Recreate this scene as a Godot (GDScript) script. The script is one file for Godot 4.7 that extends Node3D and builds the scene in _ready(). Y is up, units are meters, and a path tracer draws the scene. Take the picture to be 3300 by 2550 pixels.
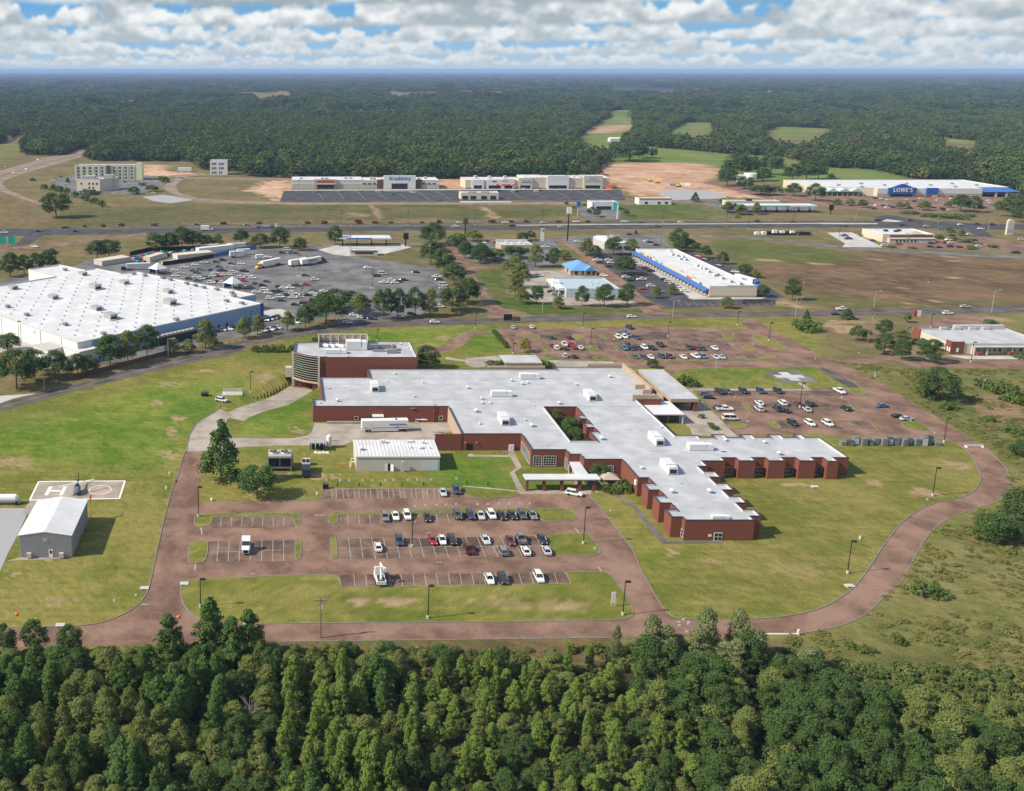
extends Node3D
# An aerial view of a brick hospital campus, shops, a highway and woods. Pixel positions in the lists below are
# turned into ground points: at() follows a pixel's ray to the ground (or to a given height).
const F := 3264.0
const CX := 907.0
const CY := 960.0
const P := 0.221657
const EYE := 118.0
var FR := {"f": [0, 0, .66182], "a": [0, 250, 2.184], "b": [900, 250, 1.98545], "c": [1900, 250, 1.56], "d": [0, 700, 2.42667], "e": [700, 700, 2.42667], "g": [1500, 700, 2.184], "h": [2400, 650, 2.42667], "i": [0, 1100, 2.184], "j": [900, 1050, 2.73], "k": [1500, 1000, 2.184], "l": [2200, 1150, 1.98545], "m": [0, 1500, 2.42667], "n": [600, 1350, 2.42667], "o": [1400, 1350, 1.98545], "p": [600, 1600, 1.56], "q": [2000, 1500, 1.68], "r": [0, 1900, 1.3236], "s": [1650, 1900, 1.3236], "t": [2000, 550, 3.36], "u": [2650, 550, 3.36], "v": [300, 720, 3.12], "w": [800, 900, 3.12], "x": [900, 540, 3.9709], "y": [1450, 540, 3.9709], "z": [900, 1060, 4.368]}
var M := {}
var counts := {}
var rng := RandomNumberGenerator.new()
var nz := FastNoiseLite.new()

func at(k: String, x: float, y: float, h := 0.0) -> Vector3:
	var fr = FR[k]
	var u: float = (fr[0] + x / fr[2] - CX) / F
	var v: float = (fr[1] + y / fr[2] - CY) / F
	var d := Vector3(u, -v * cos(P) - sin(P), -cos(P) + v * sin(P))
	return Vector3(0, EYE, 0) + d * ((h - EYE) / d.y)

func tall(b: Vector3, k: String, y: float) -> float:  # height of a thing that stands at b and reaches up to pixel row y
	var fr = FR[k]
	var v: float = (fr[1] + y / fr[2] - CY) / F
	return EYE + b.z * (v * cos(P) + sin(P)) / (cos(P) - v * sin(P))

func metres(b: Vector3, k: String, w: float) -> float:  # width in metres of w pixels at b
	return w / FR[k][2] / F * (sin(P) * (EYE - b.y) - cos(P) * b.z)

func pts(spec: Array, h := 0.0) -> PackedVector2Array:  # ["n", x, y, x, y, "p", x, y ...] -> ground points (x, z)
	var out := PackedVector2Array()
	var k := "f"
	var i := 0
	while i < spec.size():
		if spec[i] is String:
			k = spec[i]
			i += 1
			continue
		var q := at(k, spec[i], spec[i + 1], h)
		out.append(Vector2(q.x, q.z))
		i += 2
	return out

func rounded(p: PackedVector2Array, n := 2, closed := true) -> PackedVector2Array:  # corner cutting
	for it in n:
		var o := PackedVector2Array()
		var m := p.size()
		if not closed: o.append(p[0])
		for i in (m if closed else m - 1):
			var a := p[i]
			var b := p[(i + 1) % m]
			o.append(a.lerp(b, .25))
			o.append(a.lerp(b, .75))
		if not closed: o.append(p[m - 1])
		p = o
	return p

class MB:
	var v := PackedVector3Array()
	var n := PackedVector3Array()
	var uv := PackedVector2Array()
	var c := PackedColorArray()
	var ix := PackedInt32Array()
	var col := Color.WHITE
	var colored := false
	func quad(a: Vector3, b: Vector3, cc: Vector3, d: Vector3) -> void:  # counter-clockwise from outside
		var k := v.size()
		var nn := (b - a).cross(cc - a)
		if nn.length_squared() < 1e-12: nn = (cc - a).cross(d - a)
		nn = nn.normalized()
		for q in [a, b, cc, d]:
			v.append(q); n.append(nn)
			uv.append(Vector2(q.x, q.z) if absf(nn.y) > .7 else (Vector2(q.x, q.y) if absf(nn.z) > absf(nn.x) else Vector2(q.z, q.y)))
			if colored: c.append(col)
		ix.append_array(PackedInt32Array([k, k + 2, k + 1, k, k + 3, k + 2]))
	func tri(a: Vector3, b: Vector3, cc: Vector3) -> void:
		var k := v.size()
		var nn := (b - a).cross(cc - a).normalized()
		for q in [a, b, cc]:
			v.append(q); n.append(nn); uv.append(Vector2(q.x, q.z) if absf(nn.y) > .7 else Vector2(q.x + q.z, q.y))
			if colored: c.append(col)
		ix.append_array(PackedInt32Array([k, k + 2, k + 1]))
	func hexa(p: Array) -> void:  # bottom four then top four, counter-clockwise from above
		quad(p[3], p[2], p[1], p[0]); quad(p[4], p[5], p[6], p[7])
		for i in 4:
			var j := (i + 1) % 4
			quad(p[i], p[j], p[4 + j], p[4 + i])
	func box(a: Vector3, b: Vector3) -> void:
		hexa([Vector3(a.x, a.y, b.z), Vector3(b.x, a.y, b.z), Vector3(b.x, a.y, a.z), Vector3(a.x, a.y, a.z), Vector3(a.x, b.y, b.z), Vector3(b.x, b.y, b.z), Vector3(b.x, b.y, a.z), Vector3(a.x, b.y, a.z)])
	func frust(cx: float, cz: float, y0: float, y1: float, wx: float, wz: float, tx: float, tz: float, oz := 0.0) -> void:
		hexa([Vector3(cx - wx, y0, cz + wz), Vector3(cx + wx, y0, cz + wz), Vector3(cx + wx, y0, cz - wz), Vector3(cx - wx, y0, cz - wz), Vector3(cx - tx, y1, cz + oz + tz), Vector3(cx + tx, y1, cz + oz + tz), Vector3(cx + tx, y1, cz + oz - tz), Vector3(cx - tx, y1, cz + oz - tz)])
	func tube(a: Vector3, b: Vector3, r0: float, r1: float, seg := 8, caps := true) -> void:
		var d := (b - a).normalized()
		var s := d.cross(Vector3.UP if absf(d.y) < .9 else Vector3.RIGHT).normalized()
		var t := s.cross(d)
		for i in seg:
			var u0 := s * cos(TAU * i / seg) - t * sin(TAU * i / seg)
			var u1 := s * cos(TAU * (i + 1) / seg) - t * sin(TAU * (i + 1) / seg)
			quad(a + u0 * r0, a + u1 * r0, b + u1 * r1, b + u0 * r1)
			if caps:
				tri(b, b + u0 * r1, b + u1 * r1); tri(a, a + u1 * r0, a + u0 * r0)
	func flat(p: PackedVector2Array, y: float) -> void:
		var t := Geometry2D.triangulate_polygon(p)
		if t.is_empty():  # an outline that crosses itself: clean it first
			for q in Geometry2D.offset_polygon(p, .03):
				if Geometry2D.is_polygon_clockwise(q) or Geometry2D.triangulate_polygon(q).is_empty(): continue
				flat(q, y)
			return
		for i in range(0, t.size(), 3):
			var a := p[t[i]]
			var b := p[t[i + 1]]
			var d := p[t[i + 2]]
			if (b - a).cross(d - a) > 0:
				var e := b
				b = d
				d = e
			tri(Vector3(a.x, y, a.y), Vector3(b.x, y, b.y), Vector3(d.x, y, d.y))
	func side(p: PackedVector2Array, y0: float, y1: float, out := true) -> void:  # upright faces round a closed outline
		var cw := Geometry2D.is_polygon_clockwise(p)
		for i in p.size():
			var a := p[i]
			var b := p[(i + 1) % p.size()]
			if cw == out:
				var e := a
				a = b
				b = e
			quad(Vector3(a.x, y0, a.y), Vector3(b.x, y0, b.y), Vector3(b.x, y1, b.y), Vector3(a.x, y1, a.y))
	func ring(o: PackedVector2Array, q: PackedVector2Array, y: float) -> void:
		for i in o.size():
			var j := (i + 1) % o.size()
			var a := Vector3(o[i].x, y, o[i].y)
			var b := Vector3(o[j].x, y, o[j].y)
			var cc := Vector3(q[j].x, y, q[j].y)
			var d := Vector3(q[i].x, y, q[i].y)
			if (b - a).cross(cc - a).y > 0: quad(a, b, cc, d)
			else: quad(d, cc, b, a)
	func bar(p: PackedVector2Array, closed: bool, y0: float, y1: float, w: float) -> void:  # low wall or kerb along a line
		var m := p.size()
		var l := PackedVector2Array()
		var r := PackedVector2Array()
		for i in m:
			var d0 := (p[i] - p[(i - 1 + m) % m]).normalized() if closed or i > 0 else (p[1] - p[0]).normalized()
			var d1 := (p[(i + 1) % m] - p[i]).normalized() if closed or i < m - 1 else d0
			var t := (d0 + d1).normalized()
			var k := w * .5 / maxf(.5, t.dot(d1))
			l.append(p[i] + Vector2(-t.y, t.x) * k)
			r.append(p[i] - Vector2(-t.y, t.x) * k)
		for i in (m if closed else m - 1):
			var j := (i + 1) % m
			var a := Vector3(l[i].x, y0, l[i].y)
			var b := Vector3(l[j].x, y0, l[j].y)
			var e := Vector3(r[i].x, y0, r[i].y)
			var g := Vector3(r[j].x, y0, r[j].y)
			var u := Vector3(0, y1 - y0, 0)
			quad(a, b, b + u, a + u); quad(g, e, e + u, g + u); quad(a + u, b + u, g + u, e + u)
	func mesh() -> ArrayMesh:
		var arr := []
		arr.resize(Mesh.ARRAY_MAX)
		arr[Mesh.ARRAY_VERTEX] = v; arr[Mesh.ARRAY_NORMAL] = n; arr[Mesh.ARRAY_TEX_UV] = uv; arr[Mesh.ARRAY_INDEX] = ix
		if colored: arr[Mesh.ARRAY_COLOR] = c
		var am := ArrayMesh.new()
		am.add_surface_from_arrays(Mesh.PRIMITIVE_TRIANGLES, arr)
		return am

func numbered(s: String) -> String:
	var k: int = counts.get(s, 0)
	counts[s] = k + 1
	return s if k == 0 else "%s_%03d" % [s, k]

func tag(o: Node, label := "", category := "", group := "", kind := "") -> void:
	if label: o.set_meta("label", label)
	if category: o.set_meta("category", category)
	if group: o.set_meta("group", group)
	if kind: o.set_meta("kind", kind)

func thing(called: String, label: String, category: String, where := Vector3.ZERO, turn := 0.0, group := "") -> Node3D:
	var o := Node3D.new()
	o.name = numbered(called)
	add_child(o)
	o.position = where
	o.rotation.y = turn
	tag(o, label, category, group)
	return o

func part(parent: Node, called: String, m: Mesh, mat: Material) -> MeshInstance3D:
	var o := MeshInstance3D.new()
	o.name = called if parent != self else numbered(called)
	o.mesh = m
	o.material_override = mat
	parent.add_child(o, true)
	return o

func ground_piece(called: String, m: Mesh, mat: Material) -> MeshInstance3D:
	var o := part(self, called, m, mat)
	tag(o, "", "", "", "structure")
	return o

func bpart(parent: Node, called: String, a: Vector3, b: Vector3, mat: Material) -> MeshInstance3D:
	var s := MB.new()
	s.box(a, b)
	return part(parent, called, s.mesh(), mat)

func srgb(r: float, g: float, b: float, a := 1.0) -> Color:
	var c := Color(r, g, b).linear_to_srgb()
	c.a = a
	return c

func mat(key: String, r: float, g: float, b: float, rough := .8, metal := 0.0, spec := .35) -> StandardMaterial3D:
	var m := StandardMaterial3D.new()
	m.resource_name = key
	m.albedo_color = srgb(r, g, b)
	m.roughness = rough
	m.metallic = metal
	m.metallic_specular = spec
	M[key] = m
	return m

func grain(freq: float, lo: float, hi: float, oct := 5, size := 512, sd := 1) -> NoiseTexture2D:
	var t := NoiseTexture2D.new()
	var f := FastNoiseLite.new()
	f.seed = sd
	f.frequency = freq
	f.fractal_octaves = oct
	f.fractal_gain = .62
	t.noise = f
	t.width = size
	t.height = size
	t.seamless = true
	var gr := Gradient.new()
	gr.set_color(0, Color(lo, lo, lo))
	gr.set_color(1, Color(hi, hi, hi))
	t.color_ramp = gr
	return t

func tri_map(m: StandardMaterial3D, t: Texture2D, tile: float) -> void:
	m.albedo_texture = t
	m.uv1_triplanar = true
	m.uv1_world_triplanar = true
	m.uv1_scale = Vector3.ONE / tile

func paving(key: String, a: Color, b: Color, crack: Color, cracks: float, tile: float, sd: int) -> void:
	# worn paving: tone patches, fine aggregate and a net of sealed or open cracks; UV in metres
	var n := 512
	var f := FastNoiseLite.new()
	f.seed = sd
	f.frequency = .006
	f.fractal_octaves = 6
	f.fractal_gain = .65
	var g := FastNoiseLite.new()
	g.seed = sd + 7
	g.noise_type = FastNoiseLite.TYPE_CELLULAR
	g.cellular_return_type = FastNoiseLite.RETURN_DISTANCE2_SUB
	g.frequency = .018
	g.domain_warp_enabled = true
	g.domain_warp_amplitude = 24.0
	g.domain_warp_frequency = .02
	var i1 := f.get_seamless_image(n, n)
	var i2 := g.get_seamless_image(n, n)
	var d1 := i1.get_data()
	var d2 := i2.get_data()
	var out := PackedByteArray()
	out.resize(n * n * 3)
	var lr := PackedInt32Array()
	var lg := PackedInt32Array()
	var lb := PackedInt32Array()
	var cs := crack.linear_to_srgb()
	for k in 256:
		var c := a.lerp(b, clampf((k / 255.0 - .5) * 1.9 + .5, 0, 1)).linear_to_srgb()
		var d := c.lerp(cs, cracks)
		for e in [c, d]:
			lr.append(int(e.r * 255)); lg.append(int(e.g * 255)); lb.append(int(e.b * 255))
	var r := RandomNumberGenerator.new()
	r.seed = sd
	var jit := PackedInt32Array()
	for k in 1009: jit.append(r.randi_range(-7, 7))
	for k in n * n:
		var q := d1[k] * 2 + (1 if d2[k] < 9 and d1[k] > 95 else 0)
		var j := jit[k % 1009]
		out[k * 3] = clampi(lr[q] + j, 0, 255)
		out[k * 3 + 1] = clampi(lg[q] + j, 0, 255)
		out[k * 3 + 2] = clampi(lb[q] + j, 0, 255)
	var m := mat(key, 1, 1, 1, .93, 0, .25)
	m.albedo_texture = ImageTexture.create_from_image(Image.create_from_data(n, n, false, Image.FORMAT_RGB8, out))
	m.uv1_scale = Vector3(1 / tile, 1 / tile, 1)

func materials() -> void:
	paving("red_asphalt", Color(.12, .074, .054), Color(.23, .146, .109), Color(.3, .205, .15), .6, 58, 3)
	paving("bay_asphalt", Color(.074, .052, .042), Color(.19, .124, .095), Color(.31, .205, .142), .8, 41, 5)
	paving("grey_asphalt", Color(.095, .094, .098), Color(.17, .166, .168), Color(.07, .066, .066), .5, 66, 8)
	paving("road_asphalt", Color(.062, .056, .052), Color(.115, .103, .096), Color(.045, .042, .041), .6, 47, 11)
	paving("black_asphalt", Color(.046, .046, .052), Color(.078, .078, .086), Color(.03, .03, .033), .4, 53, 13)
	paving("tan_road", Color(.17, .128, .1), Color(.25, .195, .155), Color(.13, .1, .08), .5, 61, 29)
	paving("concrete", Color(.23, .2, .168), Color(.34, .3, .258), Color(.14, .12, .105), .6, 37, 17)
	paving("pale_concrete", Color(.35, .34, .325), Color(.45, .44, .42), Color(.24, .225, .21), .5, 43, 19)
	paving("dirt", Color(.42, .25, .15), Color(.62, .43, .29), Color(.5, .33, .2), .2, 71, 23)
	mat("kerb", .26, .24, .21, .9)
	tri_map(M.kerb, grain(.02, .72, 1.0), 9)
	mat("line_white", .52, .49, .455, .88)
	tri_map(M.line_white, grain(.02, .62, 1.0, 6, 512, 4), 7)
	mat("pad_white", .74, .74, .72, .8)
	mat("tower_glass", .008, .016, .016, .3, 0, .18)
	mat("line_faded", .27, .21, .17, .9)
	mat("line_orange", .7, .47, .36, .85)
	mat("line_yellow", .5, .38, .1, .85)
	mat("brick", .235, .082, .056, .9)
	tri_map(M.brick, grain(.03, .74, 1.0, 6), 5)
	mat("roof_white", .44, .455, .485, .7)
	tri_map(M.roof_white, grain(.006, .84, 1.0, 7), 34)
	mat("roof_bright", .6, .61, .63, .6)
	tri_map(M.roof_bright, grain(.006, .86, 1.0, 7, 512, 3), 41)
	mat("coping", .05, .045, .055, .6)
	mat("beige", .44, .34, .27, .9)
	tri_map(M.beige, grain(.02, .82, 1.0), 8)
	mat("cream", .5, .45, .375, .85)
	mat("tan_wall", .5, .44, .36, .85)
	mat("white_paint", .62, .62, .61, .6)
	mat("white_metal", .56, .575, .6, .4)
	mat("grey_metal", .36, .37, .38, .5, .3)
	mat("light_grey", .42, .4, .375, .75)
	mat("dark_metal", .03, .03, .033, .5, .2)
	mat("black", .012, .012, .013, .6)
	mat("steel", .28, .29, .3, .4, .6)
	mat("rust", .22, .07, .045, .8)
	mat("glass_dark", .012, .02, .022, .08, 0, .6)
	mat("glass_green", .012, .045, .04, .1, 0, .6)
	mat("green_sign", .02, .3, .22, .5)
	mat("teal", .05, .42, .4, .6)
	mat("blue_wall", .21, .32, .5, .8)
	mat("blue_deep", .02, .09, .36, .6)
	mat("blue_roof", .12, .27, .52, .5)
	mat("blue_bright", .035, .12, .38, .5)
	mat("red_paint", .42, .03, .02, .5)
	mat("orange", .75, .13, .03, .6)
	mat("yellow", .75, .55, .05, .6)
	mat("truck_yellow", .75, .4, .03, .4)
	mat("brown", .1, .06, .04, .8)
	mat("wood_pole", .16, .13, .105, .9)
	mat("bark", .1, .075, .055, .95)
	mat("tyre", .015, .015, .016, .85)
	mat("rim", .35, .35, .36, .4, .6)
	mat("gravel", .36, .365, .38, .95)
	tri_map(M.gravel, grain(.03, .8, 1.0, 6), 6)
	mat("stone", .36, .3, .25, .9)
	var g := mat("roof_teal", .42, .5, .5, .5)
	g.metallic = .1
	for k in [["w", .62, .62, .61], ["k", .014, .014, .016], ["d", .055, .058, .063], ["g", .15, .155, .16], ["s", .4, .42, .44], ["r", .3, .012, .015], ["m", .1, .012, .02], ["b", .05, .12, .26], ["n", .015, .03, .075], ["t", .3, .26, .2]]:
		var c := mat("paint_" + k[0], k[1], k[2], k[3], .35, 0, .5)
		c.clearcoat_enabled = true
		c.clearcoat = .6
		c.clearcoat_roughness = .12

# ---------------------------------------------------------------- camera, sky, sun
const BASES := [.15, .7, 1.35, 2.15, 3.2, 4.9, 8.0, 13.0, 21.0, 34.0]
var live := []

func deep(b: float) -> float:  # how tall, in degrees, clouds with their base at elevation b look
	return .62 * b + .42

func sky_color(az: float, el: float) -> Color:
	var up := clampf(el / 60.0, 0, 1)
	var c := Color(.72, .79, .84).lerp(Color(.43, .67, .84), clampf(el / 4.0, 0, 1)).lerp(Color(.22, .46, .74), sqrt(up))
	for k in live:
		var b: float = BASES[k]
		var t := deep(b)
		var l := 3.2 + b * 3.4
		var ca := cos(deg_to_rad(az)) * 57.3 / l
		var sa := sin(deg_to_rad(az)) * 57.3 / l
		var d := nz.get_noise_3d(ca * 52, sa * 52, k * 71.0)
		var e := nz.get_noise_3d(ca * 150, sa * 150, k * 31.0 + el / t * 34.0)
		var e2 := nz.get_noise_3d(ca * 150 - 5, sa * 150, k * 31.0 + el / t * 34.0 + 9.0)
		var g := nz.get_noise_3d(ca * 520, sa * 520, k * 13.0 + el / t * 110.0)
		var h := t * clampf((d + .66) * 1.7, 0, 1.5) * (1.0 + .95 * e + .3 * g)
		var lo := b + t * (.1 * e + .05 * g)
		var a := smoothstep(0, .2 * t, el - lo) * smoothstep(0, .2 * t, b + h - el)
		if a <= 0: continue
		var s := clampf((el - b) / maxf(h, .01), 0, 1)
		var w := clampf(s * .85 + .1 + (e - e2) * 1.3 + e * .35 + g * .4, 0, 1)
		var cc := Color(.6, .645, .675).lerp(Color(.94, .94, .932), w)
		cc = cc.lerp(Color(.76, .805, .84), clampf(.75 - b * .25, 0, .65))
		c = c.lerp(cc, a)
	return c

func strip_of_sky(w: int, rows: int, el_top: float, el_bottom: float) -> Image:
	var im := Image.create(w, rows, false, Image.FORMAT_RGB8)
	for y in rows:
		var el := lerpf(el_top, el_bottom, (y + .5) / rows)
		live = range(BASES.size()).filter(func(k): return el > BASES[k] - .3 * deep(BASES[k]) and el < BASES[k] + 2.4 * deep(BASES[k]))
		for x in w:
			im.set_pixel(x, y, sky_color(((x + .5) / w - .5) * 360.0, el))
	return im

func world() -> void:
	var cam := Camera3D.new()
	cam.name = "camera"
	add_child(cam)
	cam.position = Vector3(0, EYE, 0)
	cam.rotation.x = -P
	cam.projection = Camera3D.PROJECTION_FRUSTUM
	cam.near = 1.0
	cam.far = 90000.0
	cam.size = 2550.0 / F
	cam.frustum_offset = Vector2((1650.0 - CX) / F, -(1275.0 - CY) / F)
	cam.current = true
	nz.seed = 12
	nz.frequency = .02
	nz.fractal_octaves = 4
	nz.fractal_gain = .55
	var w := 4096
	var im := Image.create(w, 2048, false, Image.FORMAT_RGB8)
	im.fill(Color(.6, .68, .74))
	var low := strip_of_sky(w, 64, 5.625, 0.0)
	var mid := strip_of_sky(1024, 96, 14.0625, 5.625)
	mid.resize(w, 96, Image.INTERPOLATE_BILINEAR)
	var high := strip_of_sky(512, 108, 90.0, 14.0625)
	high.resize(w, 864, Image.INTERPOLATE_BILINEAR)
	im.blit_rect(high, Rect2i(0, 0, w, 864), Vector2i(0, 0))
	im.blit_rect(mid, Rect2i(0, 0, w, 96), Vector2i(0, 864))
	im.blit_rect(low, Rect2i(0, 0, w, 64), Vector2i(0, 960))
	var sm := PanoramaSkyMaterial.new()
	sm.panorama = ImageTexture.create_from_image(im)
	var sky := Sky.new()
	sky.sky_material = sm
	var env := Environment.new()
	env.background_mode = Environment.BG_SKY
	env.sky = sky
	env.background_energy_multiplier = .8
	env.tonemap_mode = Environment.TONE_MAPPER_LINEAR
	env.tonemap_exposure = 1.45
	env.fog_enabled = true
	env.fog_density = .000055
	env.fog_light_color = Color(.64, .76, .95)
	env.sdfgi_enabled = true
	env.ssao_enabled = true
	env.ssil_enabled = true
	var we := WorldEnvironment.new()
	we.name = "world_environment"
	we.environment = env
	add_child(we)
	var sun := DirectionalLight3D.new()
	sun.name = "sun"
	add_child(sun)
	sun.look_at_from_position(Vector3.ZERO, Vector3(9.6, -8.0, -2.1))
	sun.light_energy = 1.6
	sun.light_color = Color(1, .955, .88)
	sun.light_angular_distance = .5
	sun.shadow_enabled = true

# ---------------------------------------------------------------- ground
var zones := []
var bare := []

func pit(x: float, z: float) -> float:  # the sunken service court beside the tower
	var p := Vector2(x, z)
	var a := Vector2(-17, -333)
	var b := Vector2(5, -374)
	var ab := b - a
	var t := clampf((p - a).dot(ab) / ab.length_squared(), 0, 1.25)
	var d := (p - (a + ab * minf(t, 1.25))).length()
	return -4.4 * smoothstep(.05, .95, t) * (1.0 - smoothstep(6.5, 10.5, d))

func hill(x: float, z: float) -> float:  # low ridges under the far woods
	return (nz.get_noise_2d(x * .11 + 40, z * .11) * 34.0 + 4.0) * smoothstep(1900, 3000, -z) if z < -1900 else 0.0

func zone(spec: Array, a: Color, b: Color, soft := 2.0) -> void:
	var p := pts(spec)
	var r := Rect2(p[0], Vector2.ZERO)
	for q in p: r = r.expand(q)
	zones.append([p, r.grow(soft * 2), a, b, soft])

var cells := {}

func near_by(x: float, z: float) -> Array:  # zones and bare spots that reach into a 40 m cell
	var key := Vector2i(floori(x / 40.0), floori(z / 40.0))
	if not cells.has(key):
		var r := Rect2(Vector2(key) * 40.0, Vector2(40, 40)).grow(12)
		var bs := []
		for e in bare:
			if Rect2(e[0].x - e[1] * 1.5, e[0].z - e[2] * 1.5, e[1] * 3, e[2] * 3).intersects(r): bs.append(e)
		cells[key] = [zones.filter(func(zo): return zo[1].intersects(r)), bs]
	return cells[key]

func ground_color(x: float, z: float) -> Color:
	var near := near_by(x, z)
	var n1 := nz.get_noise_2d(x * .9, z * .9)
	var n2 := nz.get_noise_2d(x * 5.0 + 900, z * 5.0)
	var n3 := nz.get_noise_2d(x * 22.0, z * 22.0 + 500)
	var a := Color(.155, .14, .06)
	var b := Color(.23, .18, .095)
	for zo in near[0]:
		var s: float = zo[4]
		var q := Vector2(x + n2 * s * 4.0, z + n3 * s * 3.0)
		if zo[1].has_point(q) and Geometry2D.is_point_in_polygon(q, zo[0]):
			a = zo[2]
			b = zo[3]
	var t := clampf(.5 + n1 * 1.1 + n2 * .9 + n3 * .35, 0, 1)
	var c := a.lerp(b, t)
	for e in near[1]:
		var dx: float = (x - e[0].x) / e[1]
		var dz: float = (z - e[0].z) / e[2]
		var r: float = dx * dx + dz * dz
		if r < 2.0:
			var k: float = clampf((1.1 - r + n2 * 1.3 + n3 * 1.3) * 1.5, 0, 1) * e[3]
			c = c.lerp(e[4], k)
	var n4 := nz.get_noise_2d(x * 1.6 + 70, z * 26.0)  # mowing lines and tracks run across the lawns
	return c * (1.0 + n3 * .3 + n4 * .22)

func patch_of_ground(x0: float, x1: float, z0: float, z1: float, step: float, s: MB, y := 0.0) -> void:
	var nx := maxi(1, int(ceil((x1 - x0) / step)))
	var nzz := maxi(1, int(ceil((z1 - z0) / step)))
	var base := s.v.size()
	for j in nzz + 1:
		for i in nx + 1:
			var x := lerpf(x0, x1, float(i) / nx)
			var z := lerpf(z0, z1, float(j) / nzz)
			s.v.append(Vector3(x, y + pit(x, z) + hill(x, z), z))
			s.n.append(Vector3.UP)
			s.uv.append(Vector2(x, z))
			s.c.append(ground_color(x, z))
	for j in nzz:
		for i in nx:
			var k := base + j * (nx + 1) + i
			s.ix.append_array(PackedInt32Array([k, k + 1, k + nx + 2, k, k + nx + 2, k + nx + 1]))

func ground() -> void:
	var lawn1 := Color(.15, .172, .034)
	var lawn2 := Color(.25, .228, .066)
	var vivid1 := Color(.105, .18, .024)
	var vivid2 := Color(.215, .25, .05)
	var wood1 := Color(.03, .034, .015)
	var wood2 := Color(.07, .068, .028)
	var tan_soil := Color(.42, .29, .19)
	# the campus lawns
	zone(["i", -400, 600, 0, 494, 870, 265, 1850, 45, "e", 640, 930, 1200, 868, 2184, 838, "h", 0, 905, 540, 893, 650, 1230, "l", 1050, 60, 1940, 580, 2090, 790, "q", 2075, 180, 1560, 560, 1250, 850, 905, 918, "s", 0, 205, "r", 0, 250, -300, 270], lawn1, lawn2)
	zone(["i", -300, 640, 300, 560, 700, 420, 1200, 280, 1750, 250, 1600, 400, 1500, 520, 1330, 640, 1280, 780, 1150, 860, 900, 900, 300, 860, -200, 760], vivid1, vivid2, 5.0)
	zone(["i", 1640, 660, 1700, 540, 2000, 430, 2184, 360, "j", 290, 640, 290, 860, 240, 930, 0, 980], vivid1, vivid2)
	zone(["o", 0, 250, 500, 240, 560, 400, 520, 460, 200, 440, 0, 420], vivid1, vivid2.lerp(lawn1, .4))
	zone(["o", 560, 260, 860, 320, 860, 460, 560, 460], vivid1, lawn1)
	zone(["l", 0, 70, 840, 62, 1080, 190, 960, 195, 0, 205], lawn1.lerp(vivid1, .5), lawn2)
	zone(["l", 250, 800, 1000, 790, 1300, 560, 1760, 570, 1900, 740, 1850, 860, 1500, 930, "q", 1300, 600, 900, 790, 300, 800, 250, 560, 730, 430], Color(.155, .165, .036), Color(.25, .22, .072))
	zone(["k", 0, 140, 200, 140, 300, 260, 0, 320], vivid1, vivid2)
	zone(["e", 950, 905, 2184, 850, 1900, 900, 1800, 1000, 1500, 1010, 1000, 950], vivid1, vivid2)
	# rough grass beyond the loop road
	zone(["q", 905, 925, 1250, 858, 1560, 570, 1700, 345, 2080, 185, 2115, 0, "l", 1950, 570, 1500, 305, 1050, 55, "h", 650, 1230, 1300, 1300, 2400, 1310, "f", 2700, 900, 2700, 1420, 2184, 1420, 1600, 1390], Color(.125, .145, .042), Color(.22, .2, .078), 3.0)
	zone(["l", 1750, 250, 2300, 250, 2300, 500, 1950, 430], Color(.2, .15, .075), Color(.29, .2, .12), 3.0)
	# woodland floor below the bottom road
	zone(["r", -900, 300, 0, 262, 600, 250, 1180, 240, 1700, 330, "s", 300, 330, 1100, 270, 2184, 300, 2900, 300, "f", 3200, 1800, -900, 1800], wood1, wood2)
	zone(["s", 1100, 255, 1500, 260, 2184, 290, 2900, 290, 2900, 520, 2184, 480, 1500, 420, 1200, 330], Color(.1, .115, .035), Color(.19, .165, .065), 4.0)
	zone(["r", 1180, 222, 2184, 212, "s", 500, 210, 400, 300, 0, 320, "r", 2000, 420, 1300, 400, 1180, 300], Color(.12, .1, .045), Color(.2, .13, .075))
	# fields, verges and pastures
	zone(["h", -200, 300, 0, 305, 750, 370, 1000, 395, 2400, 450, 2500, 830, 700, 850, 300, 740, 100, 600], Color(.125, .085, .05), Color(.215, .145, .085), 6.0)
	zone(["h", -300, 290, 0, 305, 500, 350, 900, 420, 800, 470, 400, 475, 100, 480, 0, 600, -100, 500], Color(.1, .13, .035), Color(.15, .15, .055), 5.0)
	zone(["h", 80, 600, 310, 740, 700, 840, 1300, 830, 2400, 800, 2400, 770, 1300, 790, 700, 750], Color(.11, .125, .04), Color(.18, .15, .07), 5.0)
	zone(["b", -1400, 830, 0, 815, 580, 815, 1260, 815, 1900, 820, 1900, 890, 1400, 905, 0, 915, -1400, 960], Color(.1, .115, .04), Color(.165, .14, .065), 5.0)
	zone(["t", -200, 370, 700, 355, 1000, 430, 1120, 480, 900, 520, 0, 540], Color(.09, .135, .03), Color(.15, .15, .055), 4.0)
	zone(["c", 40, 440, 90, 430, 150, 350, 280, 345, 660, 380, 960, 395, 1200, 450, 1450, 462, 1620, 505, 1600, 560, 900, 530, 640, 490, 640, 460, 540, 440], Color(.13, .2, .045), Color(.2, .235, .07), 8.0)
	zone(["c", 20, 470, 45, 440, 150, 430, 540, 432, 660, 462, 640, 500, 570, 525, 700, 560, 920, 612, 700, 600, 400, 615, 250, 600, 150, 555, 40, 500], Color(.43, .25, .15), Color(.62, .42, .29), 6.0)
	zone(["c", -100, 300, 100, 195, 215, 190, 400, 265, 520, 222, 625, 235, 610, 275, 300, 300, 200, 330, 90, 430, 0, 350], Color(.14, .2, .05), Color(.22, .24, .08), 8.0)
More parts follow.
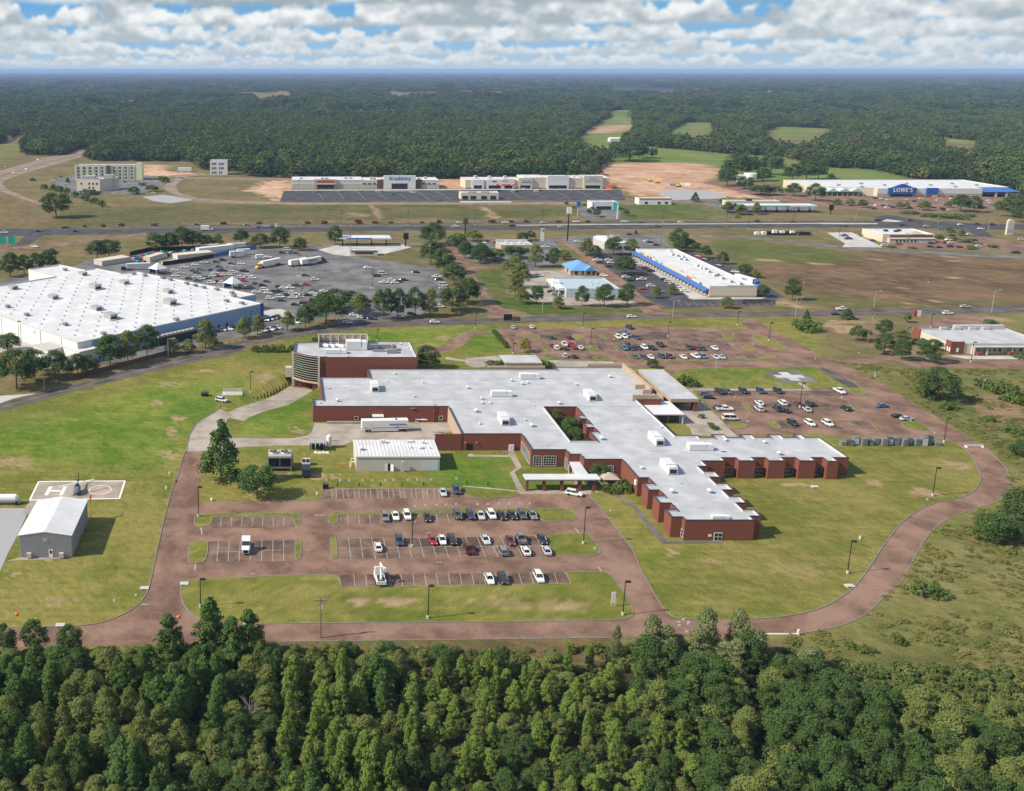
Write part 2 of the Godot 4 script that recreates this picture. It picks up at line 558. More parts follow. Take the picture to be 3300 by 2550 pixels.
	zone(["c", -50, 275, 60, 240, 215, 240, 200, 268, 0, 285], Color(.4, .27, .17), Color(.5, .36, .24), 8.0)
	zone(["c", 880, 275, 950, 248, 1215, 258, 1100, 308, 980, 308], Color(.14, .2, .05), Color(.2, .235, .07), 8.0)
	zone(["c", 1755, 303, 1960, 322, 1950, 338, 1800, 328], Color(.16, .21, .05), Color(.25, .25, .09), 8.0)
	zone(["c", 95, 46, 430, 58, 445, 74, 105, 66], Color(.5, .45, .36), Color(.6, .54, .45), 30.0)
	zone(["b", 1115, 82, 1425, 92, 1425, 110, 1130, 100], Color(.5, .42, .3), Color(.6, .5, .38), 30.0)
	zone(["b", 700, 92, 1000, 92, 1000, 100, 700, 102], Color(.45, .38, .28), Color(.55, .46, .36), 30.0)
	zone(["c", 1830, 30, 1900, 32, 1900, 40, 1830, 40], Color(.55, .5, .42), Color(.6, .54, .45), 30.0)
	zone(["a", 1000, 610, 1140, 610, 1160, 660, 1440, 675, 1200, 695, 1000, 690], Color(.55, .33, .2), Color(.66, .46, .31), 5.0)
	zone(["a", 1750, 800, 1880, 730, 2050, 720, "b", 70, 660, 30, 790, -20, 790, "a", 1900, 830], Color(.55, .33, .21), Color(.66, .46, .32), 5.0)
	zone(["b", 1015, 650, 1190, 650, 1190, 712, 1020, 712], Color(.5, .28, .17), Color(.6, .38, .25), 3.0)
	zone(["a", -900, 460, 0, 465, 150, 470, 150, 530, 0, 620, -900, 760], Color(.15, .17, .05), Color(.22, .2, .085), 8.0)
	zone(["a", -900, 1000, 0, 800, 300, 900, 320, 1000, 200, 1060, 0, 1060, -900, 1080], Color(.17, .135, .065), Color(.225, .17, .09), 6.0)
	zone(["e", 940, 300, 1600, 250, 1620, 390, 1450, 375, 1100, 315], Color(.125, .125, .045), Color(.19, .155, .075), 3.0)
	zone(["g", 60, 390, 260, 360, 300, 560, 700, 640, 1250, 650, 1270, 680, 480, 692, 250, 640], Color(.07, .12, .025), Color(.14, .145, .05), 2.0)
	zone(["h", 1750, 890, 2400, 860, 2400, 1000, 2184, 1010], Color(.15, .16, .05), Color(.23, .2, .085), 3.0)
	# bare soil, worn patches and red clay: [centre, radius x, radius z, strength, colour]
	for e in ["i 1450 205 45 16 .7", "i 1870 250 70 40 .6", "i 2000 300 30 30 .8", "i 1200 300 70 22 .5", "i 1110 435 45 25 .6", "i 1190 800 70 40 .7", "i 60 850 150 50 .55", "i 1200 640 50 35 .6", "i 1250 545 70 14 .8", "n 560 590 120 35 .8", "n 760 440 90 22 .9", "n 1000 450 60 25 .7", "n 620 420 30 10 .9", "p 870 535 60 20 1", "p 1040 535 60 18 .9", "p 1140 525 30 10 .9", "p 1450 520 40 8 .8", "p 1300 522 50 8 .5", "p 1950 560 90 25 .5", "p 1700 540 250 30 .35", "o 1540 860 60 30 .7", "l 1230 820 70 24 .7", "l 680 820 90 14 .7", "l 1760 690 70 30 .6", "l 1560 870 80 30 .7", "l 700 820 120 12 .5", "q 520 520 40 15 .5", "q 1000 560 200 40 .25", "m 80 850 70 30 .7", "m 450 1060 150 40 .4", "m 1300 250 40 60 .35", "h 180 458 100 9 1", "h 570 485 90 8 1", "h 1240 680 50 7 .9", "h 1050 735 160 8 .7", "h 1650 598 45 9 .9", "h 1300 790 40 7 .8", "h 1480 775 50 8 .8", "h 1620 432 60 6 .8", "h 1630 466 50 6 .8", "h 1040 455 50 8 .7", "h 330 800 90 35 .9", "h 800 1000 160 40 .9", "h 800 940 250 16 .6", "h 1000 1050 60 30 .5", "h 2000 920 110 20 .7", "j 1430 105 60 25 .6", "j 1300 160 80 18 .5", "g 2100 300 60 10 .6", "b 620 860 26 40 .8", "b 590 820 10 14 .8", "b 500 880 70 18 .5", "b 1330 850 22 34 .9", "b 1370 890 40 14 .8", "a 1060 195 60 8 .6", "r 1790 280 35 25 .9", "r 1820 350 60 20 .7", "r 1560 300 80 12 .5", "s 400 170 60 30 .4", "j 140 910 90 40 .7", "j 400 1330 160 30 .6", "q 1430 720 50 12 .5"]:
		var a: PackedStringArray = e.split(" ")
		var q := at(a[0], float(a[1]), float(a[2]))
		var fr = FR[a[0]]
		var q2 := at(a[0], float(a[1]), float(a[2]) + float(a[4]))
		bare.append([q, metres(q, a[0], float(a[3])), maxf(.8, absf(q2.z - q.z)), float(a[5]), tan_soil])
	var s := MB.new()
	s.colored = true
	patch_of_ground(-140, 300, -480, -118, 1.15, s)
	patch_of_ground(-420, -140, -480, -118, 6, s)
	patch_of_ground(300, 620, -480, -118, 5, s)
	patch_of_ground(-420, 800, -1240, -480, 3.4, s)
	patch_of_ground(-1500, -420, -1240, -118, 24, s)
	patch_of_ground(800, 1900, -1240, -118, 24, s)
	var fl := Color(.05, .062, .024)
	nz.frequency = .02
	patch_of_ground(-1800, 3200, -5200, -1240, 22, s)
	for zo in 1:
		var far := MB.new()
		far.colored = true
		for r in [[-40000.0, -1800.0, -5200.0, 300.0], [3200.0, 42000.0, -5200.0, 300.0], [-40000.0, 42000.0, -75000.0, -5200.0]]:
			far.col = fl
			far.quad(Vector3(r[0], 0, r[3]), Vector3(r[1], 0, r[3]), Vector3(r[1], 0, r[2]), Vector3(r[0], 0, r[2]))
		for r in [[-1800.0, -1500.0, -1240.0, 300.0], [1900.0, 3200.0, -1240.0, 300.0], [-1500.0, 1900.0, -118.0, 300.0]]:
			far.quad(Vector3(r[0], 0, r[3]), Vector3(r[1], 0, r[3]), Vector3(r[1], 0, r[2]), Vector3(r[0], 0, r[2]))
		var kk := s.v.size()
		s.v.append_array(far.v); s.n.append_array(far.n); s.uv.append_array(far.uv); s.c.append_array(far.c)
		for i in far.ix: s.ix.append(i + kk)
	var gm := mat("grass_ground", 1, 1, 1, .95, 0, .15)
	gm.vertex_color_use_as_albedo = true
	gm.albedo_texture = grain(.05, .74, 1.0, 6, 1024, 9)
	gm.uv1_scale = Vector3(1 / 43.0, 1 / 37.0, 1)
	ground_piece("ground", s.mesh(), gm)

# ---------------------------------------------------------------- paved surfaces
func sheet(called: String, p: PackedVector2Array, y: float, m: Material) -> MeshInstance3D:
	var s := MB.new()
	s.flat(p, y)
	return ground_piece(called, s.mesh(), m)

func kerb(p: PackedVector2Array, closed := true, y0 := 0.0, h := .16, w := .24) -> void:
	var s := MB.new()
	s.bar(p, closed, y0, h, w)
	ground_piece("kerb", s.mesh(), M.kerb)

func island(spec: Array, green := true) -> void:  # a kerbed bed of grass
	var p := rounded(pts(spec), 2)
	var s := MB.new()
	s.colored = true
	var r := Rect2(p[0], Vector2.ZERO)
	for q in p: r = r.expand(q)
	var t := Geometry2D.triangulate_polygon(p)
	# fill with a clipped grid so that the turf keeps its patches
	var st := maxf(1.2, maxf(r.size.x, r.size.y) / 60.0)
	var y := .13
	for gx in int(ceil(r.size.x / st)):
		for gz in int(ceil(r.size.y / st)):
			var o := r.position + Vector2(gx, gz) * st
			var cell := PackedVector2Array([o, o + Vector2(st, 0), o + Vector2(st, st), o + Vector2(0, st)])
			for piece in Geometry2D.intersect_polygons(p, cell):
				var tt := Geometry2D.triangulate_polygon(piece)
				for i in range(0, tt.size(), 3):
					var k := s.v.size()
					for j in 3:
						var q: Vector2 = piece[tt[i + j]]
						s.v.append(Vector3(q.x, y, q.y)); s.n.append(Vector3.UP); s.uv.append(q)
						s.c.append(ground_color(q.x, q.y))
					s.ix.append_array(PackedInt32Array([k, k + 1, k + 2]))
	ground_piece("turf_island", s.mesh(), M.grass_ground)
	kerb(p)

func line(s: MB, a: Vector3, b: Vector3, w := .12, y := .032) -> void:
	var d := (b - a)
	d.y = 0
	var n := d.normalized().cross(Vector3.UP) * w * .5
	a.y = y; b.y = y
	s.quad(a - n, b - n, b + n, a + n) if (b - a).cross(n).y > 0 else s.quad(a + n, b + n, b - n, a - n)

func stripes(k: String, x0: float, y0: float, x1: float, y1: float, u0: float, v0: float, u1: float, v1: float, n: int, m: Material = null, w := .13, y := .036) -> void:  # n+1 lines whose ends run along two pixel lines
	for i in n + 1:
		var t := float(i) / n
		var s := MB.new()
		line(s, at(k, lerpf(x0, x1, t), lerpf(y0, y1, t)), at(k, lerpf(u0, u1, t), lerpf(v0, v1, t)), w, y)
		ground_piece("parking_line", s.mesh(), m if m else M.line_white)

func mark(spec: Array, w := .13, y := .036, m: Material = null) -> void:
	var p := pts(spec)
	var s := MB.new()
	for i in p.size() - 1: line(s, Vector3(p[i].x, 0, p[i].y), Vector3(p[i + 1].x, 0, p[i + 1].y), w, y)
	ground_piece("road_marking", s.mesh(), m if m else M.line_white)

func roads() -> void:
	var inner := ["q", 700, 835, 800, 828, 900, 818, 1000, 800, 1100, 770, 1180, 725, 1260, 665, 1310, 610, 1370, 520, 1420, 440, 1480, 360, 1530, 300, 1620, 240, 1700, 205, 1800, 185, 1880, 165, 1930, 125, 1952, 80, 1945, 30, 1925, 0, "l", 1870, 670, 1830, 610, 1760, 560]
	var outer := ["q", 905, 918, 1050, 900, 1150, 880, 1250, 850, 1340, 800, 1400, 740, 1450, 690, 1500, 650, 1545, 600, 1560, 560, 1600, 480, 1650, 400, 1700, 340, 1780, 285, 1900, 240, 2010, 210, 2075, 180, 2105, 130, 2110, 80, 2090, 20, "l", 2060, 700, 2000, 640, 1940, 580]
	var left := ["i", 1310, 775, 1290, 800, 1225, 1050, "m", 1400, 20, 1340, 200, 1280, 430, 1210, 740, 1170, 940, 1145, 1010, 1090, 1085, 1000, 1150, 860, 1215, 700, 1250, 520, 1262, 0, 1272, -500, 1278]
	var drive := ["q", 540, 836, 300, 832, 240, 790, 180, 690, 100, 550, "o", 1290, 870, 1200, 740, 1100, 620, 1030, 530, 985, 480]
	# front car park with the roads round it
	var pl := pts(left)
	pl.append_array(pts(["r", -300, 268, 0, 252, 600, 235, 1180, 222, 2184, 210, "s", 700, 200]))
	pl.append_array(pts(outer))
	var pin := pts(inner)
	pin.reverse()
	pl.append_array(pin)
	pl.append_array(pts(drive))
	pl.append_array(pts(["o", 840, 478, 545, 484, 520, 497, 400, 507, 270, 507, 205, 492, 185, 470, "n", 2150, 540, 1068, 547, 1062, 615, 1050, 630, 1015, 640, 640, 642, 105, 655, 100, 560, 112, 470, 128, 380, 118, 300, "i", 1425, 772]))
	sheet("parking_lot", pl, .02, M.red_asphalt)
	kerb(rounded(pts(left), 1, false), false)
	kerb(rounded(pts(inner + ["l", 1755, 556]), 1, false), false)
	kerb(rounded(pts(outer), 1, false), false, 0, .1)
	kerb(rounded(pts(drive), 1, false), false)
	kerb(pts(["n", 640, 642, 1015, 640, 1050, 630, 1062, 615, 1066, 547]), false)
	kerb(rounded(pts(["o", 540, 482, 520, 497, 400, 507, 270, 507, 205, 492, 185, 470]), 1, false), false)
	kerb(pts(["r", 1180, 224, 2184, 212, "s", 500, 206]), false, 0, .12)
	# darker parking bays
	for b in [["n", 205, 772, 845, 766, 850, 850, 190, 858], ["n", 172, 960, 850, 950, 845, 1112, 160, 1130], ["n", 1180, 940, 2184, 928, "p", 1750, 200, 1830, 300, 830, 316, "n", 1185, 1095], ["p", 760, 95, 1755, 82, 1768, 120, 765, 142], ["p", 772, 395, 1905, 383, 1932, 439, 781, 456], ["n", 1070, 550, 2140, 545, 2140, 615, 1075, 625]]:
		sheet("parking_bays", pts(b), .026, M.bay_asphalt)
	island(["m", 1430, 893, "p", 350, 405, 700, 394, 745, 396, 770, 412, 779, 436, 778, 458, 780, 459, 1100, 453, 1500, 448, 1932, 441, 1936, 440, 1925, 420, 1908, 386, 1905, 382, 1990, 381, 2100, 379, 2135, 395, 2184, 470, "s", 470, 0, 495, 45, 522, 95, 512, 118, 480, 129, 400, 133, 0, 139, "r", 1600, 143, 1080, 148, 1000, 150, 870, 136, "m", 1600, 1215, 1500, 1170, 1440, 1100, 1412, 1030, 1408, 950])
	for g in [["n", 58, 810, 72, 762, 95, 746, 300, 743, 860, 735, 884, 742, 892, 820, 870, 832, 846, 826, 842, 766, 500, 768, 215, 771, 204, 780, 190, 832, 160, 846, 70, 846], ["n", 10, 1100, 25, 980, 45, 960, 150, 958, 172, 975, 160, 1080, 140, 1125, 20, 1132], ["n", 850, 955, 865, 938, 890, 940, 900, 960, 897, 1090, 875, 1106, 848, 1092], ["n", 1122, 950, 1135, 932, 1160, 930, 1174, 950, 1184, 1080, 1162, 1100, 1132, 1095], ["p", 712, 95, 735, 80, 1050, 74, 1350, 70, 1750, 64, 1930, 62, 1970, 105, 1955, 123, 1800, 126, 1768, 108, 1754, 80, 1360, 86, 1000, 88, 772, 91, 760, 97, 762, 130, 740, 141, 712, 132], ["p", 1812, 205, 1830, 190, 2000, 187, 2032, 200, 2075, 262, 2082, 290, 2055, 301, 1860, 298, 1838, 282]]:
		island(g)
	# bay lines
	stripes("n", 275, 770, 763, 765, 268, 845, 762, 840, 6)
	stripes("n", 253, 957, 762, 942, 238, 1118, 762, 1110, 6)
	mark(["n", 175, 1045, 740, 1028])
	stripes("p", 815, 208, 1755, 197, 828, 316, 1812, 300, 16)
	mark(["p", 760, 262, 1800, 247])
	stripes("p", 811, 94, 1700, 84, 814, 140, 1716, 122, 16)
	stripes("p", 842, 393, 1850, 383, 848, 455, 1868, 441, 17)
	mark(["p", 779, 456, 1932, 440], .16)
	for i in 12:
		var x := 1135.0 + i * 89.0
		if i < 10: stripes("n", x, 551, x + 36, 551, x + 6, 622, x + 44, 622, 1)
		if i % 2 == 0 and i < 10:
			for q in 5: mark(["n", x + 6, 560 + q * 13, x + 40, 570 + q * 13], .16)
	mark(["n", 1070, 550, 2140, 545], .16)
	for a in [["n", 1000, 752, 1092, 755], ["n", 115, 850, 122, 905], ["n", 72, 1135, 66, 1185], ["p", 2072, 355, 2090, 382], ["o", 900, 700, 930, 738], ["m", 1105, 1090, 1155, 1088], ["p", 1205, 183, 1232, 182], ["p", 1255, 332, 1285, 330], ["p", 320, 390, 345, 389]]: mark(a, .3)
	# service drive and yard of concrete
	sheet("service_yard", pts(["i", 1310, 777, 1320, 700, 1350, 620, 1400, 560, 1480, 520, 1545, 475, 1640, 520, 1600, 550, 1575, 610, 1590, 660, 1640, 680, 2050, 683, 2130, 668, "j", 255, 962, 290, 905, 297, 857, 1480, 852, 1575, 922, 1385, 958, 1372, 1012, 650, 1016, 560, 1050, 0, 1055, "i", 1900, 738, 1700, 745, 1630, 757, 1560, 775, 1425, 774]), .024, M.concrete)
	kerb(rounded(pts(["i", 1310, 777, 1320, 700, 1350, 620, 1400, 560, 1480, 520, 1545, 475, 1550, 440]), 1, false), false, 0, .18)
	kerb(rounded(pts(["i", 1600, 555, 1575, 610, 1590, 660, 1640, 680, 2050, 683, 2130, 668, "j", 255, 962, 290, 905, 297, 857]), 1, false), false, 0, .18)
	var ramp := MB.new()
	for i in 24:
		var q := []
		for j in 2:
			var t := (i + j) / 24.0
			var c := Vector2(-17, -333).lerp(Vector2(8.5, -380.5), t)
			var n := Vector2(41, 22).normalized() * lerpf(4.6, 6.2, t)
			for sg in [-1, 1]:
				var e: Vector2 = c + n * sg
				q.append(Vector3(e.x, pit(e.x, e.y) + .06, e.y))
		ramp.quad(q[0], q[1], q[3], q[2])
	ground_piece("service_ramp", ramp.mesh(), M.concrete)
	# north and east car parks with the road along the east side
	sheet("parking_lot", pts(["j", 1310, 205, 1400, 190, 1500, 150, 1550, 100, 1600, 65, 1700, 45, 1900, 30, "k", 300, 112, 600, 118, 880, 118, 1300, 112, 1700, 125, 1995, 135, 1930, 80, "h", 60, 908, 120, 940, 200, 1000, 450, 1120, 650, 1230, "l", 1050, 60, 1200, 130, 1350, 220, 1500, 310, 1700, 430, 1835, 520, 1940, 580, 1760, 560, 1660, 526, 1000, 518, 880, 492, 340, 505, 300, 460, 250, 400, 200, 340, 150, 290, 100, 235, "k", 1500, 480, 1395, 405, 1215, 400, 1080, 388, 1040, 348, 620, 350, 500, 310, 340, 295, 300, 262, 245, 175, 205, 138, 100, 130, "j", 1870, 72, 1720, 82, 1690, 112, 1620, 172, 1500, 217, 1350, 242]), .02, M.red_asphalt)
	for b in [["k", 470, 150, 960, 148, 1000, 290, 560, 290], ["k", 1010, 150, 1780, 152, 1900, 290, 1080, 290], ["k", 670, 300, 870, 300, 900, 345, 690, 345], ["k", 1140, 300, 2030, 305, 2080, 345, 1180, 350], ["l", 90, 218, 960, 218, 1060, 252, 160, 255], ["l", 400, 285, 1000, 290, 1090, 360, 450, 355], ["l", 560, 405, 1200, 410, 1270, 462, 620, 460], ["k", 265, 150, 350, 150, 345, 250]]:
		sheet("parking_bays", pts(b), .026, M.bay_asphalt)
	stripes("k", 1160, 305, 2040, 310, 1195, 345, 2080, 345, 18, M.line_faded)
	stripes("l", 120, 220, 940, 220, 175, 254, 1040, 252, 14, M.line_faded)
	stripes("l", 580, 408, 1190, 412, 625, 460, 1255, 460, 9, M.line_faded)
	stripes("k", 1060, 225, 1840, 225, 1130, 285, 1930, 285, 16, M.line_faded)
	stripes("k", 520, 220, 950, 220, 570, 285, 990, 285, 9, M.line_faded)
	island(["l", -60, 190, -60, 78, 300, 72, 600, 69, 840, 63, 868, 76, 960, 130, 1080, 150, 1130, 188, 1212, 240, 1110, 247, 1045, 202, 960, 196, 800, 207, 60, 203])
	for g in [["k", 1800, 175, 1850, 165, 1880, 175, 1905, 205, 1870, 212, 1830, 200], ["k", 1915, 240, 1960, 240, 2050, 280, 2020, 290, 1960, 280], ["h", 30, 1046, 112, 1030, 240, 1092, 362, 1160, 240, 1168], ["k", 740, 165, 810, 168, 855, 205, 770, 212], ["k", 835, 245, 905, 245, 945, 285, 870, 292], ["k", 530, 240, 570, 245, 612, 285, 560, 285], ["k", 450, 170, 500, 168, 540, 208, 500, 215], ["k", 930, 170, 960, 170, 1005, 205, 980, 210], ["k", 1030, 240, 1060, 245, 1100, 285, 1075, 288], ["k", 900, 325, 1000, 322, 1020, 355, 930, 355], ["k", 490, 318, 640, 320, 680, 345, 560, 350], ["k", 1130, 320, 1155, 320, 1200, 350, 2080, 345, 2070, 325, 2184, 315, 2184, 355, 1180, 362], ["l", 370, 292, 400, 292, 460, 355, 430, 358], ["l", 540, 415, 580, 412, 640, 458, 600, 462, 560, 440], ["l", 1200, 420, 1235, 430, 1285, 465, 1250, 472], ["l", 285, 435, 310, 422, 400, 425, 418, 445, 390, 462, 310, 460], ["l", 1380, 425, 1480, 405, 1590, 465, 1560, 478, 1450, 465], ["l", 1060, 300, 1090, 320, 1125, 358, 1090, 360], ["l", 215, 365, 290, 370, 270, 392, 230, 392]]:
		island(g)
	sheet("sidewalk", pts(["k", 1560, 555, 1640, 548, 2184, 550, "l", 780, 203, 830, 216, 60, 216, "k", 1640, 610]), .03, M.concrete)
	sheet("entrance_paving", pts(["k", 1640, 640, 1665, 640, 1920, 895, 1600, 878, 1580, 830, 1530, 790, 1330, 790, 1440, 690]), .03, M.concrete)
	sheet("sidewalk", pts(["l", 790, 207, 830, 214, 755, 168, 735, 170]), .142, M.concrete)
	sheet("dark_walk", pts(["l", 865, 78, 890, 68, 1000, 110, 1135, 200, 1060, 200, 960, 140]), .14, M.road_asphalt)
	sheet("entrance_paving", pts(["k", 0, 340, 240, 318, 300, 335, 280, 385, 60, 405, 0, 380]), .026, M.concrete)
	sheet("entrance_paving", pts(["k", 560, 350, 1040, 362, 1080, 392, 1000, 405, 640, 405, 560, 385]), .026, M.concrete)
	sheet("sidewalk", pts(["k", -140, 330, 0, 350, 0, 362, -140, 345]), .026, M.concrete)
	# walks in front of the hospital
	sheet("sidewalk", pts(["o", 215, 228, 245, 220, 250, 232, 470, 232, 478, 205, 505, 205, 520, 235, 560, 310, 512, 342, 570, 452, 600, 455, 1010, 455, 1000, 482, 545, 482, 480, 345, 525, 312, 485, 245, 215, 242]), .03, M.concrete)
	sheet("sidewalk", pts(["o", 180, 428, 330, 440, 540, 460, 540, 468, 330, 448, 180, 434]), .028, M.concrete)
	sheet("sidewalk", pts(["o", 1135, 475, 1230, 510, 1290, 560, 1480, 775, 1500, 785, 1590, 785, 1790, 785, 1840, 785, 1850, 805, 1810, 803, 1800, 797, 1460, 803, 1260, 560, 1210, 515, 1120, 485]), .03, M.grey_asphalt)
	# helipad and gravel
	sheet("helipad", pts(["m", 300, 128, 980, 123, 935, 262, 230, 272]), .05, M.concrete)
	for q in [["m", 300, 128, 980, 123], ["m", 976, 124, 932, 262], ["m", 935, 262, 230, 272], ["m", 232, 271, 302, 128]]: mark(q, .46, .066, M.pad_white)
	for q in [[-66.9, -274.3, -66.9, -268.3], [-62.7, -274.3, -62.7, -268.3], [-66.2, -271.3, -63.4, -271.3]]:
		var sl := MB.new()
		line(sl, Vector3(q[0], 0, q[1]), Vector3(q[2], 0, q[3]), .95 if q[0] == q[2] else .8, .068)
		ground_piece("helipad_letter", sl.mesh(), M.pad_white)
	var cr := MB.new()
	for i in 40:
		var u0 := Vector2.from_angle(TAU * i / 40)
		var u1 := Vector2.from_angle(TAU * (i + 1) / 40)
		var cc := Vector2(-52.2, -272.05)
		var w := [cc + u0 * 2.95, cc + u1 * 2.95, cc + u1 * 3.3, cc + u0 * 3.3]
		cr.quad(Vector3(w[3].x, .068, w[3].y), Vector3(w[2].x, .068, w[2].y), Vector3(w[1].x, .068, w[1].y), Vector3(w[0].x, .068, w[0].y))
	ground_piece("helipad_ring", cr.mesh(), M.line_orange)
	sheet("apron", pts(["m", 232, 272, 330, 272, 240, 385, 165, 385]), .04, M.concrete)
	sheet("gravel_yard", pts(["m", -600, 335, 228, 335, 160, 500, 60, 690, 0, 830, -600, 1100]), .03, M.gravel)
	sheet("doorstep", pts(["m", 45, 752, 150, 722, 565, 722, 410, 735, 405, 752, 345, 752, 340, 738, 160, 740]), .03, M.concrete)
	sheet("old_helipad", pts(["l", 505, 95, 735, 88, 865, 163, 645, 168]), .15, M.grey_asphalt)
	var cp := at("l", 683, 128)
	for q in [[-5.6, -1.9, 5.6, 1.9], [-1.9, -5.6, 1.9, 5.6]]:
		var sc := MB.new()
		sc.quad(Vector3(cp.x + q[0], .16 + absf(q[0]) * .001, cp.z + q[3]), Vector3(cp.x + q[2], .16 + absf(q[0]) * .001, cp.z + q[3]), Vector3(cp.x + q[2], .16 + absf(q[0]) * .001, cp.z + q[1]), Vector3(cp.x + q[0], .16 + absf(q[0]) * .001, cp.z + q[1]))
		ground_piece("helipad_cross", sc.mesh(), M.pale_concrete)
	# public road along the north side
	var up := ["i", -700, 640, 0, 440, 260, 368, 560, 300, 900, 200, 1200, 130, 1500, 60, "e", 0, 995, 400, 912, 580, 880, 900, 838, 1200, 823, 1500, 805, 1800, 795, 2184, 790, "g", 480, 696, 1280, 684, 1440, 683, 1900, 668, "h", 0, 866, 700, 850, 1300, 835, 2184, 808, 3000, 782]
	var dn := ["i", -700, 700, 0, 494, 300, 410, 600, 330, 870, 265, 1100, 205, 1420, 130, 1700, 72, "e", 240, 1000, 640, 928, 950, 895, 1200, 864, 1600, 848, 2184, 836, "g", 0, 748, 800, 733, 1500, 704, "h", 0, 903, 540, 897, 1000, 895, 1640, 882, 2184, 868, 3000, 842]
	var pr := pts(up)
	var pd := pts(dn)
	kerb(pd, false, 0, .12, .3)
	kerb(pts(["i", -700, 640, 0, 440, 260, 368, 560, 300, 900, 200, 1200, 130, 1500, 60, "e", 0, 995, 400, 912, 580, 880, 880, 842]), false, 0, .12, .3)
	mark(["i", 0, 466, 290, 390, 580, 314, 885, 232, 1310, 130, "e", 300, 965, 780, 884, 1200, 845, 2184, 814, "g", 1000, 712, "h", 0, 886, 1000, 868, 2184, 838], .12, .036, M.line_yellow)
	pd.reverse()
	pr.append_array(pd)
	sheet("road", pr, .026, M.road_asphalt)
	# side roads
	sheet("road", pts(["e", 2125, 792, 2095, 690, 2010, 570, 1930, 440, 1840, 330, 1800, 270, 1780, 225, 1850, 225, 1920, 300, 1990, 405, "g", 40, 385, 100, 470, 180, 580, 260, 650, 380, 688, 480, 698]), .03, M.red_asphalt)
	sheet("road", pts(["e", 1925, 380, 2184, 378, "g", 0, 350, 250, 352, 40, 375, 40, 390]), .034, M.red_asphalt)
	sheet("road", pts(["g", 1275, 686, 1200, 600, 1060, 500, 960, 410, 870, 330, 760, 230, 640, 160, 700, 160, 830, 250, 930, 300, 1000, 360, 1150, 470, 1250, 560, 1380, 645, 1445, 686]), .03, M.red_asphalt)
	kerb(pts(["g", 1265, 680, 1200, 600, 1060, 500, 960, 410]), false, 0, .12, .3)
	kerb(pts(["e", 2090, 690, 2010, 570, 1930, 440, 1840, 330]), false, 0, .12, .3)
	kerb(rounded(pts(["g", 40, 385, 100, 470, 180, 580, 260, 650, 380, 686, 480, 694]), 1, false), false, 0, .12, .3)
	sheet("parking_lot", pts(["g", 830, 255, 1190, 255, 1190, 285, 1230, 330, 1580, 575, 1900, 580, 2184, 585, 2184, 625, 1900, 625, 1420, 640, 1330, 600, 1250, 558, 1150, 470, 1000, 360]), .024, M.black_asphalt)
	sheet("parking_lot", pts(["g", 1520, 245, 1590, 245, 1800, 310, 2060, 440, 2130, 520, "h", 190, 670, 315, 742, 150, 800, 0, 806, -60, 790, 0, 760, 60, 755]), .024, M.black_asphalt)
	stripes("g", 1490, 590, 2150, 598, 1525, 625, 2184, 625, 12)
	stripes("g", 1030, 300, 1350, 540, 1110, 300, 1440, 540, 11)
	sheet("sidewalk", pts(["g", 1170, 290, 1205, 280, 1700, 560, 1690, 575, 1600, 578]), .05, M.pale_concrete)
	sheet("sidewalk", pts(["g", 1560, 568, 1590, 560, 1690, 566, 2060, 566, 2120, 566, 2080, 576, 1600, 580]), .054, M.pale_concrete)
	sheet("forecourt", pts(["g", 420, 380, 700, 370, 880, 400, 960, 420, 620, 430, 620, 560, 1180, 590, 1220, 620, 700, 620, 480, 590, 400, 540, 400, 470]), .022, M.concrete)
	sheet("parking_lot", pts(["g", -20, 180, 620, 175, 700, 240, 620, 350, 420, 390, 300, 340, 100, 320, 0, 300]), .02, M.grey_asphalt)
	sheet("parking_lot", pts(["g", 700, 165, 960, 130, 1380, 130, 1460, 230, 1190, 250, 850, 245]), .021, M.grey_asphalt)
	# supermarket car park
	sheet("parking_lot", pts(["d", -500, 620, 0, 500, 150, 460, 440, 450, 700, 330, 1010, 300, "v", 380, 325, 560, 262, 1080, 232, 1660, 225, 1990, 250, 2180, 290, "e", 700, 225, 800, 245, 850, 275, 1100, 310, 1500, 372, 1700, 392, 1770, 470, 1800, 560, 1750, 680, 1700, 735, 1500, 785, 1240, 812, 1080, 838, 900, 838, 960, 775, 940, 765, 880, 780, 560, 885, 0, 985, "d", 1400, 1030, 1330, 1050, 1000, 1110, 700, 1180, 300, 1140]), .02, M.grey_asphalt)
	sheet("loading_court", pts(["d", -500, 760, 0, 830, 700, 975, 420, 1010, 300, 1080, 0, 1060, -500, 960]), .03, M.pale_concrete)
	sheet("entrance_paving", pts(["e", 345, 720, 500, 720, 590, 750, 600, 768, 570, 778, 350, 775]), .03, M.pale_concrete)
	sheet("forecourt", pts(["e", 790, 255, 940, 218, 1450, 215, 1520, 235, 1300, 290, 1020, 305, 900, 290]), .03, M.pale_concrete)
	for r in [[150, 330, 330, 340, 260, 400, 420, 410], [690, 400, 1050, 370, 760, 470, 960, 460], [380, 480, 680, 470, 440, 530, 560, 520], [1370, 415, 1620, 425, 1440, 440, 1700, 450]]:
		stripes("e", r[0], r[1], r[2], r[3], r[0] + 60, r[1] + 26, r[2] + 60, r[3] + 26, 9, null, .18)
	island(["e", 1560, 770, 1700, 725, 1760, 690, 1960, 685, 2080, 700, 2110, 750, 2090, 782, 1800, 790])
	island(["e", 560, 888, 640, 850, 800, 800, 930, 775, 955, 790, 890, 832, 700, 862])
	island(["d", 1420, 1025, 1800, 950, 2184, 890, 2184, 930, 1800, 985, 1440, 1060])
	for q in [["v", 1390, 420], ["e", 640, 460], ["e", 1208, 555]]:
		var c2 := at(q[0], q[1], q[2])
		sheet("light_pad", PackedVector2Array([Vector2(c2.x - 1.5, c2.z - .8), Vector2(c2.x + 1.5, c2.z - .8), Vector2(c2.x + 1.5, c2.z + .8), Vector2(c2.x - 1.5, c2.z + .8)]), .03, M.pale_concrete)
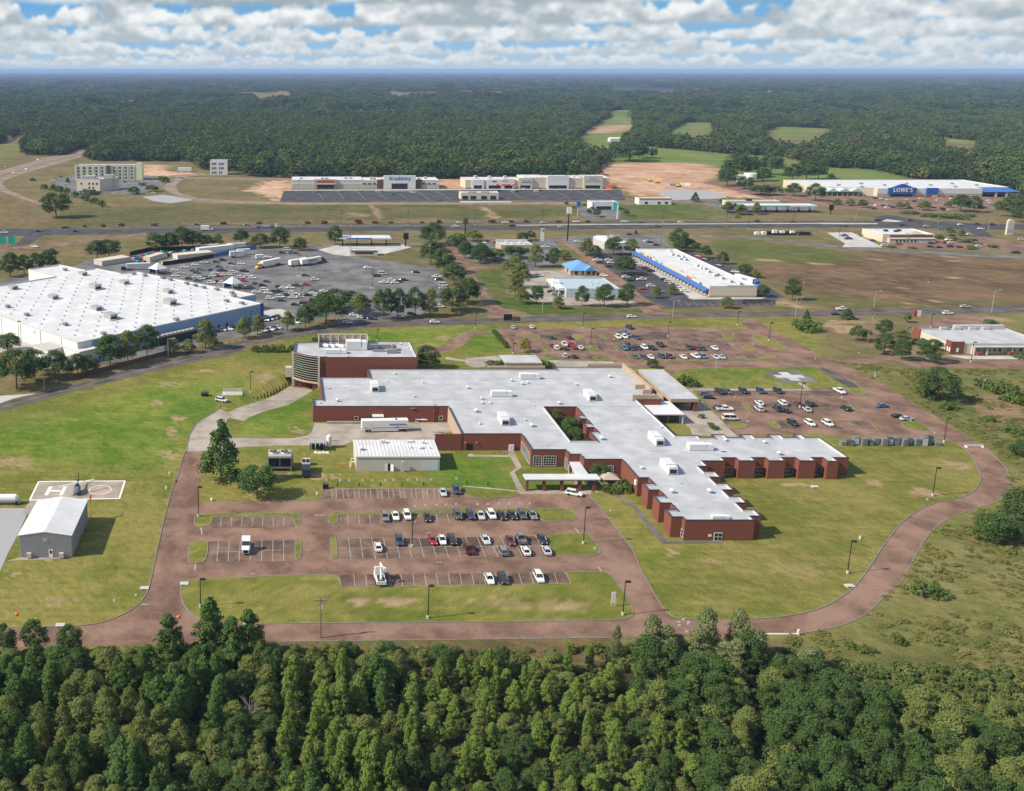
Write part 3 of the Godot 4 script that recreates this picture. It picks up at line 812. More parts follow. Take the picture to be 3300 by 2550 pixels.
	sheet("side_entrance", pts(["d", -400, 1420, 0, 1398, 290, 1378, 100, 1420, -400, 1600]), .02, M.pale_concrete)
	# highway, slip roads and far streets
	sheet("highway", pts(["a", -900, 1120, 0, 1072, 1000, 1064, 2184, 1052, "b", 1000, 950, 2184, 937, "t", 1000, 574, 2184, 572, "u", 600, 582, 2184, 588, 3200, 600, 3200, 660, 2184, 640, 1750, 640, 600, 612, "t", 2184, 618, 1000, 622, "b", 2184, 970, 1000, 978, "a", 2184, 1086, 1000, 1100, 0, 1118, -900, 1180]), .03, M.black_asphalt)
	sheet("highway", pts(["a", -900, 1088, 0, 1062, 400, 1060, 1000, 1042, 2184, 1028, "b", 1000, 930, 2184, 915, "t", 1000, 552, 2184, 540, "u", 560, 540, 600, 566, "t", 2184, 566, 1000, 570, "b", 2184, 930, 1000, 942, "a", 2184, 1043, 1000, 1056, 400, 1070]), .03, M.road_asphalt)
	sheet("junction", pts(["u", 560, 560, 570, 495, 700, 482, 820, 490, 1100, 540, 1700, 575, 2300, 585, 2300, 600, 1760, 640, 1850, 722, 1640, 715, 1600, 660, 1300, 600, 600, 590]), .036, M.black_asphalt)
	sheet("median_strip", pts(["t", -1200, 590, 0, 578, 2184, 567, "u", 600, 570, 605, 580, 0, 580, "t", 2184, 575, 0, 585, -1200, 597]), .045, M.pale_concrete)
	sheet("splitter", pts(["u", 640, 550, 700, 525, 880, 550, 800, 558]), .05, M.pale_concrete)
	sheet("slip_road", pts(["a", 0, 1100, 330, 1100, 200, 1175, 100, 1200, -200, 1260, -200, 1240, 100, 1180, 180, 1110]), .034, M.black_asphalt)
	sheet("slip_road", pts(["a", -300, 1240, 0, 1195, 300, 1180, 1020, 1090, 1035, 1105, 300, 1200, 0, 1235, -300, 1290]), .04, M.red_asphalt)
	for q in [["a", -600, 800, 0, 655, 280, 578, 620, 483, 760, 400, 850, 385, 860, 395, 650, 495, 560, 540, 300, 606, 0, 688, -600, 840], ["a", -600, 860, 0, 702, 150, 648, 600, 535, 610, 548, 180, 672, 40, 720, 10, 750, 60, 790, 200, 850, 320, 892, 320, 908, 190, 868, 0, 800, -100, 810, -600, 920], ["a", 1140, 770, 1240, 702, 1300, 702, 1232, 762, 1262, 812, 1400, 850, 1700, 870, 2184, 880, "b", 1000, 801, 2184, 797, 2184, 810, 1000, 812, "a", 2184, 896, 1500, 885, 1300, 852, 1180, 800], ["a", 1180, 690, 1400, 675, 1460, 680, 1290, 702, "a", 2100, 712, 2100, 722, 1290, 712]]:
		sheet("road", pts(q), .03, M.tan_road)
	sheet("frontage_road", pts(["e", 690, 230, 1000, 200, 1500, 205, 2184, 190, "g", 250, 165, 600, 150, 960, 122, "t", 0, 690, 700, 688, 1000, 703, 1600, 733, 2184, 783, "h", 700, 343, 1000, 368, 1880, 412, 2600, 430, 2600, 455, 1880, 432, 1000, 388, 700, 363, "t", 2184, 806, 1600, 754, 1000, 720, 700, 706, 0, 712, "g", 960, 140, 640, 175, 250, 180, "e", 2184, 205, 1500, 222, 1000, 216, 720, 245]), .028, M.grey_asphalt)
	sheet("parking_lot", pts(["x", 60, 298, 1000, 292, 2184, 290, "y", 600, 285, 2184, 285, 2250, 420, 1450, 425, 760, 420, 120, 440, "x", 2184, 430, 1000, 440, 0, 450]), .024, M.black_asphalt)
	stripes("x", 480, 300, 2000, 300, 560, 410, 2200, 410, 6, M.line_white, .3)
	stripes("y", 760, 290, 1900, 290, 930, 405, 2150, 405, 4, M.line_white, .3)
	sheet("sidewalk", pts(["x", 60, 288, 2184, 278, "y", 600, 274, 2060, 274, 2060, 283, 600, 284, "x", 2184, 289, 60, 297]), .04, M.pale_concrete)
	for i in 12:
		var xx := 1340.0 + i * 30.0
		mark(["x", xx, 292, xx + 20, 306], 1.0, .045)
	sheet("planted_strip", pts(["y", 120, 430, 780, 432, 790, 445, 130, 448]), .05, M.pale_concrete)
	sheet("parking_lot", pts(["y", 1640, 520, 1900, 480, 2184, 560, 2184, 660, 1700, 640]), .02, M.grey_asphalt)
	sheet("parking_lot", pts(["c", 1000, 585, 1450, 603, 2060, 603, 2300, 640, 2200, 665, 1700, 668, 1500, 678, 1300, 660, 1100, 640, 900, 612, 700, 560, 570, 528, 600, 520]), .024, M.red_asphalt)
	sheet("forecourt", pts(["t", 860, 340, 1200, 330, 1550, 330, 2100, 380, 2120, 450, 1500, 450, 1250, 460, 1000, 400]), .03, M.grey_asphalt)
	sheet("road", pts(["t", -200, 345, 800, 325, 1000, 360, 1100, 350, 860, 350, -200, 365]), .034, M.grey_asphalt)
	sheet("building_lot", pts(["t", 420, 240, 560, 200, 900, 210, 1100, 250, 1150, 300, 560, 320, 420, 260]), .03, M.gravel)
	sheet("parking_lot", pts(["u", 50, 672, 320, 668, 640, 820, 640, 832, 215, 828, 250, 790]), .034, M.pale_concrete)
	sheet("parking_lot", pts(["u", 640, 765, 1250, 745, 1700, 720, 1850, 722, 2184, 800, 2184, 880, 1900, 850, 1560, 860, 1000, 850, 780, 845, 640, 800]), .03, M.red_asphalt)
	sheet("parking_lot", pts(["a", 340, 730, 520, 690, 1000, 690, 1180, 710, 1130, 760, 1000, 820, 760, 820, 480, 810]), .024, M.grey_asphalt)
	sheet("gravel_yard", pts(["a", 1000, 840, 1150, 825, 1380, 860, 1200, 885, 1080, 870]), .024, M.gravel)
	# clinic car park
	sheet("parking_lot", pts(["h", 950, 985, 1130, 1010, 1330, 975, 1500, 925, 1650, 884, 1830, 888, 2000, 960, 1700, 970, 1500, 985, 1340, 990, 1250, 1080, 1350, 1200, 1600, 1262, 2184, 1238, 2700, 1230, 2700, 1310, 1350, 1296, 1150, 1235, 840, 1290, 700, 1240, 1000, 1225, 1130, 1190, 1000, 1090]), .024, M.red_asphalt)
	sheet("sidewalk", pts(["h", 1520, 1195, 1600, 1205, 2700, 1210, 2700, 1236, 1750, 1232]), .034, M.pale_concrete)
	island(["h", 1080, 1130, 1180, 1080, 1270, 1130, 1350, 1200, 1420, 1250, 1300, 1262, 1160, 1210])

# ---------------------------------------------------------------- trees
func leaf(s: MB, p: Vector3, out: Vector3, size: float, r: RandomNumberGenerator, long := 1.0, slim := 1.0) -> void:
	var n := (out + Vector3(r.randf_range(-1, 1), r.randf_range(-.6, 1.1), r.randf_range(-1, 1)) * .9).normalized()
	var a := n.cross(Vector3(r.randf_range(-1, 1), r.randf_range(-1, 1), r.randf_range(-1, 1))).normalized()
	var b := n.cross(a)
	var w := size * r.randf_range(.65, 1.3)
	a.y /= slim  # crowns are stretched upwards when placed; their leaves are not
	b.y /= slim
	s.quad(p - a * w * long, p - b * w * .62, p + a * w * long, p + b * w * .62)

func leaf_tone(s: MB, r: RandomNumberGenerator, spread: float) -> void:
	var j := 1.0 + r.randf_range(-spread, spread)
	s.col = Color(j * r.randf_range(.93, 1.1), j, j * r.randf_range(.8, 1.1))

# crowns fill a box one unit high; their radius is one unit too, so a tree is scaled to (radius, height, radius)
func crown(kind: String, sd: int, clumps: int, leaves: int, size: float) -> ArrayMesh:
	var r := RandomNumberGenerator.new()
	r.seed = sd
	var s := MB.new()
	s.colored = true
	for i in clumps:
		var c := Vector3.ZERO
		var cr := .3
		var hh := .12
		if kind == "round":
			var th := r.randf() * TAU
			var v := r.randf_range(-.75, 1.0)
			var q := sqrt(maxf(0, 1 - v * v)) * r.randf_range(.5, .78)
			if v < -.2: q *= 1.15
			c = Vector3(cos(th) * q, .52 + v * .38, sin(th) * q)
			cr = r.randf_range(.24, .36)
			hh = cr * .42
		elif kind == "oval":
			var th := r.randf() * TAU
			var v := r.randf_range(0.0, 1.0)
			var q := (1.0 - pow(absf(v - .3) / .72, 2.0)) * r.randf_range(.4, .72)
			c = Vector3(cos(th) * q, .2 + v * .7, sin(th) * q)
			cr = r.randf_range(.24, .36)
			hh = cr * .36
		elif kind == "cone":
			var v := pow(r.randf(), 1.25)
			var th := r.randf() * TAU
			var q := (1.0 - v) * r.randf_range(.55, .88) + .04
			c = Vector3(cos(th) * q, .12 + v * .82, sin(th) * q)
			cr = lerpf(.34, .16, v)
			hh = cr * .3
		elif kind == "pine":
			var v := r.randf()
			var th := r.randf() * TAU
			var q := (1.0 - pow(v, 1.9)) * r.randf_range(.35, .95) * (.75 + .3 * sin(th * 2.0 + sd))
			c = Vector3(cos(th) * q, .14 + v * .8, sin(th) * q)
			cr = r.randf_range(.15, .27)
			hh = cr * .3
		else:  # shrub: a low spread of clumps
			var th := r.randf() * TAU
			var q := sqrt(r.randf()) * .78
			c = Vector3(cos(th) * q, r.randf_range(.12, .74) * (1.1 - q * .55), sin(th) * q)
			cr = r.randf_range(.2, .34)
			hh = cr * .75
		var tone := r.randf_range(.86, 1.14)
		for j in leaves:
			var d := Vector3(r.randfn(), r.randfn(), r.randfn()).normalized()
			if d.y < -.35: d.y = -d.y
			var rad := pow(r.randf(), .4)
			leaf_tone(s, r, .2)
			s.col = s.col * tone
			s.col.a = 1
			var p := c + Vector3(d.x * cr, d.y * hh, d.z * cr) * rad
			p.y = clampf(p.y, .02, 1.0)
			leaf(s, p, d, size, r, 1.5 if kind == "pine" else 1.1, {"round": 2.5, "oval": 2.6, "cone": 2.9, "pine": 2.7}.get(kind, 1.1))
	return s.mesh()

func stem(sd: int, top := .72, bare := false) -> ArrayMesh:
	var r := RandomNumberGenerator.new()
	r.seed = sd
	var s := MB.new()
	s.tube(Vector3(0, -.02, 0), Vector3(.01, top * .55, .01), .055, .04, 7)
	s.tube(Vector3(.01, top * .55, .01), Vector3(0, top + .1, 0), .04, .012, 6)
	for i in (14 if bare else 6):
		var th := i * 2.4 + r.randf()
		var y := r.randf_range(.22, .62)
		s.tube(Vector3(0, y, 0), Vector3(cos(th) * .55, y + r.randf_range(.1, .3), sin(th) * .55), .022, .006, 5)
		if bare:
			var e := Vector3(cos(th) * .55, y + .2, sin(th) * .55)
			for q in 3: s.tube(Vector3(cos(th) * .3, y + .1, sin(th) * .3), e + Vector3(r.randf_range(-.3, .3), r.randf_range(0, .2), r.randf_range(-.3, .3)), .012, .004, 4)
	return s.mesh()

var crowns := {}
var stems := []
var TREE := {
	"b": ["round", "dark green broadleaf tree", "leaf_dark"], "o": ["oval", "olive green broadleaf tree", "leaf_olive"],
	"l": ["round", "bright green round-headed tree", "leaf_bright"], "c": ["cone", "small dark conical evergreen", "leaf_dark"],
	"p": ["pine", "dark green pine tree", "leaf_pine"], "s": ["shrub", "dense green shrub", "leaf_shrub"],
	"r": ["shrub", "dark red flowering shrub", "leaf_red"], "y": ["oval", "yellowing broadleaf tree", "leaf_yellow"],
	"k": ["cone", "dark green pine tree", "leaf_pine"], "j": ["round", "dark green pine tree", "leaf_pine"],
	"q": ["pine", "young bright green pine", "leaf_young"], "h": ["oval", "pale grey green thin-leaved tree", "leaf_grey"],
}

func leaf_mats() -> void:
	for k in [["leaf_dark", .058, .1, .029], ["leaf_olive", .135, .165, .048], ["leaf_bright", .13, .19, .035], ["leaf_pine", .07, .125, .034], ["leaf_shrub", .09, .135, .034], ["leaf_red", .11, .03, .03], ["leaf_yellow", .26, .22, .04], ["leaf_young", .132, .196, .042], ["leaf_grey", .15, .18, .08], ["leaf_wood", 1, 1, 1]]:
		var m := mat(k[0], k[1], k[2], k[3], .75, 0, .2)
		m.vertex_color_use_as_albedo = true
		m.backlight_enabled = true
		m.backlight = srgb(k[1] * .35, k[2] * .4, k[3] * .25) if k[0] != "leaf_wood" else srgb(.012, .024, .006)
	for v in 3:
		crowns["round%d" % v] = crown("round", 11 + v, 58, 84, .05)
		crowns["oval%d" % v] = crown("oval", 31 + v, 54, 80, .052)
		crowns["cone%d" % v] = crown("cone", 51 + v, 74, 52, .062)
		crowns["pine%d" % v] = crown("pine", 71 + v, 96, 62, .046)
		crowns["shrub%d" % v] = crown("shrub", 91 + v, 24, 44, .075)
		stems.append(stem(5 + v))

func plant(kind: String, where: Vector3, h: float, rad: float, label: String, group: String, called := "") -> Node3D:
	var d = TREE[kind]
	var nm: String = called if called else {"b": "broadleaf_tree", "o": "broadleaf_tree", "l": "broadleaf_tree", "c": "evergreen_tree", "p": "pine_tree", "s": "shrub", "r": "flowering_shrub", "y": "broadleaf_tree", "q": "young_pine", "k": "pine_tree", "j": "pine_tree", "h": "broadleaf_tree"}[kind]
	var t := thing(nm, label, "shrub" if kind in ["s", "r"] else "tree", where, rng.randf() * TAU, group)
	var c := part(t, "crown" if not kind in ["s", "r"] else "foliage", crowns["%s%d" % [d[0], rng.randi() % 3]], M[d[2]])
	c.scale = Vector3(rad, h, rad)
	var m := part(t, "trunk" if not kind in ["s", "r"] else "stem", stems[rng.randi() % 3], M.bark)
	m.scale = Vector3(rad, h * .92, rad) * Vector3(.72, 1, .72)
	return t

# rows: "x base top width kind"; where: what the tree stands beside
func trees(k: String, rows: String, where: String, group: String) -> void:
	for e in rows.split(","):
		var a := e.strip_edges().split(" ")
		var b := at(k, float(a[0]), float(a[1]))
		var h := clampf(tall(b, k, float(a[2])), 1.2, 26.0)
		var w := metres(b, k, float(a[3])) * .5
		plant(a[4], b, h * (1.08 if a[4] in ["b", "o", "l"] else 1.0), w * 1.34, "%s %s" % [TREE[a[4]][1], where], group)

func planting() -> void:
	leaf_mats()
	trees("e", "850 840 610 240 b,940 735 570 220 b,1110 770 600 170 o,1300 800 560 150 b,1410 790 575 110 b,1545 780 565 140 b,1665 780 570 130 o,1840 740 555 190 b,688 870 695 120 b,550 890 740 110 o", "between the supermarket car park and the public road", "trees along the supermarket car park")
	trees("e", "1955 680 490 170 b,1855 530 365 160 b,1770 440 255 150 b,1670 370 195 150 b,1680 220 55 170 b", "in the row beside the red side road", "trees in a row by the side road")
	trees("e", "185 215 100 110 b,335 240 135 130 b,490 240 85 140 b,645 260 165 100 b,920 220 80 110 b,1870 230 130 130 l,2005 190 105 120 l,1890 260 150 110 b,1940 320 195 90 b,2055 340 215 120 b,2140 330 250 80 o", "on the verge below the highway", "trees on the verge of the highway")
	trees("d", "760 330 190 150 b,850 320 180 160 b,80 465 290 130 b,190 450 305 110 b,285 430 290 110 b,390 420 250 130 b,1225 265 130 150 b,1330 260 130 120 b,1425 250 90 150 b,1510 240 110 130 b,1615 235 140 90 b,1700 230 130 100 o", "behind the white-roofed supermarket", "trees behind the supermarket")
	trees("d", "130 1340 1060 260 b,60 1050 920 180 b,270 1260 1050 200 b,430 1260 1060 180 b,610 1250 1080 160 b,690 1230 1090 150 b,860 1170 940 210 b,1000 1140 900 150 o,1150 1090 860 170 b,1355 1070 955 120 o,1475 1060 960 110 o,1605 1030 810 160 o,1660 990 930 90 o,1910 950 785 120 o,2015 920 770 110 o", "between the blue supermarket wall and the public road", "trees below the supermarket wall")
	trees("e", "305 1055 985 62 s,375 1055 985 62 s,440 1055 985 62 s,505 1055 985 62 s,585 1050 980 62 s,765 985 930 60 s", "in the row behind the glass-cornered tower", "shrubs behind the tower")
	trees("g", "850 270 150 100 o,910 285 205 80 b,1040 265 140 110 b,1165 260 155 100 o,1500 220 90 110 b,1505 240 160 90 b,1570 220 155 80 b,1620 245 180 60 b,1690 290 205 70 b,1810 330 250 70 b,1970 410 335 90 b,2040 425 370 70 o,1115 405 280 140 b,1840 640 565 90 o,1450 545 470 70 o,1340 570 490 70 o,2090 560 480 80 b", "round the white-roofed row of shops", "trees round the row of shops")
	trees("g", "0 290 180 90 b,100 325 195 110 b,210 310 220 110 l,345 290 205 130 b,490 350 200 110 o,615 350 225 90 b,690 300 235 90 l,330 420 280 170 o,380 500 320 130 o,350 560 400 110 o,395 610 500 90 o,500 610 485 80 b,650 645 560 80 o,818 625 495 85 b,975 630 475 120 b,1135 620 475 105 b,25 600 440 100 b", "round the pale blue-grey commercial building", "trees round the commercial building")
	trees("h", "370 770 615 110 b,800 920 830 90 c,480 1000 900 200 s,480 960 840 60 c,885 1090 980 105 b,1090 1050 930 110 b,1090 1195 1040 135 b,1215 1110 1000 130 o,1225 1240 1080 110 b,1450 1255 1090 160 b,1375 1115 1065 120 s,1270 945 870 60 o,960 1030 1000 70 s,1920 945 920 100 s,2150 1225 1190 90 s", "near the low clinic with brick end walls", "trees near the clinic")
	trees("l", "1630 280 85 200 b,1700 335 270 90 s,1560 260 160 120 s,1930 200 120 110 s,2050 240 140 130 s,2130 300 200 100 s,2080 280 230 80 s,2090 480 440 90 s,2160 640 540 120 b,1960 410 370 70 s,2150 500 460 60 s", "in the rough grass beyond the loop road", "trees beyond the loop road")
	trees("q", "2130 330 140 140 b,2000 415 270 170 b,2100 390 300 120 b,1240 985 950 60 s,1500 965 900 60 s,1330 1010 970 80 s,1640 700 630 120 s,1720 700 650 110 s", "in the rough grass below the loop road bend", "shrubs and trees below the loop road")
	var pn := at("i", 1555, 1000)
	plant("k", pn, 20.2, 6.9, "tallest dark pine tree beside the west drive and the concrete yard", "", "pine_tree")
	var pm := at("i", 1810, 1092)
	plant("j", pm, 9.6, 6.0, "smaller broad pine with red soil under it by the front car park", "", "pine_tree")
	trees("j", "1300 375 190 190 b", "against the end wall of the brick tower", "")
	trees("k", "415 295 190 85 y", "at the edge of the north car park", "")
	for i in 7:
		var q := at("k", 205 + i * 13.5, 165 + i * 16.5)
		plant("s", q, 2.6, 1.7, "dense green shrub in the hedge beside the north car park", "hedge shrubs by the north car park")
	trees("k", "545 395 345 130 s,480 392 360 80 s,215 395 350 140 s,1540 530 445 90 s,1600 535 470 80 s,1095 392 375 34 s", "against the back walls of the hospital", "shrubs behind the hospital")
	trees("k", "1315 405 345 70 b", "by the hospital's east entrance road", "")
	for q in [[93.0, -324.0, 6.5, 3.2], [95.0, -315.0, 7.0, 3.6], [94.0, -306.0, 6.8, 3.4], [96.5, -301.5, 5.0, 1.6], [92.5, -311.0, 6.0, 2.6], [96.0, -320.0, 5.6, 2.4]]:
		plant("b", Vector3(q[0], 0, q[1]), q[2], q[3], "dark green broadleaf tree inside the hospital's walled courtyard", "courtyard trees")
	plant("b", Vector3(93.6, 0, -279.2), 5.4, 3.3, "dark green round tree behind the gazebo at the front entrance", "")
	for q in [[97.2, -272.6, 2.9, 2.2], [99.0, -270.6, 3.4, 2.0], [93.4, -270.4, 2.6, 2.0], [95.4, -269.6, 2.2, 1.6], [99.2, -274.6, 3.2, 1.6]]:
		plant("s", Vector3(q[0], 0, q[1]), q[2], q[3], "dense dark shrub between the gazebo and the saw-toothed brick wing", "shrubs round the gazebo")
	trees("l", "120 392 362 42 s,205 465 435 50 s,180 440 415 40 s,190 452 428 36 s", "in the paving outside the east entrance", "entrance shrubs")
	trees("c", "530 625 575 40 c,690 545 455 90 b,740 505 385 130 b,800 500 395 90 b,690 680 625 50 o,760 690 640 60 o,840 690 630 35 o,910 490 385 100 b,870 520 455 70 b,1020 520 440 80 b,1090 515 420 100 b,1150 510 425 70 b,1025 595 535 70 b,1135 620 540 80 b,780 560 500 80 b,860 590 540 100 b,930 590 545 70 o,200 420 300 150 b,250 405 320 80 b,320 405 355 35 b,1215 515 485 30 b,130 400 330 70 b", "near the pasture and the cleared orange soil", "trees near the pasture")
	trees("u", "830 415 340 80 o,905 415 340 70 o,1100 430 330 130 o,1490 440 270 170 b,1640 450 290 140 b,1360 400 330 80 o,160 370 305 100 o,300 380 310 100 o,435 400 320 90 b,1890 420 330 80 o,2060 500 280 260 b,2140 560 300 150 b,950 465 425 160 s,1150 500 450 150 s,1300 510 455 180 s,1480 520 460 180 s,1600 500 460 120 s", "in the car park of the blue-gabled store", "trees by the blue-gabled store")
	trees("u", "480 712 660 140 s,1260 735 690 120 s,1370 670 600 90 o,1500 705 640 80 o,1620 850 810 120 s,1690 810 765 70 s,1850 835 790 110 s,970 845 815 90 s,745 835 805 80 s,830 800 780 70 s,1550 775 730 150 s,1430 750 710 100 s", "round the restaurant with the brown frieze", "plants round the restaurant")
	trees("a", "395 985 815 180 b", "standing alone in the loop of the slip road", "")
	trees("a", "310 785 740 50 s,370 795 745 55 s,420 805 750 55 s,470 812 770 50 s,530 845 790 50 s,600 868 810 60 s,660 885 830 55 s,712 910 850 50 s,940 822 770 70 b,1070 805 760 80 b,620 825 775 110 s,1150 735 680 70 s,475 742 700 30 c,575 747 710 30 c,230 728 700 40 s,600 562 515 40 c,680 820 790 60 s,1000 760 735 50 s", "below the two hotels", "shrubs and trees below the hotels")
	trees("x", "365 720 680 75 r,575 720 670 80 r,1010 720 645 85 r,1225 715 680 80 r,1425 715 680 60 r,1825 715 680 50 r,2045 710 665 80 r", "on the far verge of the highway", "red shrubs along the highway")
	trees("y", "535 705 660 85 r,780 705 670 60 r,980 700 665 70 r,1390 705 670 60 r", "on the far verge of the highway", "red shrubs along the highway")
	trees("a", "595 1055 1035 30 r,727 1050 1028 36 r,853 1045 1022 42 r,1090 1042 1020 45 r,1572 1033 1008 45 r,1823 1030 1010 40 r", "on the far verge of the highway", "red shrubs along the highway")
	trees("y", "1490 475 420 50 s,1715 488 450 60 s,1880 628 535 80 b,1780 590 530 60 b,1820 545 505 60 b,1570 520 485 70 s", "round the small white and teal bank", "plants round the bank")
	trees("y", "925 940 835 130 b,1030 930 815 110 b,1100 945 905 40 s", "by the tall white pylon sign", "trees by the pylon sign")
	trees("t", "165 690 635 40 c,60 490 425 60 b,140 495 470 40 s,1165 450 365 110 b,1300 470 370 110 o,1465 470 350 80 o,1265 515 480 50 s,1110 355 300 110 o", "near the filling station beyond the highway", "plants near the filling station")
	foreground_wood()
	undergrowth()
	far_woods()

func foreground_wood() -> void:
	var r := RandomNumberGenerator.new()
	r.seed = 77
	var road := pts(["r", -900, 300, 0, 268, 600, 258, 1180, 240, 2184, 226, "s", 800, 222, 1100, 215, "q", 1050, 960, 1400, 1000, 2184, 1040, 2600, 1060])
	var zz := -118.0
	var n := 0
	while zz > -205.0:
		var x := -75.0 + r.randf() * 3
		while x < 175.0:
			var p := Vector2(x + r.randf_range(-1.6, 1.6), zz + r.randf_range(-1.8, 1.8))
			x += 4.2 + r.randf() * .9
			var edge := -1e9
			for i in road.size() - 1:
				if p.x >= road[i].x and p.x < road[i + 1].x: edge = lerpf(road[i].y, road[i + 1].y, (p.x - road[i].x) / (road[i + 1].x - road[i].x))
			var gap := p.y - edge  # metres from the road's lower kerb towards the camera
			if edge < -1e8 or gap < 3.0: continue
			var sp := nz.get_noise_2d(p.x * 2.2 + 300, p.y * 2.2)
			if p.x > 22 and p.x < 70:
				if gap < 5.5 or (gap < 14 and r.randf() < .4): continue
				if r.randf() < .38:
					var kk := "o" if r.randf() < .55 else "b"
					plant(kk, Vector3(p.x, 0, p.y), minf(r.randf_range(3.2, 6.5), gap * .55), r.randf_range(1.6, 3.0), "%s among the young pines below the bottom road" % TREE[kk][1], "broadleaf trees among the young pines, " + kk, "sapling")
					n += 1
					continue
				plant("q", Vector3(p.x, 0, p.y), minf(r.randf_range(4.4, 8.2), gap * .62), r.randf_range(1.7, 2.8), "young bright green pine in the thinned stand below the bottom road", "young pines below the road")
			elif p.x <= 22:
				if gap > 14 and p.x > -2 and p.x < 18 and r.randf() < .6:
					plant("q", Vector3(p.x, 0, p.y), r.randf_range(7, 11), r.randf_range(2.2, 3.2), "young bright green pine among the olive thicket below the bottom road", "young pines in the thicket")
				elif sp > .12 and gap > 6:
					plant("p", Vector3(p.x, 0, p.y), minf(r.randf_range(7.0, 9.5), gap * .8), r.randf_range(2.6, 3.9), "dark green pine in the thicket below the bottom road", "pines in the foreground wood")
				else:
					var hh := minf(r.randf_range(3.6, 7.8), gap * .7)
					plant("o" if r.randf() < .7 else "b", Vector3(p.x, 0, p.y), hh, r.randf_range(2.0, 3.5), "olive broadleaf tree in the thicket below the bottom road", "olive trees in the foreground wood", "thicket_tree")
			elif p.x < 108:
				if gap < 4.5 or (gap < 9 and r.randf() < .35): continue
				var k := "h" if gap < 14 and r.randf() < .55 else ("b" if sp < .1 or r.randf() < .6 else "o")
				plant(k, Vector3(p.x, 0, p.y), minf(r.randf_range(5.2, 8.8), gap * .95), r.randf_range(2.2, 3.8), "%s in the dense wood below the drive junction" % TREE[k][1], "trees in the dense foreground wood, " + k, "woodland_tree")
			else:
				if gap < 7 or (gap < 20 and r.randf() < .5): continue
				var k := "s" if gap < 22 else ("b" if sp < 0 else "o")
				plant(k, Vector3(p.x, 0, p.y), r.randf_range(4.5, 7.5) if k != "s" else r.randf_range(1.6, 3.6), r.randf_range(2.4, 4.2) if k != "s" else r.randf_range(1.5, 2.8), "%s on the wooded slope below the loop road" % TREE[k][1], "growth below the loop road, " + k, "" if k == "s" else "slope_tree")
			n += 1
		zz -= 4.4
	# the two taller pines that reach over the road and a leafless tree
	for q in [["r", 900, 290, 13.5, 5.0], ["r", 1060, 300, 11.5, 4.6], ["r", 720, 300, 10.5, 4.4], ["r", 990, 320, 11, 4.2]]:
		plant("p", at(q[0], q[1], q[2]), q[3], q[4], "big dark pine reaching over the bottom road by the west junction", "big pines by the west junction")
	for q in [[150, 290, 8.5, 3.4], [20, 300, 8, 3.0], [300, 290, 7.5, 3.0]]:
		plant("b", at("r", q[0], q[1]), q[2], q[3], "dark broadleaf tree reaching over the verge below the hangar", "dark trees below the hangar")
	for q in [[590, 300, 10.5, 3.0], [820, 290, 11.5, 3.4], [960, 290, 11, 3.0], [650, 320, 9, 3.0], [440, 300, 8, 1.4]]:
		plant("h", at("s", q[0], q[1]), q[2], q[3], "tall thin grey-green tree reaching over the drive junction", "thin trees by the drive junction")
	var bt := thing("bare_tree", "leafless pale grey tree standing among the pines", "tree", at("r", 1065, 575))
	part(bt, "trunk", stem(9, .8, true), mat("dead_wood", .2, .17, .155, .9)).scale = Vector3(3.0, 6.4, 3.0)

func scatter(called: String, label: String, spots: Array, proto: ArrayMesh, lo: Color, hi: Color) -> void:
	var mm := MultiMesh.new()
	mm.transform_format = MultiMesh.TRANSFORM_3D
	mm.use_colors = true
	mm.mesh = proto
	mm.instance_count = spots.size()
	for i in spots.size():
		mm.set_instance_transform(i, spots[i])
		mm.set_instance_color(i, lo.lerp(hi, rng.randf()))
	var o := MultiMeshInstance3D.new()
	o.name = numbered(called)
	o.multimesh = mm
	o.material_override = M.leaf_wood
	add_child(o)
	tag(o, label, "undergrowth", "", "stuff")

func undergrowth() -> void:
	var r := RandomNumberGenerator.new()
	r.seed = 31
	var wood := pts(["r", -900, 300, 0, 272, 600, 262, 1180, 262, 2184, 262, "s", 900, 235, 1200, 290, 1600, 330, 2184, 350, 2900, 350, "f", 3000, 1760, -700, 1760])
	var a := []
	for i in 9000:
		var p := Vector2(r.randf_range(-70, 170), r.randf_range(-206, -122))
		if not Geometry2D.is_point_in_polygon(p, wood): continue
		if p.x > 24 and p.x < 70 and nz.get_noise_2d(p.x * 3, p.y * 3) > .12: continue
		var k := r.randf_range(.9, 2.1)
		a.append(Transform3D(Basis(Vector3.UP, r.randf() * TAU).scaled(Vector3(k, k * r.randf_range(.6, 1.3), k)), Vector3(p.x, -.1, p.y)))
		if a.size() > 3200: break
	scatter("undergrowth", "tangled low undergrowth between the trees of the near wood", a, crowns.shrub0, Color(.06, .09, .028), Color(.15, .17, .05))
	var rough := pts(["q", 905, 925, 1250, 862, 1560, 575, 1700, 350, 2080, 190, 2125, 0, "l", 1960, 572, 1500, 300, 1060, 50, "h", 700, 1250, 1300, 1310, 2400, 1320, "f", 2600, 900, 2600, 1450, 2184, 1440, 1600, 1400])
	var b := []
	for i in 30000:
		var p := Vector2(r.randf_range(100, 330), r.randf_range(-440, -160))
		if not Geometry2D.is_point_in_polygon(p, rough): continue
		var nn := nz.get_noise_2d(p.x * 2.4, p.y * 2.4 + 90)
		if nn < r.randf_range(-.25, .3): continue
		var k := r.randf_range(.45, 1.25) * (1.7 if nn > .3 and r.randf() < .25 else 1.0)
		b.append(Transform3D(Basis(Vector3.UP, r.randf() * TAU).scaled(Vector3(k, k * r.randf_range(.5, .9), k)), Vector3(p.x, -.05, p.y)))
		if b.size() > 5200: break
	scatter("rough_scrub", "tall rough grass and weeds beyond the loop road", b, crowns.shrub1, Color(.12, .145, .04), Color(.23, .21, .075))

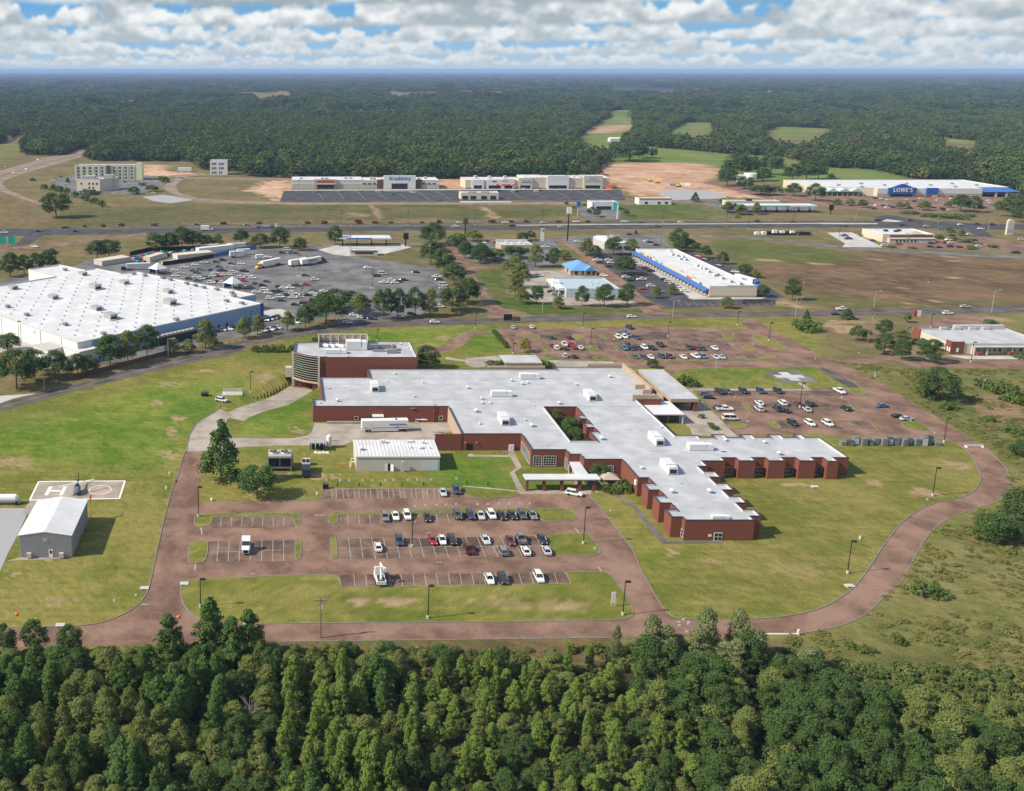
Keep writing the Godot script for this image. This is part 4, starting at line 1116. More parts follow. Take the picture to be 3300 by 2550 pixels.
func far_woods() -> void:
	var r := RandomNumberGenerator.new()
	r.seed = 5
	var front := pts(["a", -2500, 600, -400, 475, 0, 470, 110, 410, 240, 410, 150, 490, 160, 545, 420, 552, 635, 487, 810, 385, 905, 385, 870, 408, 655, 502, 600, 590, 1340, 590, 1400, 648, 1620, 660, 1760, 696, "b", 0, 642, 1020, 648, 2040, 642, "c", 20, 470, 90, 430, 150, 350, 280, 346, 660, 383, 960, 398, 1200, 453, 1450, 464, 1600, 508, 1800, 522, 2000, 545, 2184, 605, 3600, 760, "f", 5200, 1688, -3500, 1688])
	var holes := [front]
	for q in [["c", -60, 300, 100, 192, 215, 188, 225, 240, 200, 272, 90, 345, 0, 345], ["c", 395, 268, 520, 220, 628, 234, 615, 285, 400, 285], ["c", 870, 278, 950, 246, 1220, 257, 1100, 318, 970, 318], ["c", 1750, 300, 1960, 320, 1960, 345, 1800, 335], ["c", 90, 43, 435, 55, 450, 84, 100, 74], ["b", 1110, 80, 1430, 90, 1430, 118, 1120, 108], ["b", 690, 90, 1010, 90, 1010, 110, 700, 110], ["c", 1825, 28, 1905, 30, 1905, 48, 1825, 48], ["a", 1650, 120, 2050, 120, 2040, 160, 1900, 155], ["a", 730, 178, 940, 178, 930, 192, 740, 192]]:
		var hull := pts(q)
		hull.append_array(pts(q, 15.0))  # the trees in front of a clearing stand far enough off not to hide it
		holes.append(Geometry2D.convex_hull(hull))
	var rects := []
	for h in holes:
		var q := Rect2(h[0], Vector2.ZERO)
		for e in h: q = q.expand(e)
		rects.append(q)
	var protos := []
	for v in 4: protos.append(crown("round" if v < 3 else "oval", 201 + v, 24, 20, .12))
	var lists := [[], [], [], []]
	var tints := [[], [], [], []]
	for band in [[930.0, 2500.0, 8.4, 1.0], [2500.0, 4600.0, 12.5, 1.55], [4600.0, 9500.0, 36.0, 4.2], [9500.0, 26000.0, 115.0, 13.0]]:
		var z: float = -band[0]
		while z > -band[1]:
			var xa := z * .31 - 60
			xa = -(absf(z) * .31 + 60)
			var xb := absf(z) * .76 + 60
			var x: float = xa + r.randf() * band[2]
			while x < xb:
				var p: Vector2 = Vector2(x + r.randf_range(-.45, .45) * band[2], z + r.randf_range(-.45, .45) * band[2])
				x += band[2]
				var ok := true
				for i in holes.size():
					if rects[i].has_point(p) and Geometry2D.is_point_in_polygon(p, holes[i]):
						ok = false
						break
				if not ok: continue
				var nn := nz.get_noise_2d(p.x * .5, p.y * .5)
				var n2 := nz.get_noise_2d(p.x * 2.0 + 500, p.y * 2.0)
				if band[0] > 4000 and nn > .33: continue
				var g: float = band[3]
				var rad := r.randf_range(4.2, 9.4) * minf(g, 6.0) * (1.0 + n2 * .6)
				if g > 5: rad = r.randf_range(60, 90)
				var h := (r.randf_range(8.5, 16.5) + nn * 9.0 + n2 * 6.0) * (1.0 if g < 2 else 1.2)
				var k := r.randi() % 4
				lists[k].append(Transform3D(Basis(Vector3.UP, r.randf() * TAU).scaled(Vector3(rad, h, rad)), Vector3(p.x, hill(p.x, p.y) - .5, p.y)))
				var c := Color(.03, .062, .022).lerp(Color(.095, .135, .036), clampf(.36 + nn * 1.5 + n2 + r.randf_range(-.4, .4), 0, 1))
				if r.randf() < .03: c = Color(.15, .16, .05)
				elif r.randf() < .02: c = Color(.12, .095, .065)
				tints[k].append(c)
			z -= band[2]
	for k in 4:
		var mm := MultiMesh.new()
		mm.transform_format = MultiMesh.TRANSFORM_3D
		mm.use_colors = true
		mm.mesh = protos[k]
		mm.instance_count = lists[k].size()
		for i in lists[k].size():
			mm.set_instance_transform(i, lists[k][i])
			mm.set_instance_color(i, tints[k][i])
		var o := MultiMeshInstance3D.new()
		o.name = numbered("distant_woodland")
		o.multimesh = mm
		o.material_override = M.leaf_wood
		add_child(o)
		tag(o, "unbroken dark green woodland stretching to the hazy horizon", "woodland", "distant woodland", "stuff")
	print("woods ", lists[0].size() * 4)

# ---------------------------------------------------------------- building helpers
func vec2s(a: Array) -> PackedVector2Array:
	var o := PackedVector2Array()
	for i in range(0, a.size(), 2): o.append(Vector2(a[i], a[i + 1]))
	return o

func window(parent: Node, a: Vector3, b: Vector3, nx: int, ny: int, glass: Material, frame: Material, out: Vector3) -> void:
	# a pane with a frame and glazing bars on an upright wall; a and b are opposite corners, out the way the wall faces
	var along := Vector3(b.x - a.x, 0, b.z - a.z)
	var l := along.length()
	along = along.normalized()
	var h := b.y - a.y
	var w := Node3D.new()
	w.name = "window"
	parent.add_child(w, true)
	var s := MB.new()
	var p := a + out * .05
	var e := p + along * l
	s.quad(p, e, e + Vector3.UP * h, p + Vector3.UP * h) if along.cross(Vector3.UP).dot(out) > 0 else s.quad(e, p, p + Vector3.UP * h, e + Vector3.UP * h)
	part(w, "pane", s.mesh(), glass)
	var f := MB.new()
	for i in nx + 1:
		var q := a + along * (l * i / nx)
		var t := .05 if i == 0 or i == nx else .028
		f.tube(q + out * .07, q + out * .07 + Vector3.UP * h, t, t, 4, false)
	for i in ny + 1:
		var q := a + Vector3.UP * (h * i / ny) + out * .07
		var t := .05 if i == 0 or i == ny else .028
		f.tube(q, q + along * l, t, t, 4, false)
	part(w, "frame", f.mesh(), frame)

func parapet_block(parent: Node, o: PackedVector2Array, h: float, drop: float, wall: Material, roof: Material, cope: Material, inner: Material, hole := PackedVector2Array()) -> void:
	# walls to height h with a coping, a parapet and a flat roof sunk by drop
	if Geometry2D.is_polygon_clockwise(o): o.reverse()
	var q: PackedVector2Array = Geometry2D.offset_polygon(o, -.3, Geometry2D.JOIN_MITER)[0]
	var s := MB.new()
	s.side(o, -.3, h)
	if hole.size(): s.side(hole, 0, h, false)
	part(parent, "wall", s.mesh(), wall)
	var c := MB.new()
	var o2: PackedVector2Array = Geometry2D.offset_polygon(o, .05, Geometry2D.JOIN_MITER)[0]
	var q2: PackedVector2Array = Geometry2D.offset_polygon(o, -.33, Geometry2D.JOIN_MITER)[0]
	ring_between(c, o2, q2, h + .1)
	c.side(o2, h - .06, h + .1)
	c.side(q2, h - .05, h + .1, false)
	var i := MB.new()
	i.side(q, h - drop, h, false)
	var r := MB.new()
	if hole.size():
		if Geometry2D.is_polygon_clockwise(hole): hole.reverse()
		var ho: PackedVector2Array = Geometry2D.offset_polygon(hole, .3, Geometry2D.JOIN_MITER)[0]
		var hi: PackedVector2Array = Geometry2D.offset_polygon(hole, -.05, Geometry2D.JOIN_MITER)[0]
		ring_between(c, ho, hi, h + .1)
		c.side(hi, h - .06, h + .1, false)
		c.side(ho, h - .05, h + .1)
		i.side(ho, h - drop, h)
		var mx := 0.0
		for e in hole: mx += e.x / hole.size()
		for half in [PackedVector2Array([Vector2(-999, -999), Vector2(mx, -999), Vector2(mx, 999), Vector2(-999, 999)]), PackedVector2Array([Vector2(mx, -999), Vector2(999, -999), Vector2(999, 999), Vector2(mx, 999)])]:
			for pc in Geometry2D.intersect_polygons(q, half):
				for pd in Geometry2D.clip_polygons(pc, ho): r.flat(pd, h - drop)
	else:
		r.flat(q, h - drop)
	part(parent, "coping", c.mesh(), cope)
	part(parent, "parapet", i.mesh(), inner)
	part(parent, "roof", r.mesh(), roof)

func ring_between(s: MB, o: PackedVector2Array, q: PackedVector2Array, y: float) -> void:
	# match each outer corner with its nearest inner corner (offsetting may rotate the list)
	var k := 0
	var best := 1e9
	for j in q.size():
		if o[0].distance_squared_to(q[j]) < best:
			best = o[0].distance_squared_to(q[j])
			k = j
	if o.size() == q.size():
		var t := PackedVector2Array()
		for j in q.size(): t.append(q[(j + k) % q.size()])
		s.ring(o, t, y)

func rooftop_unit(p: Vector3, along_x: bool, l: float, w: float, h: float, label: String, group: String, m: Material = null) -> void:
	var t := thing("rooftop_unit", label, "air conditioner", p, PI / 2 if along_x else 0.0, group)
	var mm: Material = m if m else M.white_metal
	bpart(t, "curb", Vector3(-w * .48, 0, -l * .48), Vector3(w * .48, .3, l * .48), M.light_grey)
	var s := MB.new()
	s.box(Vector3(-w * .5, .3, -l * .5), Vector3(w * .5, h, l * .2))
	s.frust(0, l * .35, .3, h * .94, w * .5, l * .15, w * .46, l * .12)
	for i in 6: s.box(Vector3(-w * .5 - .03, .32, -l * .48 + i * l * .11), Vector3(w * .5 + .03, h + .03, -l * .48 + i * l * .11 + .05))
	part(t, "casing", s.mesh(), mm)
	bpart(t, "grille", Vector3(-w * .36, .5, l * .5 + .0), Vector3(w * .36, h * .7, l * .5 + .04), M.dark_metal)

func vent(p: Vector3, r: float, h: float, label: String, group: String) -> void:
	var t := thing("roof_vent", label, "roof vent", p, 0, group)
	var s := MB.new()
	s.tube(Vector3.ZERO, Vector3(0, h * .6, 0), r * .6, r * .6, 10)
	part(t, "stack", s.mesh(), M.grey_metal)
	var c := MB.new()
	c.tube(Vector3(0, h * .55, 0), Vector3(0, h * .8, 0), r, r, 12)
	c.tube(Vector3(0, h * .8, 0), Vector3(0, h, 0), r, r * .4, 12)
	part(t, "cowl", c.mesh(), M.white_metal)

func lettering(parent: Node, text: String, p: Vector3, size: float, mm: Material, turn := 0.0, bold := true) -> void:
	var tm := TextMesh.new()
	tm.text = text
	var f := SystemFont.new()
	f.font_names = PackedStringArray(["Droid Sans"])
	f.font_weight = 700 if bold else 400
	tm.font = f
	tm.font_size = 64
	tm.pixel_size = size / 46.0
	tm.depth = .12
	var o := part(parent, "lettering", tm, mm)
	o.position = p
	o.rotation.y = turn

# ---------------------------------------------------------------- the hospital
func hospital() -> void:
	var t := thing("hospital", "sprawling single-storey red brick hospital with white flat roof and saw-toothed wings", "hospital")
	var o := vec2s([10.8, -329.8, 57, -329.8, 57, -303, 75.8, -303, 75.8, -289.3, 86.1, -289.3, 86.1, -285.5, 89.4, -285.5, 89.4, -281.5, 100.6, -281.5, 100.6, -267.6, 103.5, -267.6, 103.5, -263.8, 100.5, -263.8, 100.5, -259, 103.4, -259, 103.4, -255.3, 100.5, -255.3, 100.5, -250.5, 103.4, -250.5, 103.4, -246.6, 100.4, -246.6, 100.4, -241.9, 103.2, -241.9, 103.2, -240, 121, -240, 121, -242.4, 123.8, -242.4, 123.8, -246.6, 121, -246.6, 121, -250.6, 123.8, -250.6, 123.8, -255, 121, -255, 121, -259.1, 124, -259.1, 124, -263.7, 121.1, -263.7, 121.1, -268, 124.2, -268, 124.2, -272.2, 121.2, -272.2, 121.2, -276.1, 123.9, -276.1, 123.9, -280.2, 130.7, -280.2, 130.7, -282.7, 134.7, -282.7, 134.7, -280.3, 139.7, -280.3, 139.7, -282.8, 143.5, -282.8, 143.5, -280.3, 148.5, -280.3, 148.5, -282.8, 152.5, -282.8, 152.5, -280.3, 157.4, -280.3, 157.4, -282.8, 160.6, -282.8, 160.6, -279.9, 163.9, -279.9, 163.9, -282.8, 168.5, -282.8, 168.5, -300, 164, -300, 164, -302.7, 161.5, -302.7, 161.5, -300, 157.3, -300, 157.3, -302.5, 153.2, -302.5, 153.2, -300, 148.4, -300, 148.4, -302.5, 144.5, -302.5, 144.5, -300, 139.6, -300, 139.6, -302.5, 135.6, -302.5, 135.6, -300, 131, -300, 131, -301.8, 124.1, -301.8, 124.1, -337, 132.6, -337, 132.6, -376.6, 105.7, -376.6, 105.7, -374, 33, -374, 33, -363.2, 14.3, -363.2, 14.3, -337.5, 10.8, -337.5])
	var hole := vec2s([89.8, -329.3, 100.6, -329.3, 100.6, -320.6, 98.3, -320.6, 98.3, -317.2, 100.6, -317.2, 100.6, -312.5, 98.2, -312.5, 98.2, -308.9, 100.6, -308.9, 100.6, -305, 98, -305, 98, -297.2, 89.8, -297.2])
	parapet_block(t, o, 5.6, .65, M.brick, M.roof_white, M.coping, M.roof_bright, hole)
	# roof step, seams and the low beige screens along the back
	var s := MB.new()
	s.box(Vector3(33.4, 4.95, -364.2), Vector3(105, 5.25, -363.9))
	s.box(Vector3(105, 4.95, -368.6), Vector3(132, 5.25, -368.3))
	s.box(Vector3(101, 4.95, -331.9), Vector3(123.7, 5.3, -331.5))
	part(t, "roof_step", s.mesh(), M.roof_bright)
	for q in [[79.5, 5.0, -375.2, 101.5, 6.6, -374.4], [118.5, 5.0, -377.4, 132.7, 7.0, -376.7], [131.8, 5.0, -376.6, 132.7, 7.0, -346], [122.6, 4.95, -338, 131.5, 7.2, -337.2], [128.2, 5, -352, 131.8, 6.6, -350.8], [128.6, 5, -345.5, 131.8, 6.8, -344.3]]:
		bpart(t, "beige_screen", Vector3(q[0], q[1], q[2]), Vector3(q[3], q[4], q[5]), M.beige)
	bpart(t, "dock_screen_wall", Vector3(48.6, -.2, -303.3), Vector3(56.98, 5.55, -302.85), M.brick)
	var bw := MB.new()
	bw.quad(Vector3(56.96, 0, -329.7), Vector3(56.96, 0, -303.4), Vector3(56.96, 5.5, -303.4), Vector3(56.96, 5.5, -329.7))
	part(t, "dock_side_wall", bw.mesh(), M.beige)
	# openings
	var S := Vector3(0, 0, 1)
	window(t, Vector3(76.5, .4, -289.3), Vector3(79.0, 3.6, -289.3), 3, 4, M.glass_green, M.white_metal, S)
	window(t, Vector3(79.6, .4, -289.3), Vector3(83.4, 3.6, -289.3), 5, 4, M.glass_dark, M.white_metal, S)
	window(t, Vector3(75.8, .4, -301.5), Vector3(75.8, 3.8, -290.6), 10, 4, M.glass_dark, M.white_metal, Vector3(-1, 0, 0))
	window(t, Vector3(95.5, 1.4, -281.5), Vector3(98.3, 3.6, -281.5), 4, 3, M.glass_green, M.white_metal, S)
	window(t, Vector3(86.1, .4, -289.0), Vector3(86.1, 3.4, -285.9), 3, 4, M.glass_dark, M.white_metal, Vector3(-1, 0, 0))
	for x in [132.7, 141.6, 150.5, 159.0]: window(t, Vector3(x - 1.6, .35, -282.78), Vector3(x + 1.6, 2.6, -282.78), 4, 2, M.glass_dark, M.white_metal, S)
	for z in [-268.9, -260.4, -251.9, -243.2]: window(t, Vector3(121.05, .6, z - .8), Vector3(121.05, 2.4, z + .8), 2, 2, M.glass_dark, M.white_metal, Vector3(1, 0, 0))
	window(t, Vector3(103.2, .5, -241.7), Vector3(103.2, 2.6, -240.4), 1, 2, M.glass_dark, M.white_metal, Vector3(-1, 0, 0))
	for z in [-265.8, -257.0, -248.5]: window(t, Vector3(103.45, .8, z - 1.1), Vector3(103.45, 2.6, z + 1.1), 2, 2, M.glass_dark, M.white_metal, Vector3(-1, 0, 0))
	window(t, Vector3(25.1, .8, -329.8), Vector3(26.3, 2.0, -329.8), 1, 1, M.glass_dark, M.white_paint, S)
	window(t, Vector3(54.0, .7, -329.8), Vector3(55.3, 2.1, -329.8), 1, 1, M.glass_green, M.white_paint, S)
	var d := bpart(t, "double_door", Vector3(110.9, 0, -240.02), Vector3(113.1, 2.2, -239.9), M.white_metal)
	for q in [[111.05, .15], [112.08, .15], [111.05, 1.2], [112.08, 1.2]]: bpart(d, "pane", Vector3(q[0], q[1], -239.92), Vector3(q[0] + .86, q[1] + .85, -239.87), M.glass_dark)
	bpart(t, "notice", Vector3(109.5, 1.1, -240.02), Vector3(110.3, 1.75, -239.93), M.white_paint)
	bpart(t, "door", Vector3(58.7, 0, -303.02), Vector3(60.6, 2.3, -302.9), M.black)
	for x in [58.0, 61.6]: bpart(t, "wall_lamp", Vector3(x, 2.6, -303.02), Vector3(x + .45, 2.85, -302.6), M.beige)
	bpart(t, "wall_cabinet", Vector3(72.1, 0, -303.02), Vector3(73.7, 2.0, -302.5), M.white_metal)
	var aw := bpart(t, "dock_awning", Vector3(31.0, 2.6, -329.82), Vector3(34.9, 2.8, -327.2), M.white_metal)
	bpart(aw, "post", Vector3(34.7, 0, -327.4), Vector3(34.85, 2.6, -327.25), M.white_metal)
	bpart(t, "dock_rail", Vector3(15.5, .9, -327.8), Vector3(30, 1.0, -327.7), M.white_metal)
	bpart(t, "dock_wall", Vector3(15.5, 0, -327.9), Vector3(30, .85, -327.5), M.concrete)
	bpart(t, "roof_ladder", Vector3(52.2, 0, -329.75), Vector3(52.35, 6.6, -329.6), M.rust)
	bpart(t, "roof_ladder", Vector3(52.9, 0, -329.75), Vector3(53.05, 6.6, -329.6), M.rust)
	bpart(t, "sign_board", Vector3(100.1, 3.2, -268.9), Vector3(100.55, 4.6, -267.8), M.white_paint)
	# rooftop plant
	for q in [["j", 835, 560], ["j", 1970, 850], ["k", 875, 620], ["k", 1340, 930], ["o", 1497, 330]]:
		var p := at(q[0], q[1], q[2], 4.95)
		rooftop_unit(p, false, 7.2, 2.7, 2.5, "long white rooftop unit running front to back on the hospital roof", "lengthwise rooftop units on the hospital")
	for q in [["j", 1955, 620], ["k", 450, 482], ["k", 1650, 982]]:
		rooftop_unit(at(q[0], q[1], q[2], 4.95), true, 7.4, 2.4, 2.1, "long pale rooftop unit running side to side on the hospital roof", "crosswise rooftop units on the hospital")
	rooftop_unit(at("o", 1830, 638, 4.95), true, 4.6, 1.2, .9, "low pipework unit near the front parapet of the saw-toothed wing", "")
	for q in ["j 512 668 .7 1.2", "j 435 555 .35 .7", "j 360 685 .35 .7", "j 1018 428 .5 .8", "j 950 492 .4 .5", "j 1265 505 .35 .8", "j 1660 555 .6 1.2", "j 1185 627 .4 .8", "j 1733 760 .8 1.2", "j 1765 870 .4 .8", "j 1780 650 .5 1.1", "j 1785 690 .5 1.0", "j 1855 690 .5 1.0", "j 2043 490 .6 1.1", "k 400 525 .6 1.1", "k 438 515 .5 .9", "k 660 662 .7 1.1", "k 780 528 .6 .8", "k 1017 475 .7 1.2", "k 420 778 .4 .7", "k 468 822 .7 1.3", "k 100 802 .4 .7", "k 960 912 .8 1.2", "k 482 672 .3 .5", "k 1380 828 .4 .7", "k 1830 922 .5 .7", "k 2105 937 .6 .9", "l 170 872 .6 1.2", "l 617 628 .7 1.2", "l 522 553 .5 .8", "l 275 540 .6 .9", "o 1520 475 .7 1.3", "o 1760 475 .8 1.3", "o 1327 320 .6 .8", "o 1070 135 .7 1.2", "o 625 50 .7 1.2"]:
		var a: PackedStringArray = q.split(" ")
		vent(at(a[0], float(a[1]), float(a[2]), 4.95), float(a[3]), float(a[4]), "round metal vent cowl on the white hospital roof", "roof vents of the hospital")
	for q in [["j", 820, 635, 2.6, .35], ["j", 1440, 530, 3.0, .3], ["k", 445, 622, 1.2, .5], ["o", 1585, 415, .7, .8], ["o", 1410, 208, 3.5, .3], ["o", 1850, 210, 1.0, .5], ["l", 270, 608, .8, .6], ["k", 1160, 842, 1.0, .4], ["j", 1810, 610, .8, .3], ["k", 1820, 995, .9, .4], ["o", 1710, 572, 1.0, .3], ["k", 585, 948, .8, .3]]:
		var p := at(q[0], q[1], q[2], 4.97)
		var st := MB.new()
		var pp := PackedVector2Array()
		for i in 11: pp.append(Vector2(p.x, p.z) + Vector2(cos(TAU * i / 11) * q[3], sin(TAU * i / 11) * q[4]) * rng.randf_range(.5, 1.2))
		st.flat(pp, 4.968)
		part(t, "ponding_stain", st.mesh(), mat("roof_dirt", .27, .25, .23, .95))
	for i in 34:
		var q := Vector2(rng.randf_range(16, 122), rng.randf_range(-372, -306))
		if q.x > 86 and q.x < 104: continue
		var pp := PackedVector2Array()
		var w := rng.randf_range(.5, 2.8)
		for j in 12: pp.append(q + Vector2(cos(TAU * j / 12) * w, sin(TAU * j / 12) * w * .3) * rng.randf_range(.4, 1.2))
		var sm := MB.new()
		sm.flat(pp, 4.962 + i * .0004)
		part(t, "ponding_stain", sm.mesh(), [mat("roof_dust", .29, .29, .295, .95), mat("roof_patch", .5, .51, .535, .8)][i % 2])
	for z in [-369.0, -357, -351, -345, -339, -334]:
		bpart(t, "roof_seam", Vector3(34 if z < -363 else 15, 4.94, z - .07), Vector3(104, 4.975, z + .07), M.roof_dust)
	for z in [-321.0, -314, -308, -294]: bpart(t, "roof_seam", Vector3(77, 4.94, z - .07), Vector3(89, 4.975, z + .07), M.roof_dust)
	tower()
	entrances()

func tower() -> void:
	var t := thing("tower_block", "brick tower block with curved glass corner and rooftop plant behind the hospital", "building")
	var g := PackedVector2Array()
	for i in 9:  # the bowed glass front
		var u := i / 8.0
		g.append(Vector2(4.6, -384.0).lerp(Vector2(14.6, -376.2), u) + Vector2(-.62, .78) * sin(PI * u) * 1.1)
	var o := PackedVector2Array()
	o.append_array(g)
	o.append_array(vec2s([17.4, -376.2, 17.4, -375.6, 52.4, -375.6, 52.4, -399.4, 33, -399.4, 5.4, -397.5]))
	var h := 9.8
	parapet_block(t, o, h, .8, M.brick, M.roof_white, M.coping, M.roof_bright)
	var u2 := PackedVector2Array()
	for q in g: u2.append(q)
	u2.append(Vector2(14.6, -383)); u2.append(Vector2(8, -390))
	# curved curtain wall in bands, standing on a pale belt
	var dark := MB.new()
	for i in 8:
		var a := g[i] + Vector2(-.62, .78) * .12
		var b := g[i + 1] + Vector2(-.62, .78) * .12
		dark.quad(Vector3(a.x, -.4, a.y), Vector3(b.x, -.4, b.y), Vector3(b.x, h - .35, b.y), Vector3(a.x, h - .35, a.y))
	part(t, "curtain_glass", dark.mesh(), M.tower_glass)
	for k in 12:
		var m := MB.new()
		m.bar(offset_line(g, .2), false, -.5 + k * .91, -.5 + k * .91 + .1, .12)
		part(t, "glazing_fin", m.mesh(), M.cream)
	var belt := MB.new()
	belt.bar(offset_line(g, .25), false, -1.1, -.45, .6)
	part(t, "belt_course", belt.mesh(), M.beige)
	for q in [g[0], g[8]]:
		var e: Vector2 = q + Vector2(-.62, .78) * .25
		bpart(t, "corner_post", Vector3(e.x - .35, -4.4, e.y - .35), Vector3(e.x + .35, h, e.y + .35), M.cream)
	bpart(t, "glass_sign", Vector3(7.2, 4.6, -380.4), Vector3(8.6, 6.0, -379.9), M.green_sign)
	var low := MB.new()
	low.box(Vector3(6.5, -4.6, -388), Vector3(17.3, -.4, -382.5))
	part(t, "undercroft_wall", low.mesh(), M.brick)
	bpart(t, "undercroft_pier", Vector3(12.2, -4.6, -380), Vector3(14.4, -.6, -377.2), M.brick)
	bpart(t, "undercroft_pier", Vector3(5.0, -4.6, -386), Vector3(6.2, -.6, -384.4), M.beige)
	bpart(t, "stair_cage", Vector3(1.6, -1.2, -388.6), Vector3(4.4, 2.6, -385.6), M.light_grey)
	# rooftop plant, each its own thing
	var pent := thing("plant_screen", "stained concrete screen wall round the plant on the tower roof", "screen wall")
	for q in [[14.9, 9.0, -399.0, 34.9, 12.8, -398.6], [14.9, 9.0, -399.0, 15.2, 12.8, -392.5], [34.6, 9.0, -399.0, 34.9, 12.8, -392.5]]: bpart(pent, "panel", Vector3(q[0], q[1], q[2]), Vector3(q[3], q[4], q[5]), M.stone)
	for i in 6: bpart(pent, "buttress", Vector3(17 + i * 3.0, 9, -398.6), Vector3(17.3 + i * 3.0, 12.6, -397.7), M.cream)
	bpart(pent, "coping", Vector3(14.8, 12.8, -399.1), Vector3(35, 13.0, -398.5), M.cream)
	rooftop_unit(Vector3(30, 9, -390.5), true, 8.2, 4.4, 3.6, "largest ribbed white unit on the tower roof", "")
	rooftop_unit(Vector3(21.5, 9, -384.5), true, 8.4, 3.0, 1.7, "long low white unit near the tower's front parapet", "")
	var duct := thing("roof_duct", "grey steel ductwork beside the ribbed unit on the tower roof", "duct")
	for q in [[34.5, 9.3, -391.5, 38.5, 11.0, -389.5], [38.5, 9.2, -392, 44, 10.6, -390.4], [36, 9.05, -388, 41, 9.6, -386.2]]: bpart(duct, "section", Vector3(q[0], q[1], q[2]), Vector3(q[3], q[4], q[5]), M.steel)
	var d2 := thing("roof_duct", "shiny bent pipes behind the screen on the tower roof", "duct")
	for q in [[16.5, 9.2, -394, 19, 10.6, -391.6], [19.5, 9.2, -393, 21.5, 10.4, -391], [22, 9.1, -392.5, 25, 10.9, -390.2]]:
		var m := MB.new()
		m.tube(Vector3(q[0], (q[1] + q[4]) * .5, q[2]), Vector3(q[3], (q[1] + q[4]) * .5, q[5]), .75, .75, 10)
		part(d2, "pipe", m.mesh(), M.white_metal)
	var cool := thing("roof_chiller", "grey chiller with rust-red end on the tower roof", "chiller")
	bpart(cool, "body", Vector3(41.5, 9.1, -386.6), Vector3(45.4, 10.5, -383.6), M.steel)
	bpart(cool, "rusty_end", Vector3(44.2, 9.1, -390.6), Vector3(45.6, 10.9, -387.4), M.rust)
	for q in [[48.4, -396.5, .5, 1.0], [50, -395.6, .4, .8], [50.4, -391.5, .4, .6], [48.8, -389, .3, .6], [25.6, -379.6, .35, .7]]: vent(Vector3(q[0], 9, q[1]), q[2], q[3], "small vent on the tower roof", "vents on the tower roof")

func offset_line(g: PackedVector2Array, d: float) -> PackedVector2Array:
	var o := PackedVector2Array()
	for q in g: o.append(q + Vector2(-.62, .78) * d)
	return o

